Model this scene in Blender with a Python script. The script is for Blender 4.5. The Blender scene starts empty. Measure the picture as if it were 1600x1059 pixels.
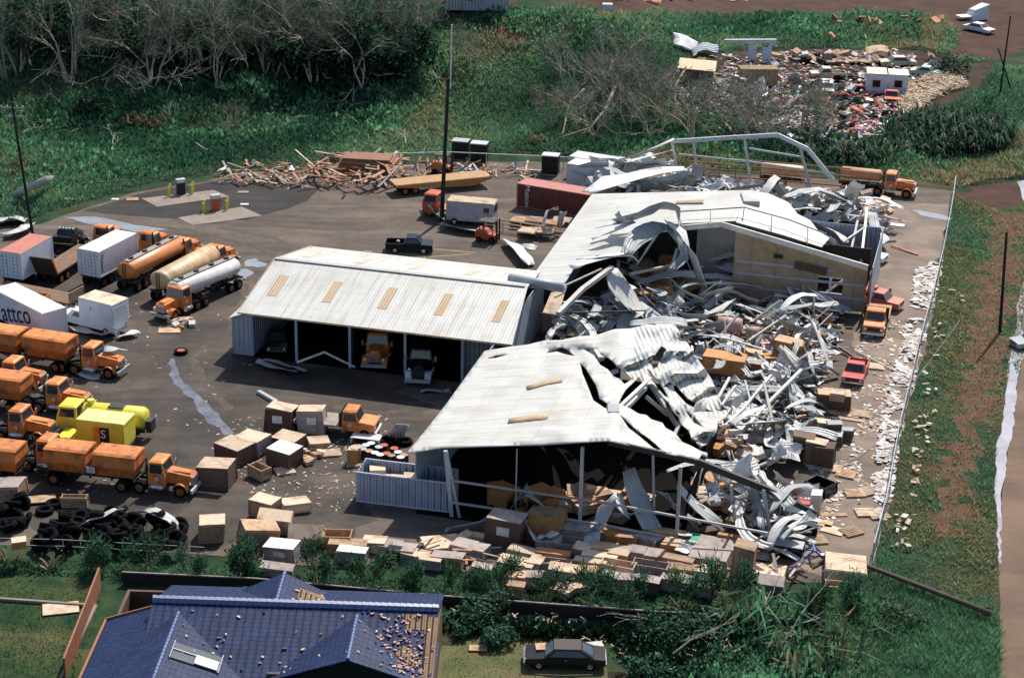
import bpy, bmesh, math, random
import numpy as np
from mathutils import Vector, Matrix, noise
SC = bpy.context.scene
COL = SC.collection
RAD = math.radians
random.seed(7); NR = np.random.RandomState(11)
# ------------------------------------------------------------ camera, sky, sun
CAM_H, PITCH, ROLL, FPX = 66.2, RAD(22.0), RAD(1.2), 3000.0
cd = bpy.data.cameras.new("Camera"); cam = bpy.data.objects.new("Camera", cd); COL.objects.link(cam)
cd.sensor_width = 36.0; cd.lens = FPX / 1600 * 36.0; cd.clip_end = 5000; cd.clip_start = 1.0
cam.matrix_world = Matrix.Translation((0, 0, CAM_H)) @ (Matrix.Rotation(math.pi / 2 - PITCH, 4, 'X') @ Matrix.Rotation(ROLL, 4, 'Z'))
SC.camera = cam
SUN_EL, SUN_AZ = RAD(51), RAD(66)      # azimuth counted from +X towards +Y (the direction the light comes from)
w = bpy.data.worlds.new("World"); SC.world = w; w.use_nodes = True
nt = w.node_tree; bg = nt.nodes['Background']
sky = nt.nodes.new('ShaderNodeTexSky'); sky.sky_type = 'NISHITA'; sky.sun_disc = False
sky.sun_elevation = SUN_EL; sky.sun_rotation = math.pi / 2 - SUN_AZ; sky.air_density = 1.0; sky.dust_density = 1.5
nt.links.new(sky.outputs[0], bg.inputs[0]); bg.inputs[1].default_value = 0.11
sl = bpy.data.lights.new("Sun", 'SUN'); sl.energy = 4.3; sl.angle = RAD(0.5); sl.color = (1, .93, .82)
so = bpy.data.objects.new("Sun", sl); COL.objects.link(so)
sd = Vector((math.cos(SUN_EL) * math.cos(SUN_AZ), math.cos(SUN_EL) * math.sin(SUN_AZ), math.sin(SUN_EL)))
so.rotation_euler = sd.to_track_quat('Z', 'Y').to_euler()
SC.view_settings.view_transform = 'Standard'; SC.view_settings.look = 'None'; SC.view_settings.exposure = 0.5
# ------------------------------------------------------------ pixel of the photo -> place in the world
def ray(px, py):
    u, v = px - 800.0, py - 529.5
    c, s = math.cos(ROLL), math.sin(ROLL)
    u, v = u * c + v * s, -u * s + v * c
    cp, sp = math.cos(PITCH), math.sin(PITCH)
    return Vector((u, FPX * cp - v * sp, -FPX * sp - v * cp))
def at(px, py, z=0.0):
    d = ray(px, py); t = (z - CAM_H) / d.z
    return Vector((d.x * t, d.y * t, z))
def sstep(a, b, x):
    t = min(1.0, max(0.0, (x - a) / (b - a))); return t * t * (3 - 2 * t)
def hill(x, y):
    """terrain height: flat yard, a green bank behind it, rolling beyond"""
    edge = 233 + 0.10 * x
    k = sstep(edge, edge + 34, y) * (1 - sstep(8, 40, x))
    h = 6.5 * k
    h += 3.2 * math.exp(-((x + 2) / 22) ** 2 - ((y - 276) / 15) ** 2)
    h += k * 0.7 * noise.noise((x * .09, y * .09, 3.0))
    h += sstep(240, 275, y) * 0.35 * noise.noise((x * .07, y * .07, 9.0))
    return max(h, 0.0) - (0.03 if h < .01 else 0)
def on(px, py, dz=0.0):
    d = ray(px, py).normalized(); t = 60.0; p = None
    while t < 700:
        p = Vector((0, 0, CAM_H)) + d * t
        if p.z <= max(hill(p.x, p.y), 0.0): break
        t += .5
    p.z += dz
    return p
OB = at(635, 708, 5.0); UA = RAD(75.6)
UV = Vector((math.cos(UA), math.sin(UA), 0)); VV = Vector((UV.y, -UV.x, 0)); VANG = UA - math.pi / 2
def bl(a, b, z=0.0):                    # warehouse coordinates: a across (west eave = 0), b away from the front gable
    p = Vector((OB.x, OB.y, 0)) + VV * a + UV * b; p.z = z; return p
def to_ab(p):
    d = Vector((p.x - OB.x, p.y - OB.y, 0)); return d.dot(VV), d.dot(UV)
def roofpt(px, py, dz=0.0):              # pixel -> the plane(s) of the warehouse's gable roof
    z = 6.0
    for _ in range(40):
        a, b = to_ab(at(px, py, z)); zz = 5 + 0.2 * (a if a < 15 else 30 - a); z += (zz - z) * .6
    return at(px, py, z + dz)
# ------------------------------------------------------------ materials
MATS = {}
def mat(name, col, rough=.6, metal=0.0, col2=None, scale=1.5, var=.25, rnd=0.0, bump=0.0, bscale=None, ribs=None, ribd=.5,
        coords='Object', grime=None, gscale=.5, gamt=.4, spec=.4, bands=None, detail=5):
    """principled material: noise between two tones, per-object tone, optional ribs along U (metres), streaky grime"""
    if name in MATS: return MATS[name]
    m = bpy.data.materials.new(name); m.use_nodes = True; t = m.node_tree; N = t.nodes; L = t.links
    b = N['Principled BSDF']; b.inputs['Roughness'].default_value = rough; b.inputs['Metallic'].default_value = metal
    b.inputs['Specular IOR Level'].default_value = spec
    tc = N.new('ShaderNodeTexCoord')
    if coords == 'World':
        g = N.new('ShaderNodeNewGeometry'); vec = g.outputs['Position']
    else: vec = tc.outputs[coords]
    nz = N.new('ShaderNodeTexNoise'); nz.inputs['Scale'].default_value = scale; nz.inputs['Detail'].default_value = detail
    nz.inputs['Roughness'].default_value = .65; L.new(vec, nz.inputs['Vector'])
    rp = N.new('ShaderNodeValToRGB'); rp.color_ramp.elements[0].position = .35; rp.color_ramp.elements[1].position = .65
    c2 = col2 if col2 else tuple(c * (1 - var) for c in col)
    rp.color_ramp.elements[0].color = (*c2, 1); rp.color_ramp.elements[1].color = (*col, 1)
    L.new(nz.outputs['Fac'], rp.inputs['Fac']); out = rp.outputs['Color']
    if grime:
        n2 = N.new('ShaderNodeTexNoise'); n2.inputs['Scale'].default_value = gscale; n2.inputs['Detail'].default_value = 6
        mp = N.new('ShaderNodeMapping'); mp.inputs['Location'].default_value = (7, 3, 1); L.new(vec, mp.inputs['Vector']); L.new(mp.outputs[0], n2.inputs['Vector'])
        r2 = N.new('ShaderNodeValToRGB'); r2.color_ramp.elements[0].position = .5; r2.color_ramp.elements[1].position = .68
        r2.color_ramp.elements[0].color = (0, 0, 0, 1); r2.color_ramp.elements[1].color = (gamt,) * 3 + (1,)
        L.new(n2.outputs['Fac'], r2.inputs['Fac'])
        mx = N.new('ShaderNodeMix'); mx.data_type = 'RGBA'; L.new(r2.outputs['Color'], mx.inputs['Factor'])
        L.new(out, mx.inputs[6]); mx.inputs[7].default_value = (*grime, 1); out = mx.outputs[2]
    if rnd:
        oi = N.new('ShaderNodeObjectInfo'); hs = N.new('ShaderNodeHueSaturation')
        mr = N.new('ShaderNodeMapRange'); mr.inputs['To Min'].default_value = 1 - rnd; mr.inputs['To Max'].default_value = 1 + rnd
        L.new(oi.outputs['Random'], mr.inputs['Value']); L.new(mr.outputs[0], hs.inputs['Value']); L.new(out, hs.inputs['Color']); out = hs.outputs['Color']
    hgt = None
    if ribs:
        sp = N.new('ShaderNodeSeparateXYZ'); L.new(tc.outputs['UV'], sp.inputs[0])
        mu = N.new('ShaderNodeMath'); mu.operation = 'MULTIPLY'; mu.inputs[1].default_value = 2 * math.pi / ribs; L.new(sp.outputs[0], mu.inputs[0])
        sn = N.new('ShaderNodeMath'); sn.operation = 'SINE'; L.new(mu.outputs[0], sn.inputs[0])
        bp = N.new('ShaderNodeBump'); bp.inputs['Strength'].default_value = ribd; bp.inputs['Distance'].default_value = ribs * .35
        L.new(sn.outputs[0], bp.inputs['Height']); hgt = bp.outputs[0]
    if bump:
        n3 = N.new('ShaderNodeTexNoise'); n3.inputs['Scale'].default_value = bscale or scale * 4; n3.inputs['Detail'].default_value = 4; L.new(vec, n3.inputs['Vector'])
        bp2 = N.new('ShaderNodeBump'); bp2.inputs['Strength'].default_value = bump; bp2.inputs['Distance'].default_value = .1
        L.new(n3.outputs['Fac'], bp2.inputs['Height'])
        if hgt: L.new(hgt, bp2.inputs['Normal'])
        hgt = bp2.outputs[0]
    L.new(out, b.inputs['Base Color'])
    if hgt: L.new(hgt, b.inputs['Normal'])
    MATS[name] = m; return m
ORANGE = mat('orange_paint', (.66, .23, .055), .42, col2=(.58, .18, .04), grime=(.17, .075, .035), gamt=.75, gscale=1.4, rnd=.16)
ORANGE_R = mat('red_orange_paint', (.55, .10, .04), .42, grime=(.25, .08, .04), rnd=.1)
HOPPER = mat('rusty_orange_paint', (.58, .19, .045), .6, col2=(.46, .13, .03), grime=(.13, .045, .02), gamt=.8, gscale=.9, bump=.2)
YELLOW = mat('yellow_paint', (.72, .62, .06), .45, col2=(.62, .52, .05))
WHITE = mat('white_paint', (.66, .67, .68), .5, col2=(.60, .61, .62), grime=(.42, .36, .30), gamt=.35, gscale=.8, rnd=.05)
WHITE_B = mat('bluish_white_paint', (.62, .68, .76), .5, col2=(.56, .62, .70), grime=(.4, .36, .3), gamt=.3)
REDTOP = mat('red_oxide_paint', (.45, .17, .12), .65, col2=(.38, .13, .10))
BLACK = mat('black_paint', (.008, .009, .012), .25, rnd=.1, spec=.28)
DARK = mat('dark_steel', (.025, .024, .024), .6, rnd=.2)
TYRE = mat('tyre_rubber', (.007, .007, .008), .95, scale=6, spec=.1)
GLASS = mat('window_glass', (.03, .04, .052), .1, spec=.7)
CHROME = mat('chrome', (.6, .6, .62), .25, metal=.9)
LAMP = mat('lamp_glass', (.75, .74, .7), .2)
RED_P = mat('red_car_paint', (.50, .07, .06), .35)
SALMON = mat('salmon_car_paint', (.58, .15, .10), .4)
BEIGE = mat('beige_car_paint', (.62, .54, .38), .4)
MAROON = mat('maroon_container_paint', (.16, .045, .035), .6, col2=(.13, .036, .03), ribs=.28, ribd=.8)
MAROON_T = mat('faded_maroon_top', (.42, .16, .14), .7, col2=(.36, .13, .11))
ROOF = mat('pale_roof_metal', (.53, .54, .52), .5, col2=(.48, .49, .47), scale=.7, ribs=.3, ribd=.09, grime=(.42, .38, .32), gscale=.3, gamt=.45, spec=.3)
def aged(m):
    t = m.node_tree; N = t.nodes; L = t.links; pb = N['Principled BSDF']; src = pb.inputs['Base Color'].links[0].from_socket; tc = N.new('ShaderNodeTexCoord')
    mp = N.new('ShaderNodeMapping'); mp.inputs['Scale'].default_value = (2.2, .16, 1); L.new(tc.outputs['UV'], mp.inputs['Vector']); nz = N.new('ShaderNodeTexNoise'); nz.inputs['Scale'].default_value = 1; nz.inputs['Detail'].default_value = 6; L.new(mp.outputs[0], nz.inputs['Vector'])
    rp = N.new('ShaderNodeValToRGB'); rp.color_ramp.elements[0].position = .46; rp.color_ramp.elements[1].position = .72; rp.color_ramp.elements[0].color = (1, 1, 1, 1); rp.color_ramp.elements[1].color = (.80, .74, .66, 1); L.new(nz.outputs['Fac'], rp.inputs[0])
    sp = N.new('ShaderNodeSeparateXYZ'); L.new(tc.outputs['UV'], sp.inputs[0]); out = rp.outputs[0]
    for ax, per, wd, dk in ((1, 3.1, .03, .80), (0, .9, .05, .94)):
        a = N.new('ShaderNodeMath'); a.operation = 'PINGPONG'; a.inputs[1].default_value = per / 2; L.new(sp.outputs[ax], a.inputs[0]); c = N.new('ShaderNodeMath'); c.operation = 'LESS_THAN'; c.inputs[1].default_value = wd; L.new(a.outputs[0], c.inputs[0])
        mx = N.new('ShaderNodeMix'); mx.data_type = 'RGBA'; mx.blend_type = 'MULTIPLY'; L.new(c.outputs[0], mx.inputs['Factor']); L.new(out, mx.inputs[6]); mx.inputs[7].default_value = (dk, dk, dk, 1); out = mx.outputs[2]
    m2 = N.new('ShaderNodeMix'); m2.data_type = 'RGBA'; m2.blend_type = 'MULTIPLY'; m2.inputs['Factor'].default_value = 1; L.new(src, m2.inputs[6]); L.new(out, m2.inputs[7]); L.new(m2.outputs[2], pb.inputs['Base Color'])
aged(ROOF)
SHEET = mat('pale_sheet_metal', (.54, .55, .545), .45, col2=(.50, .51, .51), scale=1.2, ribs=.3, ribd=.3, grime=(.33, .28, .23), gscale=.7, gamt=.55, rnd=.25, spec=.35)
SHEET_G = mat('grey_sheet_metal', (.36, .39, .40), .45, col2=(.30, .33, .35), scale=1.2, ribs=.3, ribd=.35, rnd=.2)
WALLM = mat('blue_grey_wall_metal', (.40, .46, .55), .55, col2=(.36, .42, .50), ribs=.45, ribd=.8, grime=(.22, .20, .19), gscale=.7)
GALV = mat('galvanised_steel', (.42, .45, .47), .45, metal=.25, col2=(.34, .36, .38), rnd=.2)
BEAM = mat('pale_steel_beam', (.58, .57, .53), .5, col2=(.46, .45, .42), rnd=.25, grime=(.32, .2, .12), gamt=.4)
SKYL = mat('tan_skylight_panel', (.50, .36, .22), .5, col2=(.43, .30, .17), ribs=.25, ribd=.6)
PLY = mat('plywood', (.47, .31, .19), .75, col2=(.37, .23, .13), scale=2.5, rnd=.28, grime=(.16, .10, .07), gscale=1.1, gamt=.8)
PLY_L = mat('pale_plywood', (.60, .46, .34), .75, col2=(.50, .37, .26), scale=2.5, rnd=.22, grime=(.28, .19, .13), gscale=1.0, gamt=.8)
PLY_O = mat('orange_plywood', (.50, .24, .08), .7, col2=(.42, .19, .06), scale=2.5, rnd=.15, grime=(.2, .1, .05), gscale=1.5)
PLY_G = mat('weathered_grey_wood', (.38, .32, .30), .8, col2=(.29, .24, .22), scale=2.5, rnd=.2, grime=(.14, .11, .1), gscale=1.4, gamt=.6)
PLY_D = mat('dark_brown_wood', (.14, .085, .055), .8, col2=(.09, .055, .04), scale=2.5, rnd=.3)
WOOD_R = mat('reddish_lumber', (.36, .17, .10), .75, col2=(.26, .115, .07), scale=2, rnd=.3)
PAPER = mat('white_label_paper', (.75, .74, .72), .7)
CREAM = mat('pale_gravelly_plastic', (.66, .62, .56), .7, rnd=.2)
PINKW = mat('pinkish_scrap', (.62, .40, .32), .7, rnd=.3)
GREENC = mat('teal_green_paint', (.04, .30, .20), .6)
BLUEP = mat('blue_paint', (.03, .09, .35), .5)
MAGENTA = mat('pink_plastic', (.62, .16, .28), .6, rnd=.2)
CONC = mat('concrete', (.25, .205, .17), .85, col2=(.18, .15, .125), scale=.6, coords='World', bump=.2, bscale=6)
RUST = mat('rusty_steel', (.30, .12, .05), .8, col2=(.2, .08, .04), scale=3)
TANKTAN = mat('rust_stained_tank', (.56, .40, .24), .5, col2=(.46, .27, .12), scale=.8, grime=(.3, .15, .07), gscale=.9)
TANPANEL = mat('tan_board_panel', (.38, .27, .155), .75, col2=(.29, .20, .11), scale=1.2, grime=(.33, .30, .31), gscale=.6, gamt=.7)
BARK = mat('pale_bark', (.50, .43, .34), .9, col2=(.30, .25, .19), scale=2, rnd=.25)
BARK_T = mat('tan_bark', (.38, .25, .14), .9, col2=(.24, .15, .08), scale=3, rnd=.2)
BARK_D = mat('dark_bark', (.06, .05, .045), .9, col2=(.03, .026, .024), scale=2)
TWIG = mat('grey_twigs', (.30, .265, .21), .9, rnd=.25)
POLE = mat('creosoted_pole', (.016, .014, .014), .85)
def leafmat(n, c, rnd=.2):
    if n in MATS: return MATS[n]
    m = mat(n, c, .6, scale=.6, var=.4, rnd=rnd, spec=.25); t = m.node_tree; b = t.nodes['Principled BSDF']; o = t.nodes['Material Output']
    tr = t.nodes.new('ShaderNodeBsdfTranslucent'); mx = t.nodes.new('ShaderNodeMixShader'); mx.inputs[0].default_value = .55
    t.links.new(b.inputs['Base Color'].links[0].from_socket, tr.inputs['Color']); t.links.new(b.outputs[0], mx.inputs[1]); t.links.new(tr.outputs[0], mx.inputs[2]); t.links.new(mx.outputs[0], o.inputs['Surface']); return m
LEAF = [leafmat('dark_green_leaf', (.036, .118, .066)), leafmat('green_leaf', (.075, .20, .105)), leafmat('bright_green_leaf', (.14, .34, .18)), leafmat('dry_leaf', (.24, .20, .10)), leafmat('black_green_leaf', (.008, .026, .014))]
# ------------------------------------------------------------ mesh helper
class MB:
    def __init__(s): s.v = []; s.f = []; s.mi = []; s.m = 0; s.uv = {}
    def add(s, vs, fs):
        o = len(s.v); s.v += [tuple(p) for p in vs]
        for f in fs: s.f.append(tuple(i + o for i in f)); s.mi.append(s.m)
    def hexa(s, p):      # 4 bottom ccw, 4 top ccw
        s.add(p, [(3, 2, 1, 0), (4, 5, 6, 7), (0, 1, 5, 4), (1, 2, 6, 5), (2, 3, 7, 6), (3, 0, 4, 7)]); return s
    def box(s, x0, x1, y0, y1, z0, z1, tx=0, ty=0, M=None):
        p = [(x0, y0, z0), (x1, y0, z0), (x1, y1, z0), (x0, y1, z0), (x0 + tx, y0 + ty, z1), (x1 - tx, y0 + ty, z1), (x1 - tx, y1 - ty, z1), (x0 + tx, y1 - ty, z1)]
        if M: p = [tuple(M @ Vector(q)) for q in p]
        return s.hexa(p)
    def prism(s, prof, y0, y1, inset=None):   # profile [(x,z)] counter-clockwise seen from -y, run along y
        n = len(prof); a = [(x, y0, z) for x, z in prof]; b = [(x, y1, z) for x, z in prof]
        s.add(a + b, [tuple(range(n)), tuple(range(2 * n - 1, n - 1, -1))] + [(i, i + n, (i + 1) % n + n, (i + 1) % n) for i in range(n)]); return s
    def cyl(s, p0, p1, r0, r1=None, n=8, caps=True):
        return s.tube([p0, p1], [r0, r0 if r1 is None else r1], n, caps)
    def tube(s, pts, rad, n=6, caps=True):
        pts = [Vector(p) for p in pts]; rings = []; vs = []
        for i, p in enumerate(pts):
            d = (pts[min(i + 1, len(pts) - 1)] - pts[max(i - 1, 0)]); d = d.normalized() if d.length > 1e-6 else Vector((0, 0, 1))
            a = d.cross(Vector((0, 0, 1))); a = a.normalized() if a.length > 1e-3 else Vector((1, 0, 0)); b = d.cross(a)
            r = rad[i] if isinstance(rad, (list, tuple)) else rad
            vs += [p + a * (r * math.cos(k * 2 * math.pi / n)) + b * (r * math.sin(k * 2 * math.pi / n)) for k in range(n)]
        fs = [(i * n + k, i * n + (k + 1) % n, (i + 1) * n + (k + 1) % n, (i + 1) * n + k) for i in range(len(pts) - 1) for k in range(n)]
        if caps: fs += [tuple(range(n - 1, -1, -1)), tuple((len(pts) - 1) * n + k for k in range(n))]
        s.add(vs, fs); return s
    def bar(s, p0, p1, w, h):   # rectangular bar
        p0, p1 = Vector(p0), Vector(p1); d = (p1 - p0).normalized(); a = d.cross(Vector((0, 0, 1)))
        a = a.normalized() if a.length > 1e-3 else Vector((1, 0, 0)); b = a.cross(d)
        q = lambda p: [p - a * w / 2 - b * h / 2, p + a * w / 2 - b * h / 2, p + a * w / 2 + b * h / 2, p - a * w / 2 + b * h / 2]
        s.add(q(p0) + q(p1), [(0, 1, 2, 3), (7, 6, 5, 4), (0, 4, 5, 1), (1, 5, 6, 2), (2, 6, 7, 3), (3, 7, 4, 0)]); return s
    def lathe(s, axis, c, prof, n=12):  # prof [(along, r)] about 'x','y' or 'z' through c
        vs = []
        for al, r in prof:
            for k in range(n):
                ca, sa = r * math.cos(2 * math.pi * k / n), r * math.sin(2 * math.pi * k / n)
                d = {'x': (al, ca, sa), 'y': (sa, al, ca), 'z': (ca, sa, al)}[axis]
                vs.append((c[0] + d[0], c[1] + d[1], c[2] + d[2]))
        m = len(prof)
        fs = [(i * n + k, i * n + (k + 1) % n, (i + 1) * n + (k + 1) % n, (i + 1) * n + k) for i in range(m - 1) for k in range(n)]
        fs += [tuple(range(n - 1, -1, -1)), tuple((m - 1) * n + k for k in range(n))]
        s.add(vs, fs); return s
    def quad(s, *p): s.add(p, [tuple(range(len(p)))]); return s
    def mesh(s, name, mats, smooth=False):
        me = bpy.data.meshes.new(name); me.from_pydata(s.v, [], s.f)
        for m in (mats if isinstance(mats, (list, tuple)) else [mats]): me.materials.append(m)
        me.polygons.foreach_set('material_index', s.mi)
        if smooth: k = getattr(s, 'nsm', len(s.f)); me.polygons.foreach_set('use_smooth', [True] * k + [False] * (len(s.f) - k))
        me.update(); return me
def tag(o, label=None, cat=None, group=None, kind=None):
    if label: o['label'] = label
    if cat: o['category'] = cat
    if group: o['group'] = group
    if kind: o['kind'] = kind
    return o
def T(name, label, cat, loc=(0, 0, 0), rz=0.0, group=None):
    o = bpy.data.objects.new(name, None); COL.objects.link(o); o.empty_display_size = .3
    o.location = loc; o.rotation_euler = (0, 0, rz); return tag(o, label, cat, group)
def P(name, mb, mats, parent=None, smooth=False, loc=None):
    o = bpy.data.objects.new(name, mb if isinstance(mb, bpy.types.Mesh) else mb.mesh(name, mats, smooth)); COL.objects.link(o)
    if parent is not None: o.parent = parent
    if loc is not None: o.location = loc
    return o
def S(name, mb, mats, smooth=False): return tag(P(name, mb, mats, None, smooth), kind='structure')
def ONE(name, mb, mats, label, cat, group=None, loc=None, rz=0, smooth=False):
    o = P(name, mb, mats, None, smooth, loc); o.rotation_euler = (0, 0, rz); return tag(o, label, cat, group)
def kids(o): return [c for c in COL.objects if c.parent == o]
KC = {}
def dup(root, loc, rz=None, label=None, group=None, scale=None, rot=None):
    if root.name not in KC:
        KC[root.name] = [(c, list(c.children)) for c in root.children]
    r = root.copy(); COL.objects.link(r); r.location = loc
    if rot is not None: r.rotation_euler = rot
    elif rz is not None: r.rotation_euler = (0, 0, rz)
    if scale is not None: r.scale = (scale,) * 3 if not isinstance(scale, (tuple, list)) else scale
    if label: r['label'] = label
    if group: r['group'] = group
    for c, gs in KC[root.name]:
        cc = c.copy(); COL.objects.link(cc); cc.parent = r
        for g in gs:
            gg = g.copy(); COL.objects.link(gg); gg.parent = cc
    return r
def uvproj(me, fu):
    """UV in metres from a function of the vertex position"""
    uv = me.uv_layers.new(name='UVMap'); co = [fu(v.co) for v in me.vertices]
    for l in me.loops: uv.data[l.index].uv = co[l.vertex_index]
def grid_sheet(rows, sub=3, thick=.04, ribs_along='row', jit=0.0, seed=0):
    """surface through a grid of points (Catmull-Rom), with thickness; U in metres runs down the rows (ribs parallel to a row) or across"""
    R = [[Vector(p) for p in r] for r in rows]
    def cr(p0, p1, p2, p3, t):
        return 0.5 * ((2 * p1) + (p2 - p0) * t + (2 * p0 - 5 * p1 + 4 * p2 - p3) * t * t + (3 * p1 - p0 - 3 * p2 + p3) * t ** 3)
    def up(lst):
        n = len(lst); o = []
        for i in range(n - 1):
            p0 = lst[i - 1] if i else 2 * lst[0] - lst[1]; p3 = lst[i + 2] if i + 2 < n else 2 * lst[n - 1] - lst[n - 2]
            for k in range(sub): o.append(cr(p0, lst[i], lst[i + 1], p3, k / sub))
        o.append(lst[-1].copy()); return o
    A = [up(r) for r in R]; A = list(map(list, zip(*[up(list(c)) for c in zip(*A)])))
    nr, nc = len(A), len(A[0])
    if jit:
        for i in range(nr):
            for j in range(nc): A[i][j] = A[i][j] + Vector(noise.noise_vector(A[i][j] * .9 + Vector((seed, 0, 0)))) * jit
    V = [p for r in A for p in r]; NN = []
    for i in range(nr):
        for j in range(nc):
            a = A[min(i + 1, nr - 1)][j] - A[max(i - 1, 0)][j]; b = A[i][min(j + 1, nc - 1)] - A[i][max(j - 1, 0)]
            n = b.cross(a); n = n.normalized() if n.length > 1e-6 else Vector((0, 0, 1)); NN.append(n)
    mb = MB(); n = nr * nc
    F = []
    for i in range(nr - 1):
        for j in range(nc - 1):
            q = (i * nc + j, i * nc + j + 1, (i + 1) * nc + j + 1, (i + 1) * nc + j); F.append(q); F.append(tuple(x + n for x in reversed(q)))
    bd = [j for j in range(nc)] + [i * nc + nc - 1 for i in range(1, nr)] + [(nr - 1) * nc + j for j in range(nc - 2, -1, -1)] + [i * nc for i in range(nr - 2, 0, -1)]
    for k in range(len(bd)):
        a, b = bd[k], bd[(k + 1) % len(bd)]; F.append((b, a, a + n, b + n))
    mb.add([p for p in V] + [p - q * thick for p, q in zip(V, NN)], F)
    # metric UV
    U = np.zeros((nr, nc)); W = np.zeros((nr, nc))
    for i in range(1, nr):
        for j in range(nc): U[i, j] = U[i - 1, j] + (A[i][j] - A[i - 1][j]).length
    U = np.tile(U.mean(axis=1)[:, None], (1, nc))
    for j in range(1, nc):
        for i in range(nr): W[i, j] = W[i, j - 1] + (A[i][j] - A[i][j - 1]).length
    W = np.tile(W.mean(axis=0)[None, :], (nr, 1))
    uu, ww = (U, W) if ribs_along == 'row' else (W, U)
    mb.nsm = 2 * (nr - 1) * (nc - 1)
    return mb, np.concatenate([np.stack([uu.ravel(), ww.ravel()], 1)] * 2)
def PS(name, rows, m, parent=None, **kw):
    mb, uv = grid_sheet(rows, **kw); me = mb.mesh(name, m, True)
    l = me.uv_layers.new(name='UVMap'); li = np.zeros(len(me.loops), dtype=np.int32); me.loops.foreach_get('vertex_index', li)
    l.data.foreach_set('uv', uv[li].astype(np.float32).ravel()); return P(name, me, None, parent)
def pz(rows): return [[at(*p) for p in r] for r in rows]
def text_mesh(s, size, m, extrude=.01):
    cu = bpy.data.curves.new('lettering', 'FONT'); cu.body = s; cu.size = size; cu.extrude = extrude; cu.align_x = 'CENTER'; cu.align_y = 'CENTER'
    o = bpy.data.objects.new('lettering', cu); COL.objects.link(o)
    dg = bpy.context.evaluated_depsgraph_get(); me = bpy.data.meshes.new_from_object(o.evaluated_get(dg)); bpy.data.objects.remove(o)
    me.materials.clear(); me.materials.append(m); me.name = 'lettering'; return me
ORD = ['first', 'second', 'third', 'fourth', 'fifth', 'sixth', 'seventh', 'eighth', 'ninth', 'tenth', 'eleventh', 'twelfth', 'thirteenth', 'fourteenth', 'fifteenth', 'sixteenth', 'seventeenth', 'eighteenth', 'nineteenth', 'twentieth', 'twenty-first', 'twenty-second', 'twenty-third', 'twenty-fourth', 'twenty-fifth', 'twenty-sixth', 'twenty-seventh', 'twenty-eighth', 'twenty-ninth', 'thirtieth']
# ------------------------------------------------------------ ground
def project(X, Y, Z):
    """arrays of world points -> photo pixels"""
    cp, sp = math.cos(PITCH), math.sin(PITCH); zz = Z - CAM_H
    dep = Y * cp - zz * sp; up = Y * sp + zz * cp
    u = FPX * X / dep; v = -FPX * up / dep; c, s = math.cos(ROLL), math.sin(ROLL)
    return 800 + u * c - v * s, 529.5 + u * s + v * c
def inpoly(x, y, poly):
    x = np.asarray(x); y = np.asarray(y); r = np.zeros(x.shape, bool); n = len(poly)
    for i in range(n):
        x0, y0 = poly[i]; x1, y1 = poly[(i + 1) % n]
        if y0 == y1: continue
        r ^= ((y0 > y) != (y1 > y)) & (x < (x1 - x0) * (y - y0) / (y1 - y0) + x0)
    return r
Z_TOPROAD = [(860, -60), (900, 12), (960, 17), (1050, 22), (1200, 26), (1380, 17), (1480, 30), (1500, 60), (1480, 95), (1560, 92), (1620, 75), (1620, -60)]
Z_LEFTPATH = [(-200, -80), (-200, 12), (60, 10), (130, 4), (400, -5), (400, -80)]
Z_KNOLL = [(722, 38), (760, 30), (800, 44), (826, 62), (800, 66), (760, 50)]
Z_MIDROAD = [(560, 2), (700, 12), (790, 14), (800, 4), (700, -60), (560, -60)]
Z_SALV = [(1030, 120), (1060, 95), (1150, 80), (1290, 76), (1440, 78), (1500, 100), (1560, 95), (1545, 120), (1530, 140), (1460, 180), (1410, 215), (1300, 215), (1180, 200), (1060, 170)]
Z_LAWN_L = [(-80, 905), (150, 905), (165, 925), (100, 1100), (-80, 1100)]
Z_LAWN_C = [(690, 985), (800, 1000), (960, 1010), (985, 1040), (990, 1120), (690, 1120)]
Z_SOIL = [(985, 960), (1110, 1000), (1290, 1010), (1330, 1040), (1320, 1120), (985, 1120)]
Z_DRIVE = [(1380, 285), (1440, 292), (1500, 296), (1592, 283), (1700, 275), (1700, 320), (1600, 318), (1560, 326), (1500, 318), (1480, 310), (1380, 318)]
Z_TRACK = [(1548, 325), (1612, 330), (1598, 420), (1580, 520), (1556, 620), (1538, 700), (1518, 790), (1490, 860), (1462, 860), (1466, 760), (1486, 660), (1510, 560), (1528, 440)]
Z_YARD = [(-150, 360), (40, 352), (60, 352), (130, 326), (215, 300), (330, 279), (400, 268), (480, 272), (600, 258), (720, 252), (880, 254), (1010, 268), (1380, 282), (1490, 300), (1480, 345), (1455, 500), (1430, 600), (1402, 700), (1385, 800), (1365, 885), (1300, 910), (1100, 905), (900, 915), (700, 890), (450, 880), (300, 866), (0, 850), (-150, 846)]
ZONES = [(1, Z_TOPROAD), (1, Z_LEFTPATH), (5, Z_KNOLL), (1, Z_MIDROAD), (2, Z_SALV), (3, Z_LAWN_L), (6, Z_LAWN_C), (4, Z_SOIL), (1, Z_DRIVE), (5, Z_TRACK)]
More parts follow.
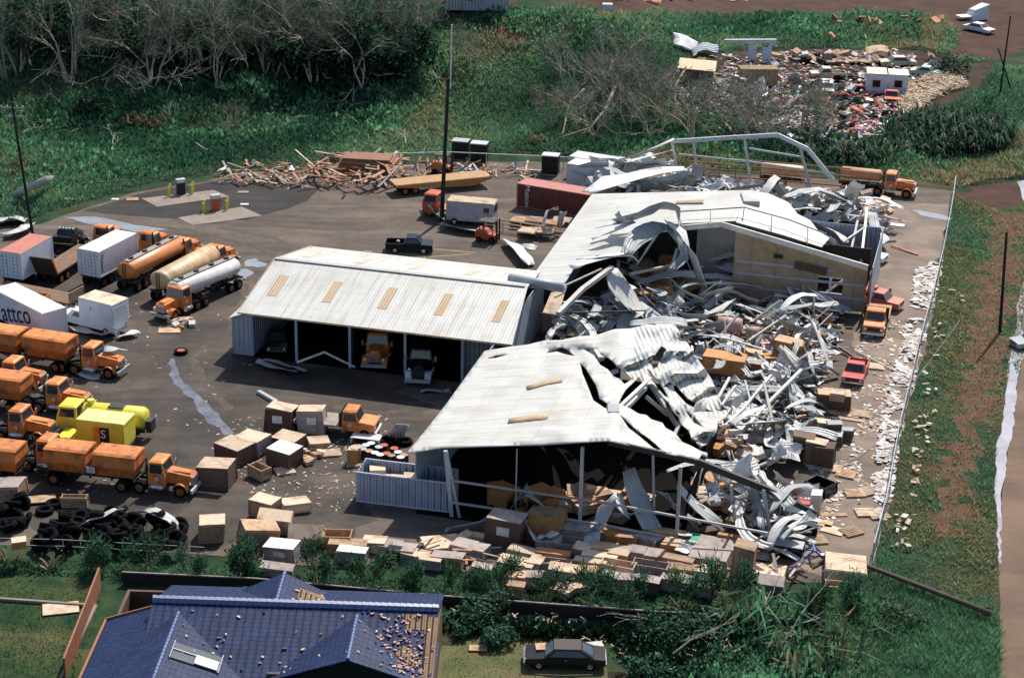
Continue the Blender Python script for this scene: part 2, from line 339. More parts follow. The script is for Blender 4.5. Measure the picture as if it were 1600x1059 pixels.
def build_ground():
    xs = np.concatenate([[-2600, -1200, -600, -300, -180], np.arange(-125, 135, 1.4), [180, 300, 600, 1200, 2600]])
    ys = np.concatenate([[-900, -200, 20, 70], np.arange(86, 350, 1.4), [370, 420, 600, 1200, 2800]])
    nx, ny = len(xs), len(ys); mb = MB()
    for y in ys:
        for x in xs: mb.v.append((x, y, hill(x, y) if y < 500 else 0))
    X = []; Y = []
    for j in range(ny - 1):
        for i in range(nx - 1):
            a = j * nx + i; mb.f.append((a, a + 1, a + nx + 1, a + nx)); X.append((xs[i] + xs[i + 1]) / 2); Y.append((ys[j] + ys[j + 1]) / 2)
    X = np.array(X); Y = np.array(Y); Z = np.array([hill(x, y) for x, y in zip(X, Y)])
    jn = np.array([[noise.noise((x * .25, y * .25, 3)), noise.noise((x * .25, y * .25, 9))] for x, y in zip(np.clip(X, -300, 300), np.clip(Y, 0, 500))]) * 2.2
    px, py = project(X + NR.normal(0, .5, X.shape) + jn[:, 0], np.maximum(Y, 60) + NR.normal(0, .5, X.shape) + jn[:, 1], Z)
    mi = np.zeros(X.shape, int)
    for k, poly in ZONES: mi[inpoly(px, py, poly) & (Y > 60)] = k
    mb.mi = mi.tolist()
    G0 = mat('rough_grass_ground', (.028, .062, .030), .95, col2=(.012, .028, .015), scale=.35, coords='World', bump=.6, bscale=2, grime=(.10, .075, .04), gscale=.12, gamt=.6, spec=.1)
    G1 = mat('red_dirt', (.082, .046, .035), .95, col2=(.052, .030, .024), scale=.3, coords='World', bump=.3, bscale=3, spec=.1)
    G2 = mat('salvage_dirt', (.060, .040, .030), .95, col2=(.030, .022, .018), scale=.5, coords='World', bump=.4, bscale=3, spec=.1)
    G3 = mat('mown_lawn', (.055, .075, .028), .95, col2=(.018, .042, .016), scale=.22, coords='World', bump=.4, bscale=8, grime=(.15, .12, .06), gscale=.2, gamt=.6, spec=.1)
    G4 = mat('dark_soil', (.05, .034, .026), .95, col2=(.02, .015, .012), scale=.8, coords='World', bump=.6, bscale=3, spec=.1)
    G5 = mat('bare_track_dirt', (.135, .070, .047), .95, col2=(.08, .048, .03), scale=.4, coords='World', bump=.4, bscale=3, spec=.1)
    S('ground', mb, [G0, G1, G2, G3, G4, G5, mat('sunny_lawn', (.125, .125, .058), .95, col2=(.07, .088, .038), scale=.3, coords='World', bump=.5, bscale=8, grime=(.16, .12, .07), gscale=.35, gamt=.7, spec=.1)], True)
build_ground()
def flat(name, poly, m, z, jit=.35, step=1.2, seed=0):
    """level sheet whose outline is a polygon of photo pixels on the ground, with a ragged edge"""
    P0 = [at(*p, z) for p in poly]; out = []
    for i, p in enumerate(P0):
        q = P0[(i + 1) % len(P0)]; n = max(1, int((q - p).length / step))
        for k in range(n):
            r = p.lerp(q, k / n); o = noise.noise_vector(r * .8 + Vector((seed, 1, 0))) * jit + noise.noise_vector(r * .17 + Vector((seed, 5, 0))) * jit * 1.6; out.append(Vector((r.x + o.x, r.y + o.y, z)))
    bm = bmesh.new(); vs = [bm.verts.new(p) for p in out]; es = [bm.edges.new((vs[i], vs[(i + 1) % len(vs)])) for i in range(len(vs))]
    bmesh.ops.triangle_fill(bm, use_beauty=True, edges=es)
    for f in bm.faces:
        if f.normal.z < 0: f.normal_flip()
    me = bpy.data.meshes.new(name); bm.to_mesh(me); bm.free(); me.materials.append(m)
    o = bpy.data.objects.new(name, me); COL.objects.link(o); return tag(o, kind='structure')
def yardmat(name, a, b, g, ga=.6, rough=.9, gs=.11):
    m = mat(name, a, rough, col2=b, scale=.22, coords='World', bump=.5, bscale=7, grime=g, gscale=gs, gamt=ga, spec=.25, detail=9)
    t = m.node_tree; N = t.nodes; L = t.links; pb = N['Principled BSDF']; src = pb.inputs['Base Color'].links[0].from_socket; g_ = N.new('ShaderNodeNewGeometry')
    for rot, sc, dk in ((.5, (.07, .35, 1), .6), (-.35, (.05, .28, 1), 1.4), (0, (1.1, 1.3, 1), .78)):
        mp = N.new('ShaderNodeMapping'); mp.inputs['Rotation'].default_value = (0, 0, rot); mp.inputs['Scale'].default_value = sc; L.new(g_.outputs['Position'], mp.inputs['Vector'])
        nz = N.new('ShaderNodeTexNoise'); nz.inputs['Scale'].default_value = 1.0; nz.inputs['Detail'].default_value = 5; nz.inputs['Distortion'].default_value = 1.2; L.new(mp.outputs[0], nz.inputs['Vector'])
        rp = N.new('ShaderNodeValToRGB'); rp.color_ramp.elements[0].position = .48; rp.color_ramp.elements[1].position = .66; rp.color_ramp.elements[0].color = (1, 1, 1, 1); rp.color_ramp.elements[1].color = (dk, dk, dk, 1); L.new(nz.outputs['Fac'], rp.inputs[0])
        mx = N.new('ShaderNodeMix'); mx.data_type = 'RGBA'; mx.blend_type = 'MULTIPLY'; mx.inputs['Factor'].default_value = .3 if 'lane' in name or 'road' in name else .75; L.new(src, mx.inputs[6]); L.new(rp.outputs[0], mx.inputs[7]); src = mx.outputs[2]
    L.new(src, pb.inputs['Base Color']); return m
ASPH = yardmat('dark_asphalt', (.125, .10, .082), (.080, .065, .054), (.135, .105, .082), .7)
LANE = yardmat('dusty_lane', (.23, .18, .145), (.13, .105, .088), (.29, .215, .165), gs=.2)
MUD = yardmat('wet_dark_yard', (.062, .050, .042), (.028, .023, .021), (.095, .068, .052), .8, rough=.75, gs=.2)
flat('yard', Z_YARD, ASPH, .012)
flat('yard_mud', [(-150, 420), (20, 400), (230, 420), (380, 420), (365, 500), (420, 560), (640, 590), (700, 640), (560, 800), (430, 850), (300, 850), (-150, 835)], MUD, .018, jit=3.0, seed=3)
flat('lane', [(1345, 500), (1362, 420), (1372, 345), (1400, 316), (1482, 320), (1478, 352), (1452, 500), (1428, 600), (1400, 700), (1383, 800), (1360, 880), (1300, 906), (1200, 880), (1255, 790), (1290, 680), (1320, 580)], LANE, .020, jit=.5, seed=8)
flat('asphalt_patch', [(130, 330), (215, 303), (330, 284), (400, 276), (500, 296), (470, 318), (380, 345), (240, 340)], yardmat('fresh_asphalt', (.036, .033, .033), (.026, .025, .026), (.06, .05, .045)), .018, jit=.3, seed=5)
for i_, tr_ in enumerate(([(470, 560), (415, 520), (388, 475), (372, 440)], [(520, 600), (440, 560), (400, 500), (380, 455)], [(480, 430), (400, 385), (300, 360), (215, 352)], [(500, 400), (430, 372), (330, 352)], [(360, 640), (320, 600), (300, 560), (330, 530)], [(640, 620), (520, 622), (430, 610)], [(640, 640), (600, 645), (480, 630)], [(420, 760), (380, 700), (330, 650)])):
    P_ = [at(*q, .021 + .0005 * i_) for q in tr_]; L_ = []; R_ = []; rows_ = []
    for k_ in range(len(P_) - 1):
        for u_ in range(8):
            p_ = P_[k_].lerp(P_[k_ + 1], u_ / 8); d_ = (P_[k_ + 1] - P_[k_]).normalized(); w_ = .55 * abs(noise.noise(p_ * .5)) + .22; L_.append(p_ + Vector((-d_.y, d_.x, 0)) * w_); R_.append(p_ - Vector((-d_.y, d_.x, 0)) * w_)
    mb = MB(); n_ = len(L_); mb.add(L_ + R_, [(k_ + n_, k_ + 1 + n_, k_ + 1, k_) for k_ in range(n_ - 1)]); S('tyre_track', mb, [mat('track_mud', (.10, .074, .056), .9, col2=(.05, .04, .033), scale=.8, coords='World', bump=.4, bscale=5), mat('wet_track', (.022, .019, .018), .6, col2=(.045, .036, .031), scale=.8, coords='World')][i_ % 2])
for poly in ([(221, 310), (246, 323), (358, 307), (333, 297)], [(278, 340), (300, 352), (410, 337), (378, 323)]):
    flat('fuel_pad', poly, CONC, .05, jit=.03)
WATER = mat('puddle_water', (.26, .29, .33), .12, col2=(.20, .20, .21), scale=.5, coords='World', spec=.6)
WATER_L = mat('cloud_pale_flood_water', (.40, .39, .44), .15, col2=(.26, .24, .26), scale=.4, coords='World', spec=.5)  # pale base colour paints in the bright cloud reflected by the water
flat('puddle', [(259, 560), (268, 560), (290, 592), (312, 622), (345, 652), (362, 680), (350, 682), (322, 655), (296, 622), (270, 585)], mat('yard_puddle_water', (.15, .165, .20), .12, col2=(.075, .07, .068), scale=.7, coords='World', spec=.6), .026, jit=.42, step=.5)
flat('puddle', [(100, 340), (150, 338), (205, 352), (260, 358), (210, 362), (140, 352)], WATER, .026, jit=.3, seed=2)
for q_, pp_ in enumerate(([(372, 410), (396, 405), (412, 410), (398, 418), (380, 416)], [(366, 420), (390, 422), (402, 430), (384, 438), (368, 432)], [(362, 440), (380, 441), (372, 450), (360, 447)])): flat('puddle', pp_, WATER, .030, jit=.8, seed=4 + q_, step=.6)
flat('puddle', [(1420, 326), (1470, 334), (1490, 342), (1484, 345), (1440, 336)], WATER, .030, jit=.2, seed=6)
ROADM = yardmat('brown_road', (.16, .105, .075), (.115, .078, .058), (.22, .14, .095))
flat('road', [(1562, 1110), (1560, 900), (1565, 790), (1572, 735), (1581, 665), (1592, 590), (1606, 520), (1640, 400), (1660, 330), (1690, 300), (1950, 300), (1950, 1110)], ROADM, .016, jit=.12)
flat('roadside_water', [(1557, 795), (1555, 750), (1558, 690), (1569, 620), (1578, 560), (1588, 500), (1596, 440), (1604, 440), (1607, 480), (1600, 560), (1590, 600), (1580, 668), (1571, 738), (1564, 792), (1565, 880), (1561, 880)], WATER_L, .024, jit=.2, step=.7)
flat('roadside_water', [(1590, 284), (1602, 282), (1612, 330), (1601, 320)], WATER_L, .024, jit=.2)
for a, b in (((664, 402), (735, 397)), ((676, 396), (660, 405)), ((676, 389), (743, 395)), ((605, 392), (672, 402))):
    mbl = MB(); p, q = at(*a), at(*b); mbl.bar((p.x, p.y, .018), (q.x, q.y, .018), .12, .008); S('parking_line', mbl, mat('yellow_line_paint', (.45, .36, .10), .8))
# ------------------------------------------------------------ vegetation that nobody could count
def sample(poly, n, avoid=(), z0=None):
    xs = [p[0] for p in poly]; ys = [p[1] for p in poly]; out = []
    c = [at(x, y) for x in (min(xs), max(xs)) for y in (max(min(ys), -150), max(ys))]
    X = NR.uniform(min(p.x for p in c), max(p.x for p in c), n * 3); Y = NR.uniform(min(p.y for p in c), max(p.y for p in c), n * 3)
    Z = np.array([hill(x, y) for x, y in zip(X, Y)]); px, py = project(X, Y, Z)
    k = inpoly(px, py, poly)
    for a in avoid: k &= ~inpoly(px, py, a)
    return X[k][:n], Y[k][:n], Z[k][:n]
def leafmass(name, X, Y, Z, hmin, hmax, wid, mats, weights, lean=.6, bump=0.0, bfreq=.15, label=None, leaf=False, patch=.06, per=1):
    """one object of many small blades (or leaves) standing on the given points"""
    n = len(X); per_ = per
    X = np.repeat(X, per); Y = np.repeat(Y, per); Z = np.repeat(Z, per); n = len(X)
    if per > 1: X = X + NR.normal(0, .3, n); Y = Y + NR.normal(0, .3, n)
    B = np.array([max(0, noise.noise((x * bfreq, y * bfreq, 1.5)) + .25) + .45 * max(0, noise.noise((x * bfreq * 3, y * bfreq * 3, 7.5))) for x, y in zip(X, Y)]) * bump
    h = NR.uniform(hmin, hmax, n); th = NR.uniform(0, 2 * math.pi, n); ph = NR.uniform(0, 2 * math.pi, n); ln = NR.uniform(.45 if lean > 1 else .1, 1, n) * lean
    base = Z + (B * (NR.uniform(.25, 1, n) if leaf else .6)) ; w = NR.uniform(.6, 1.3, n) * wid
    dx, dy = np.cos(th) * w / 2, np.sin(th) * w / 2
    tip = np.stack([X + np.cos(ph) * ln * h, Y + np.sin(ph) * ln * h, base + h * np.sqrt(np.maximum(.05, 1 - (ln * .9) ** 2))], 1)
    a = np.stack([X - dx, Y - dy, base - .05], 1); b = np.stack([X + dx, Y + dy, base - .05], 1)
    if leaf:
        mid = (a + b) / 2; e1 = tip - mid; mid2 = mid + e1 * .5; s = np.stack([dx, dy, NR.uniform(-.3, .3, n) * w], 1)
        V = np.stack([mid, mid2 + s, tip, mid2 - s], 1).reshape(-1, 3); nv = 4
    else: V = np.stack([a, b, tip], 1).reshape(-1, 3); nv = 3
    me = bpy.data.meshes.new(name); me.vertices.add(len(V)); me.vertices.foreach_set('co', V.ravel())
    me.loops.add(n * nv); me.loops.foreach_set('vertex_index', np.arange(n * nv, dtype=np.int32))
    me.polygons.add(n); me.polygons.foreach_set('loop_start', np.arange(0, n * nv, nv, dtype=np.int32)); me.polygons.foreach_set('loop_total', np.full(n, nv, dtype=np.int32))
    pn = np.array([noise.noise((x * patch, y * patch, 4.5)) for x, y in zip(X, Y)]); q = np.clip(.5 + pn * 1.7 + NR.normal(0, .2, n), 0, .999)
    cw = np.cumsum(np.array(weights, float) / sum(weights)); me.polygons.foreach_set('material_index', np.searchsorted(cw, q).clip(0, len(mats) - 1).astype(np.int32))
    for m in mats: me.materials.append(m)
    me.update(calc_edges=True); o = bpy.data.objects.new(name, me); COL.objects.link(o)
    return tag(o, label, 'vegetation', None, 'stuff')
LK, LG, LB, LD, LX = LEAF
GR = [leafmat('deep_grass_blade', (.058, .155, .085)), leafmat('grass_blade', (.115, .255, .135)), leafmat('sunny_grass_blade', (.20, .38, .19)), leafmat('dry_grass_blade', (.30, .26, .14)), leafmat('yellow_grass_blade', (.22, .26, .10))]
BACK = [(-120, 60), (-120, 350), (40, 345), (130, 316), (220, 288), (330, 270), (400, 260), (480, 258), (600, 246), (720, 240), (890, 244), (1010, 262), (1400, 275), (1500, 292), (1595, 280), (1700, 268), (1700, 100), (1560, 105), (1500, 30), (1300, 25), (900, 18), (800, 10), (560, 8), (300, -10), (-120, 15)]
X, Y, Z = sample(BACK, 170000, (Z_SALV, Z_KNOLL, Z_DRIVE, Z_TOPROAD))
leafmass('grass', X, Y, Z, .3, .95, .17, [GR[0], GR[1], GR[2], GR[1], GR[3]], [3, 4, 3, 1, .5], 1.08, 1.5, .13, 'dark green tangled grass covering the bank behind the yard')
X, Y, Z = sample([(-120, 150), (-120, 330), (300, 265), (520, 225), (620, 215), (700, 120), (690, 40), (820, 60), (900, 120), (980, 210), (880, 235), (1100, 250), (1250, 240), (1500, 270), (1560, 150), (1430, 230), (1250, 210), (1050, 150), (960, 60), (1200, 30), (1440, 30), (1440, 70), (1050, 60), (900, 25), (800, 15), (600, 70), (200, 150)], 42000, (Z_SALV, Z_DRIVE))
leafmass('undergrowth', X, Y, Z, .4, .9, .45, [LK, LG, LB, LG], [3, 4, 2, 1], .9, 2.0, .13, 'lumpy leafy undergrowth on the slope behind the yard', True)
VERGE = [(1494, 305), (1560, 332), (1604, 322), (1640, 400), (1606, 520), (1592, 590), (1580, 560), (1556, 690), (1554, 790), (1560, 900), (1561, 1110), (1380, 1110), (1365, 985), (1362, 890), (1388, 800), (1405, 700), (1434, 600), (1458, 500), (1484, 345)]
X, Y, Z = sample(VERGE, 52000)
kk = ~(inpoly(*project(X, Y, Z), Z_TRACK) & (NR.uniform(0, 1, len(X)) < .66)); X, Y, Z = X[kk], Y[kk], Z[kk]
leafmass('grass', X, Y, Z, .15, .5, .12, [GR[1], GR[3], GR[4], GR[2], GR[3]], [2.2, 2.0, 2.8, 1.2, 1.4], 1.05, .35, .3, 'patchy green and yellowed grass on the verge between fence and road', patch=.13)
X, Y, Z = sample([(1362, 905), (1440, 930), (1555, 960), (1560, 1110), (1330, 1110), (1290, 1000), (1200, 960), (1290, 940)], 26000)
leafmass('undergrowth', X, Y, Z, .4, 1.1, .14, [GR[1], LK, GR[0], GR[3], GR[1], GR[2], GR[4], GR[2]], [2, 1, 1.4, .35, 2.4, 2, .3, 1], 1.05, 1.3, .2, 'long windblown weeds in the corner below the fallen pole')
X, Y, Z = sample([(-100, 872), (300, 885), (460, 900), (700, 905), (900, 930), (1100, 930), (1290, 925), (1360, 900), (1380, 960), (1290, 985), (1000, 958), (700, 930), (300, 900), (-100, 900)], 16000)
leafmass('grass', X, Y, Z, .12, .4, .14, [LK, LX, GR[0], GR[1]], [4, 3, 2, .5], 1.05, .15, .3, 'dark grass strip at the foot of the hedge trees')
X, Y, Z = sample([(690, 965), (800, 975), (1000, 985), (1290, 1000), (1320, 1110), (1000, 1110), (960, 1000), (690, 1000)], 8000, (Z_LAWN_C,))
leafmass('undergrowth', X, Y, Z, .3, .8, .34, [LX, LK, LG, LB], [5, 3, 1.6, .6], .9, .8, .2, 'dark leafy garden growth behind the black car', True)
X, Y, Z = sample(Z_LAWN_C, 3500)
leafmass('grass', X, Y, Z, .05, .16, .1, [GR[0], GR[4], GR[3], GR[1]], [1.4, 2.4, 2, 1], 1.05, 0, label='short yellowed lawn grass round the black coupe')
X, Y, Z = sample([(-80, 905), (150, 905), (165, 925), (100, 1110), (-80, 1110)], 9000)
leafmass('grass', X, Y, Z, .06, .2, .12, [LK, GR[0], GR[4], GR[0]], [4, 3, .6, 1], 1.05, 0, label='short lawn grass beside the blue roofed house')
X, Y, Z = sample([(-100, 40), (0, 30), (400, 10), (640, 20), (660, 110), (600, 190), (420, 180), (250, 140), (120, 110), (-100, 140)], 30000)
leafmass('wood_undergrowth', X, Y, Z, .4, 1.0, .5, [LX, LK, LG, LB], [4, 3, 2.5, 1], .9, 3.2, .16, 'thicket coloured near black as shade under the bare trees of the wood', True)  # near-black leaf tones paint the shade under the canopy
# ------------------------------------------------------------ trees
def limb(mb, p, d, L, r, depth, tips, spread=.6, droop=.0, n=5):
    pts = [p]; rad = [r]; q = p.copy(); dd = d.copy(); k = 4
    for i in range(k):
        dd = (dd + Vector((random.gauss(0, .13), random.gauss(0, .13), random.gauss(0, .09) - droop))).normalized(); q = q + dd * (L / k); pts.append(q.copy()); rad.append(r * (1 - .5 * (i + 1) / k))
    mb.tube(pts, rad, n, False)
    if depth == 0: tips.append((q, dd)); return
    for j in range(random.choice((2, 3, 3))):
        b = pts[random.choice((2, 3, 4, 4))]
        v = Vector((random.gauss(0, 1), random.gauss(0, 1), random.gauss(.2, .6))).normalized()
        limb(mb, b, (dd + v * spread).normalized(), L * random.uniform(.5, .8), r * .55, depth - 1, tips, spread, droop, 4)
    tips.append((q, dd))
def twigs(tips, per, ln, wd, sp, mats, weights, leafy=0):
    mb = MB()
    for q, dd in tips:
        for _ in range(per):
            m = random.choices(range(len(mats)), weights)[0]; mb.m = m
            s = q + Vector((random.gauss(0, sp), random.gauss(0, sp), random.gauss(0, sp)))
            v = (dd + Vector((random.gauss(0, .7), random.gauss(0, .7), random.gauss(0, .6)))).normalized() * ln * random.uniform(.5, 1.3)
            c = v.cross(Vector((random.random(), random.random(), random.random() - .5))).normalized() * wd * random.uniform(.6, 1.3)
            if m >= leafy: mb.quad(s, s + v * .5 + c * 2.2, s + v * .8, s + v * .5 - c * 2.2)
            else: mb.quad(s - c * .5, s + c * .5, s + v)
    return mb
def tree_proto(name, label, cat, H, r, nst, depth, per, ln, wd, sp, bark, cmats, cw, leafy, spread=.6, lean=.25, group=None, up=1.0):
    t = T(name, label, cat, (0, 0, 0), 0, group); mb = MB(); tips = []
    for i in range(nst):
        an = random.uniform(0, 6.28); d = Vector((math.cos(an) * lean, math.sin(an) * lean, up)).normalized()
        limb(mb, Vector((math.cos(an) * r, math.sin(an) * r, -.2)), d, H * random.uniform(.42, .6), r * random.uniform(.7, 1), depth, tips, spread)
    P('trunk', mb, bark, t, True); P('crown', twigs(tips, per, ln, wd, sp, cmats, cw, leafy), cmats, t); return t
def put(protos, used, loc, rz, sc, label, group=None, rot=None):
    pr = random.choice(protos) if not isinstance(protos, bpy.types.Object) else protos
    rr = rot or (random.gauss(0, .06), random.gauss(0, .06), rz)
    if pr.name not in used:
        used.add(pr.name); dup.__globals__['KC'][pr.name] = [(c, list(c.children)) for c in pr.children]
        pr.location = loc; pr.rotation_euler = rr; pr.scale = sc if isinstance(sc, tuple) else (sc,) * 3; pr['label'] = label
        if group: pr['group'] = group
        return pr
    return dup(pr, loc, label=label, group=group, scale=sc, rot=rr)
USED = set()
random.seed(21)
WB = 'tall storm-stripped grey tree standing in the dark wood at the upper left'
bare = [tree_proto('bare_tree', WB, 'tree', 11, .22, 3, 3, 13, 1.9, .03, .55, BARK, [TWIG, LEAF[0], LEAF[1]], [9, 1.6, .7], 1, .65, .3, 'storm-stripped trees of the wood') for _ in range(4)]
random.seed(5)
uprt = [tree_proto('bare_tree', WB, 'tree', 13, .24, 2, 3, 10, 1.3, .03, .4, BARK if q_ else BARK_D, [TWIG, LEAF[0], LEAF[1]], [8, 2.5, 1], 1, .42, .1, 'storm-stripped trees of the wood') for q_ in range(3)]
for x, y in [(50, 118), (98, 90), (122, 118), (200, 120), (208, 60), (280, 70), (336, 90), (345, 128), (418, 132), (410, 60), (455, 80), (500, 120), (528, 130), (548, 96), (600, 112), (618, 60), (640, 95), (30, 60), (160, 110), (570, 40), (490, 50)]:
    put(uprt, USED, on(x, y), random.uniform(0, 6.28), random.uniform(.75, 1.1), WB, 'storm-stripped trees of the wood')
wood = [(10, 125), (28, 118), (60, 60), (105, 132), (130, 70), (180, 92), (205, 118), (235, 66), (262, 100), (300, 82), (318, 120), (345, 70), (372, 112), (398, 92), (425, 128), (440, 60), (468, 112), (492, 140), (515, 88), (540, 120), (562, 60), (585, 98), (610, 128), (632, 78), (655, 110), (470, 30), (330, 30), (200, 25), (90, 28), (610, 30), (400, 20), (540, 20), (260, 30), (20, 40), (-20, 90), (140, 20), (665, 50), (570, 150), (345, 140), (240, 135)]
for x, y in wood:
    put(bare, USED, on(x, y), random.uniform(0, 6.28), random.uniform(.75, 1.2), WB, 'storm-stripped trees of the wood')
DT = 'dark leafy tree filling the shade between the bare trunks of the wood'
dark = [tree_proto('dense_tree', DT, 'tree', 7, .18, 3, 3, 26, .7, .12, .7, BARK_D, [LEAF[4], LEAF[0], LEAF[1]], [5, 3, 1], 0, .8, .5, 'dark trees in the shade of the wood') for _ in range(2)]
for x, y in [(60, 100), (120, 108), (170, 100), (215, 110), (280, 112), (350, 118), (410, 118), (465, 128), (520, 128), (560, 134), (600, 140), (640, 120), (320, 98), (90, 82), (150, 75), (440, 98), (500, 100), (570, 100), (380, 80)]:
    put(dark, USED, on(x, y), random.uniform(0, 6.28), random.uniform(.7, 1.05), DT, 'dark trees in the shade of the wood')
MT = 'thin leafless tree on the slope between the bank and the scrap yard'
thin = [tree_proto('bare_tree', MT, 'tree', 6.8, .17, 3, 3, 10, 1.2, .04, .4, BARK, [TWIG, LEAF[0]], [9, 1], 1, .6, .3, 'leafless trees before the scrap yard') for _ in range(2)]
for x, y in [(905, 190), (930, 215), (985, 205), (1025, 175), (1130, 205), (1165, 190), (1020, 225), (1085, 225), (1190, 210), (950, 170), (1250, 210), (880, 130), (915, 140), (945, 120), (975, 150), (1005, 140), (1040, 205), (1150, 215), (1215, 225), (1270, 225), (1075, 205), (860, 200), (1000, 185), (740, 110), (1180, 235)]:
    put(thin, USED, on(x, y), random.uniform(0, 6.28), random.uniform(.75, 1.1), MT, 'leafless trees before the scrap yard')
put(bare, USED, on(370, 205), 1, .32, 'small broken stump of a tree alone in the grass above the lumber debris')
put(bare, USED, on(650, 118), 2, .55, 'pale peeled tree with two bare stems at the right edge of the wood')
# fallen limbs
random.seed(15); bbm = []
for k in range(5):
    mb = MB(); limb(mb, Vector((0, 0, 0)), Vector((1, 0, .12)).normalized(), random.uniform(2.6, 4.2), .09, 2, [], .75, .0, 4); bbm.append(mb.mesh('broken_branch', BARK, True))
for x0, x1, y0, y1, n_, lab, gr in ((20, 680, 60, 160, 150, 'pale broken branch tangled in the shade of the wood', 'broken branches in the wood'), (860, 1280, 130, 235, 60, 'pale broken branch tangled in the scrub before the scrap yard', 'broken branches before the scrap yard'), (30, 850, 150, 240, 26, 'grey broken branch lying on the grass bank', 'broken branches on the bank'), (985, 1300, 985, 1050, 14, 'broken branch lying in the dark garden at the bottom', 'broken branches in the garden')):
    for _ in range(n_):
        o = bpy.data.objects.new('broken_branch', random.choice(bbm)); COL.objects.link(o); o.location = on(random.uniform(x0, x1), random.uniform(y0, y1), random.uniform(.3, 3.6 if n_ > 100 else 1.2)); o.rotation_euler = (random.uniform(0, 6.28), random.gauss(0, .55), random.uniform(0, 6.28)); o.scale = (random.uniform(.5, 1.15),) * 3; tag(o, lab, 'branch', gr)
def fallen(pxs, r, label, m=BARK, name='fallen_branch'):
    mb = MB(); pts = [on(x, y, z) for x, y, z in pxs]; mb.tube(pts, [r * (1 - .6 * i / (len(pts) - 1)) for i in range(len(pts))], 6)
    for k in range(7):
        i = random.randrange(1, len(pts)); d = (pts[i] - pts[i - 1]).normalized(); b = pts[i]
        v = (d + Vector((random.gauss(0, .6), random.gauss(0, .6), random.gauss(.2, .5)))).normalized()
        mb.tube([b, b + v * 1.2, b + v * 2.2 + Vector((random.gauss(0, .3), random.gauss(0, .3), .1))], [r * .4, r * .25, .02], 4)
    return ONE(name, mb, m, label, 'branch')
fallen([(395, 72, 3), (370, 90, 2.5), (330, 112, 2), (300, 125, 1.2), (268, 128, .6)], .22, 'pale fallen limb with spread twigs lying across the dark edge of the wood')
fallen([(392, 70, 4), (375, 75, 3.5), (345, 105, 2.5)], .25, 'short thick broken limb propped above the fallen pale limb')
fallen([(462, 132, .3), (465, 115, 1.6), (480, 88, 3.2)], .16, 'curved pale stem rising from the black shade of the wood')
fallen([(590, 50, 4.5), (565, 58, 4), (520, 72, 3)], .22, 'split white limb hanging level in the wood')
fallen([(655, 50, 4), (648, 80, 2), (640, 115, .3)], .2, 'white peeled branch leaning at the right edge of the wood')
fallen([(598, 123, .6), (594, 133, .4), (586, 143, .3)], .2, 'short white broken branch lying in the grass below the wood')
fallen([(960, 165, 2.4), (945, 192, 1.8), (920, 212, .9), (882, 218, .4)], .24, 'long arched fallen trunk at the foot of the green bank')
fallen([(912, 175, 3.0), (888, 190, 2.2), (879, 214, .4)], .2, 'pale forked branch bent over beside the arched trunk')
fallen([(1070, 140, 3), (1052, 160, 2), (1058, 185, .3)], .16, 'grey leaning stem in front of the tan shed of the scrap yard')
# hedge trees in front of the crates
random.seed(33)
HT = 'small hedge tree with a dark wispy crown, '
hedge = [tree_proto('hedge_tree', '', 'tree', 2.5, .13, 2, 2, 46, .7, .02, .30, BARK_T, [LEAF[0], LEAF[4], LEAF[1], LEAF[3]], [4, 3, 3, .35], 0, .5, .28, 'row of small trees between yard and house') for _ in range(4)]
hx = [(155, 893, 1), (226, 899, 1.05), (296, 903, .85), (372, 909, 1.15), (495, 917, 1.15), (578, 926, 1.0), (640, 933, .95), (712, 930, .8), (778, 943, 1.05), (853, 947, 1.0), (925, 950, 1.1), (992, 953, .95), (1068, 950, 1.0), (1135, 945, 1.2), (1268, 968, 1.15), (1352, 962, 1.1)]
nb = ['left of the pale broken tree', 'beside the white tarp', 'below the upright tan box', 'left of the slumped crates', 'below the cream crate', 'below the slumped crates', 'left of the tall grey crate', 'at the tan rubbish heap', 'under the dark grey crate', 'under the square orange crate', 'with two tan trunks below the crate rows', 'below the long pale crates', 'with a split tan trunk before the bushes', 'in front of the open tall crate', 'beside the big pallet crate, left of it', 'beside the end of the chain link fence']
for i, (x, y, s) in enumerate(hx):
    put(hedge, USED, on(x, y + 3), random.uniform(0, 6.28), (s * .78, s * .78, s * 1.12), HT + nb[i], 'row of small trees between yard and house')
random.seed(41)
stump = tree_proto('hedge_tree', 'leafless hedge tree of pale cut limbs fanning out, second from the left', 'tree', 2.2, .16, 5, 0, 3, .4, .03, .2, BARK_T, [LEAF[0], LEAF[3]], [1, 1], 0, .5, .5, 'row of small trees between yard and house')
put(stump, USED, on(76, 888), 0, 1.1, 'leafless hedge tree of pale cut limbs fanning out, second from the left')
put(stump, USED, on(12, 880), 2, .95, 'leafless hedge tree holding a tan box at the left edge')
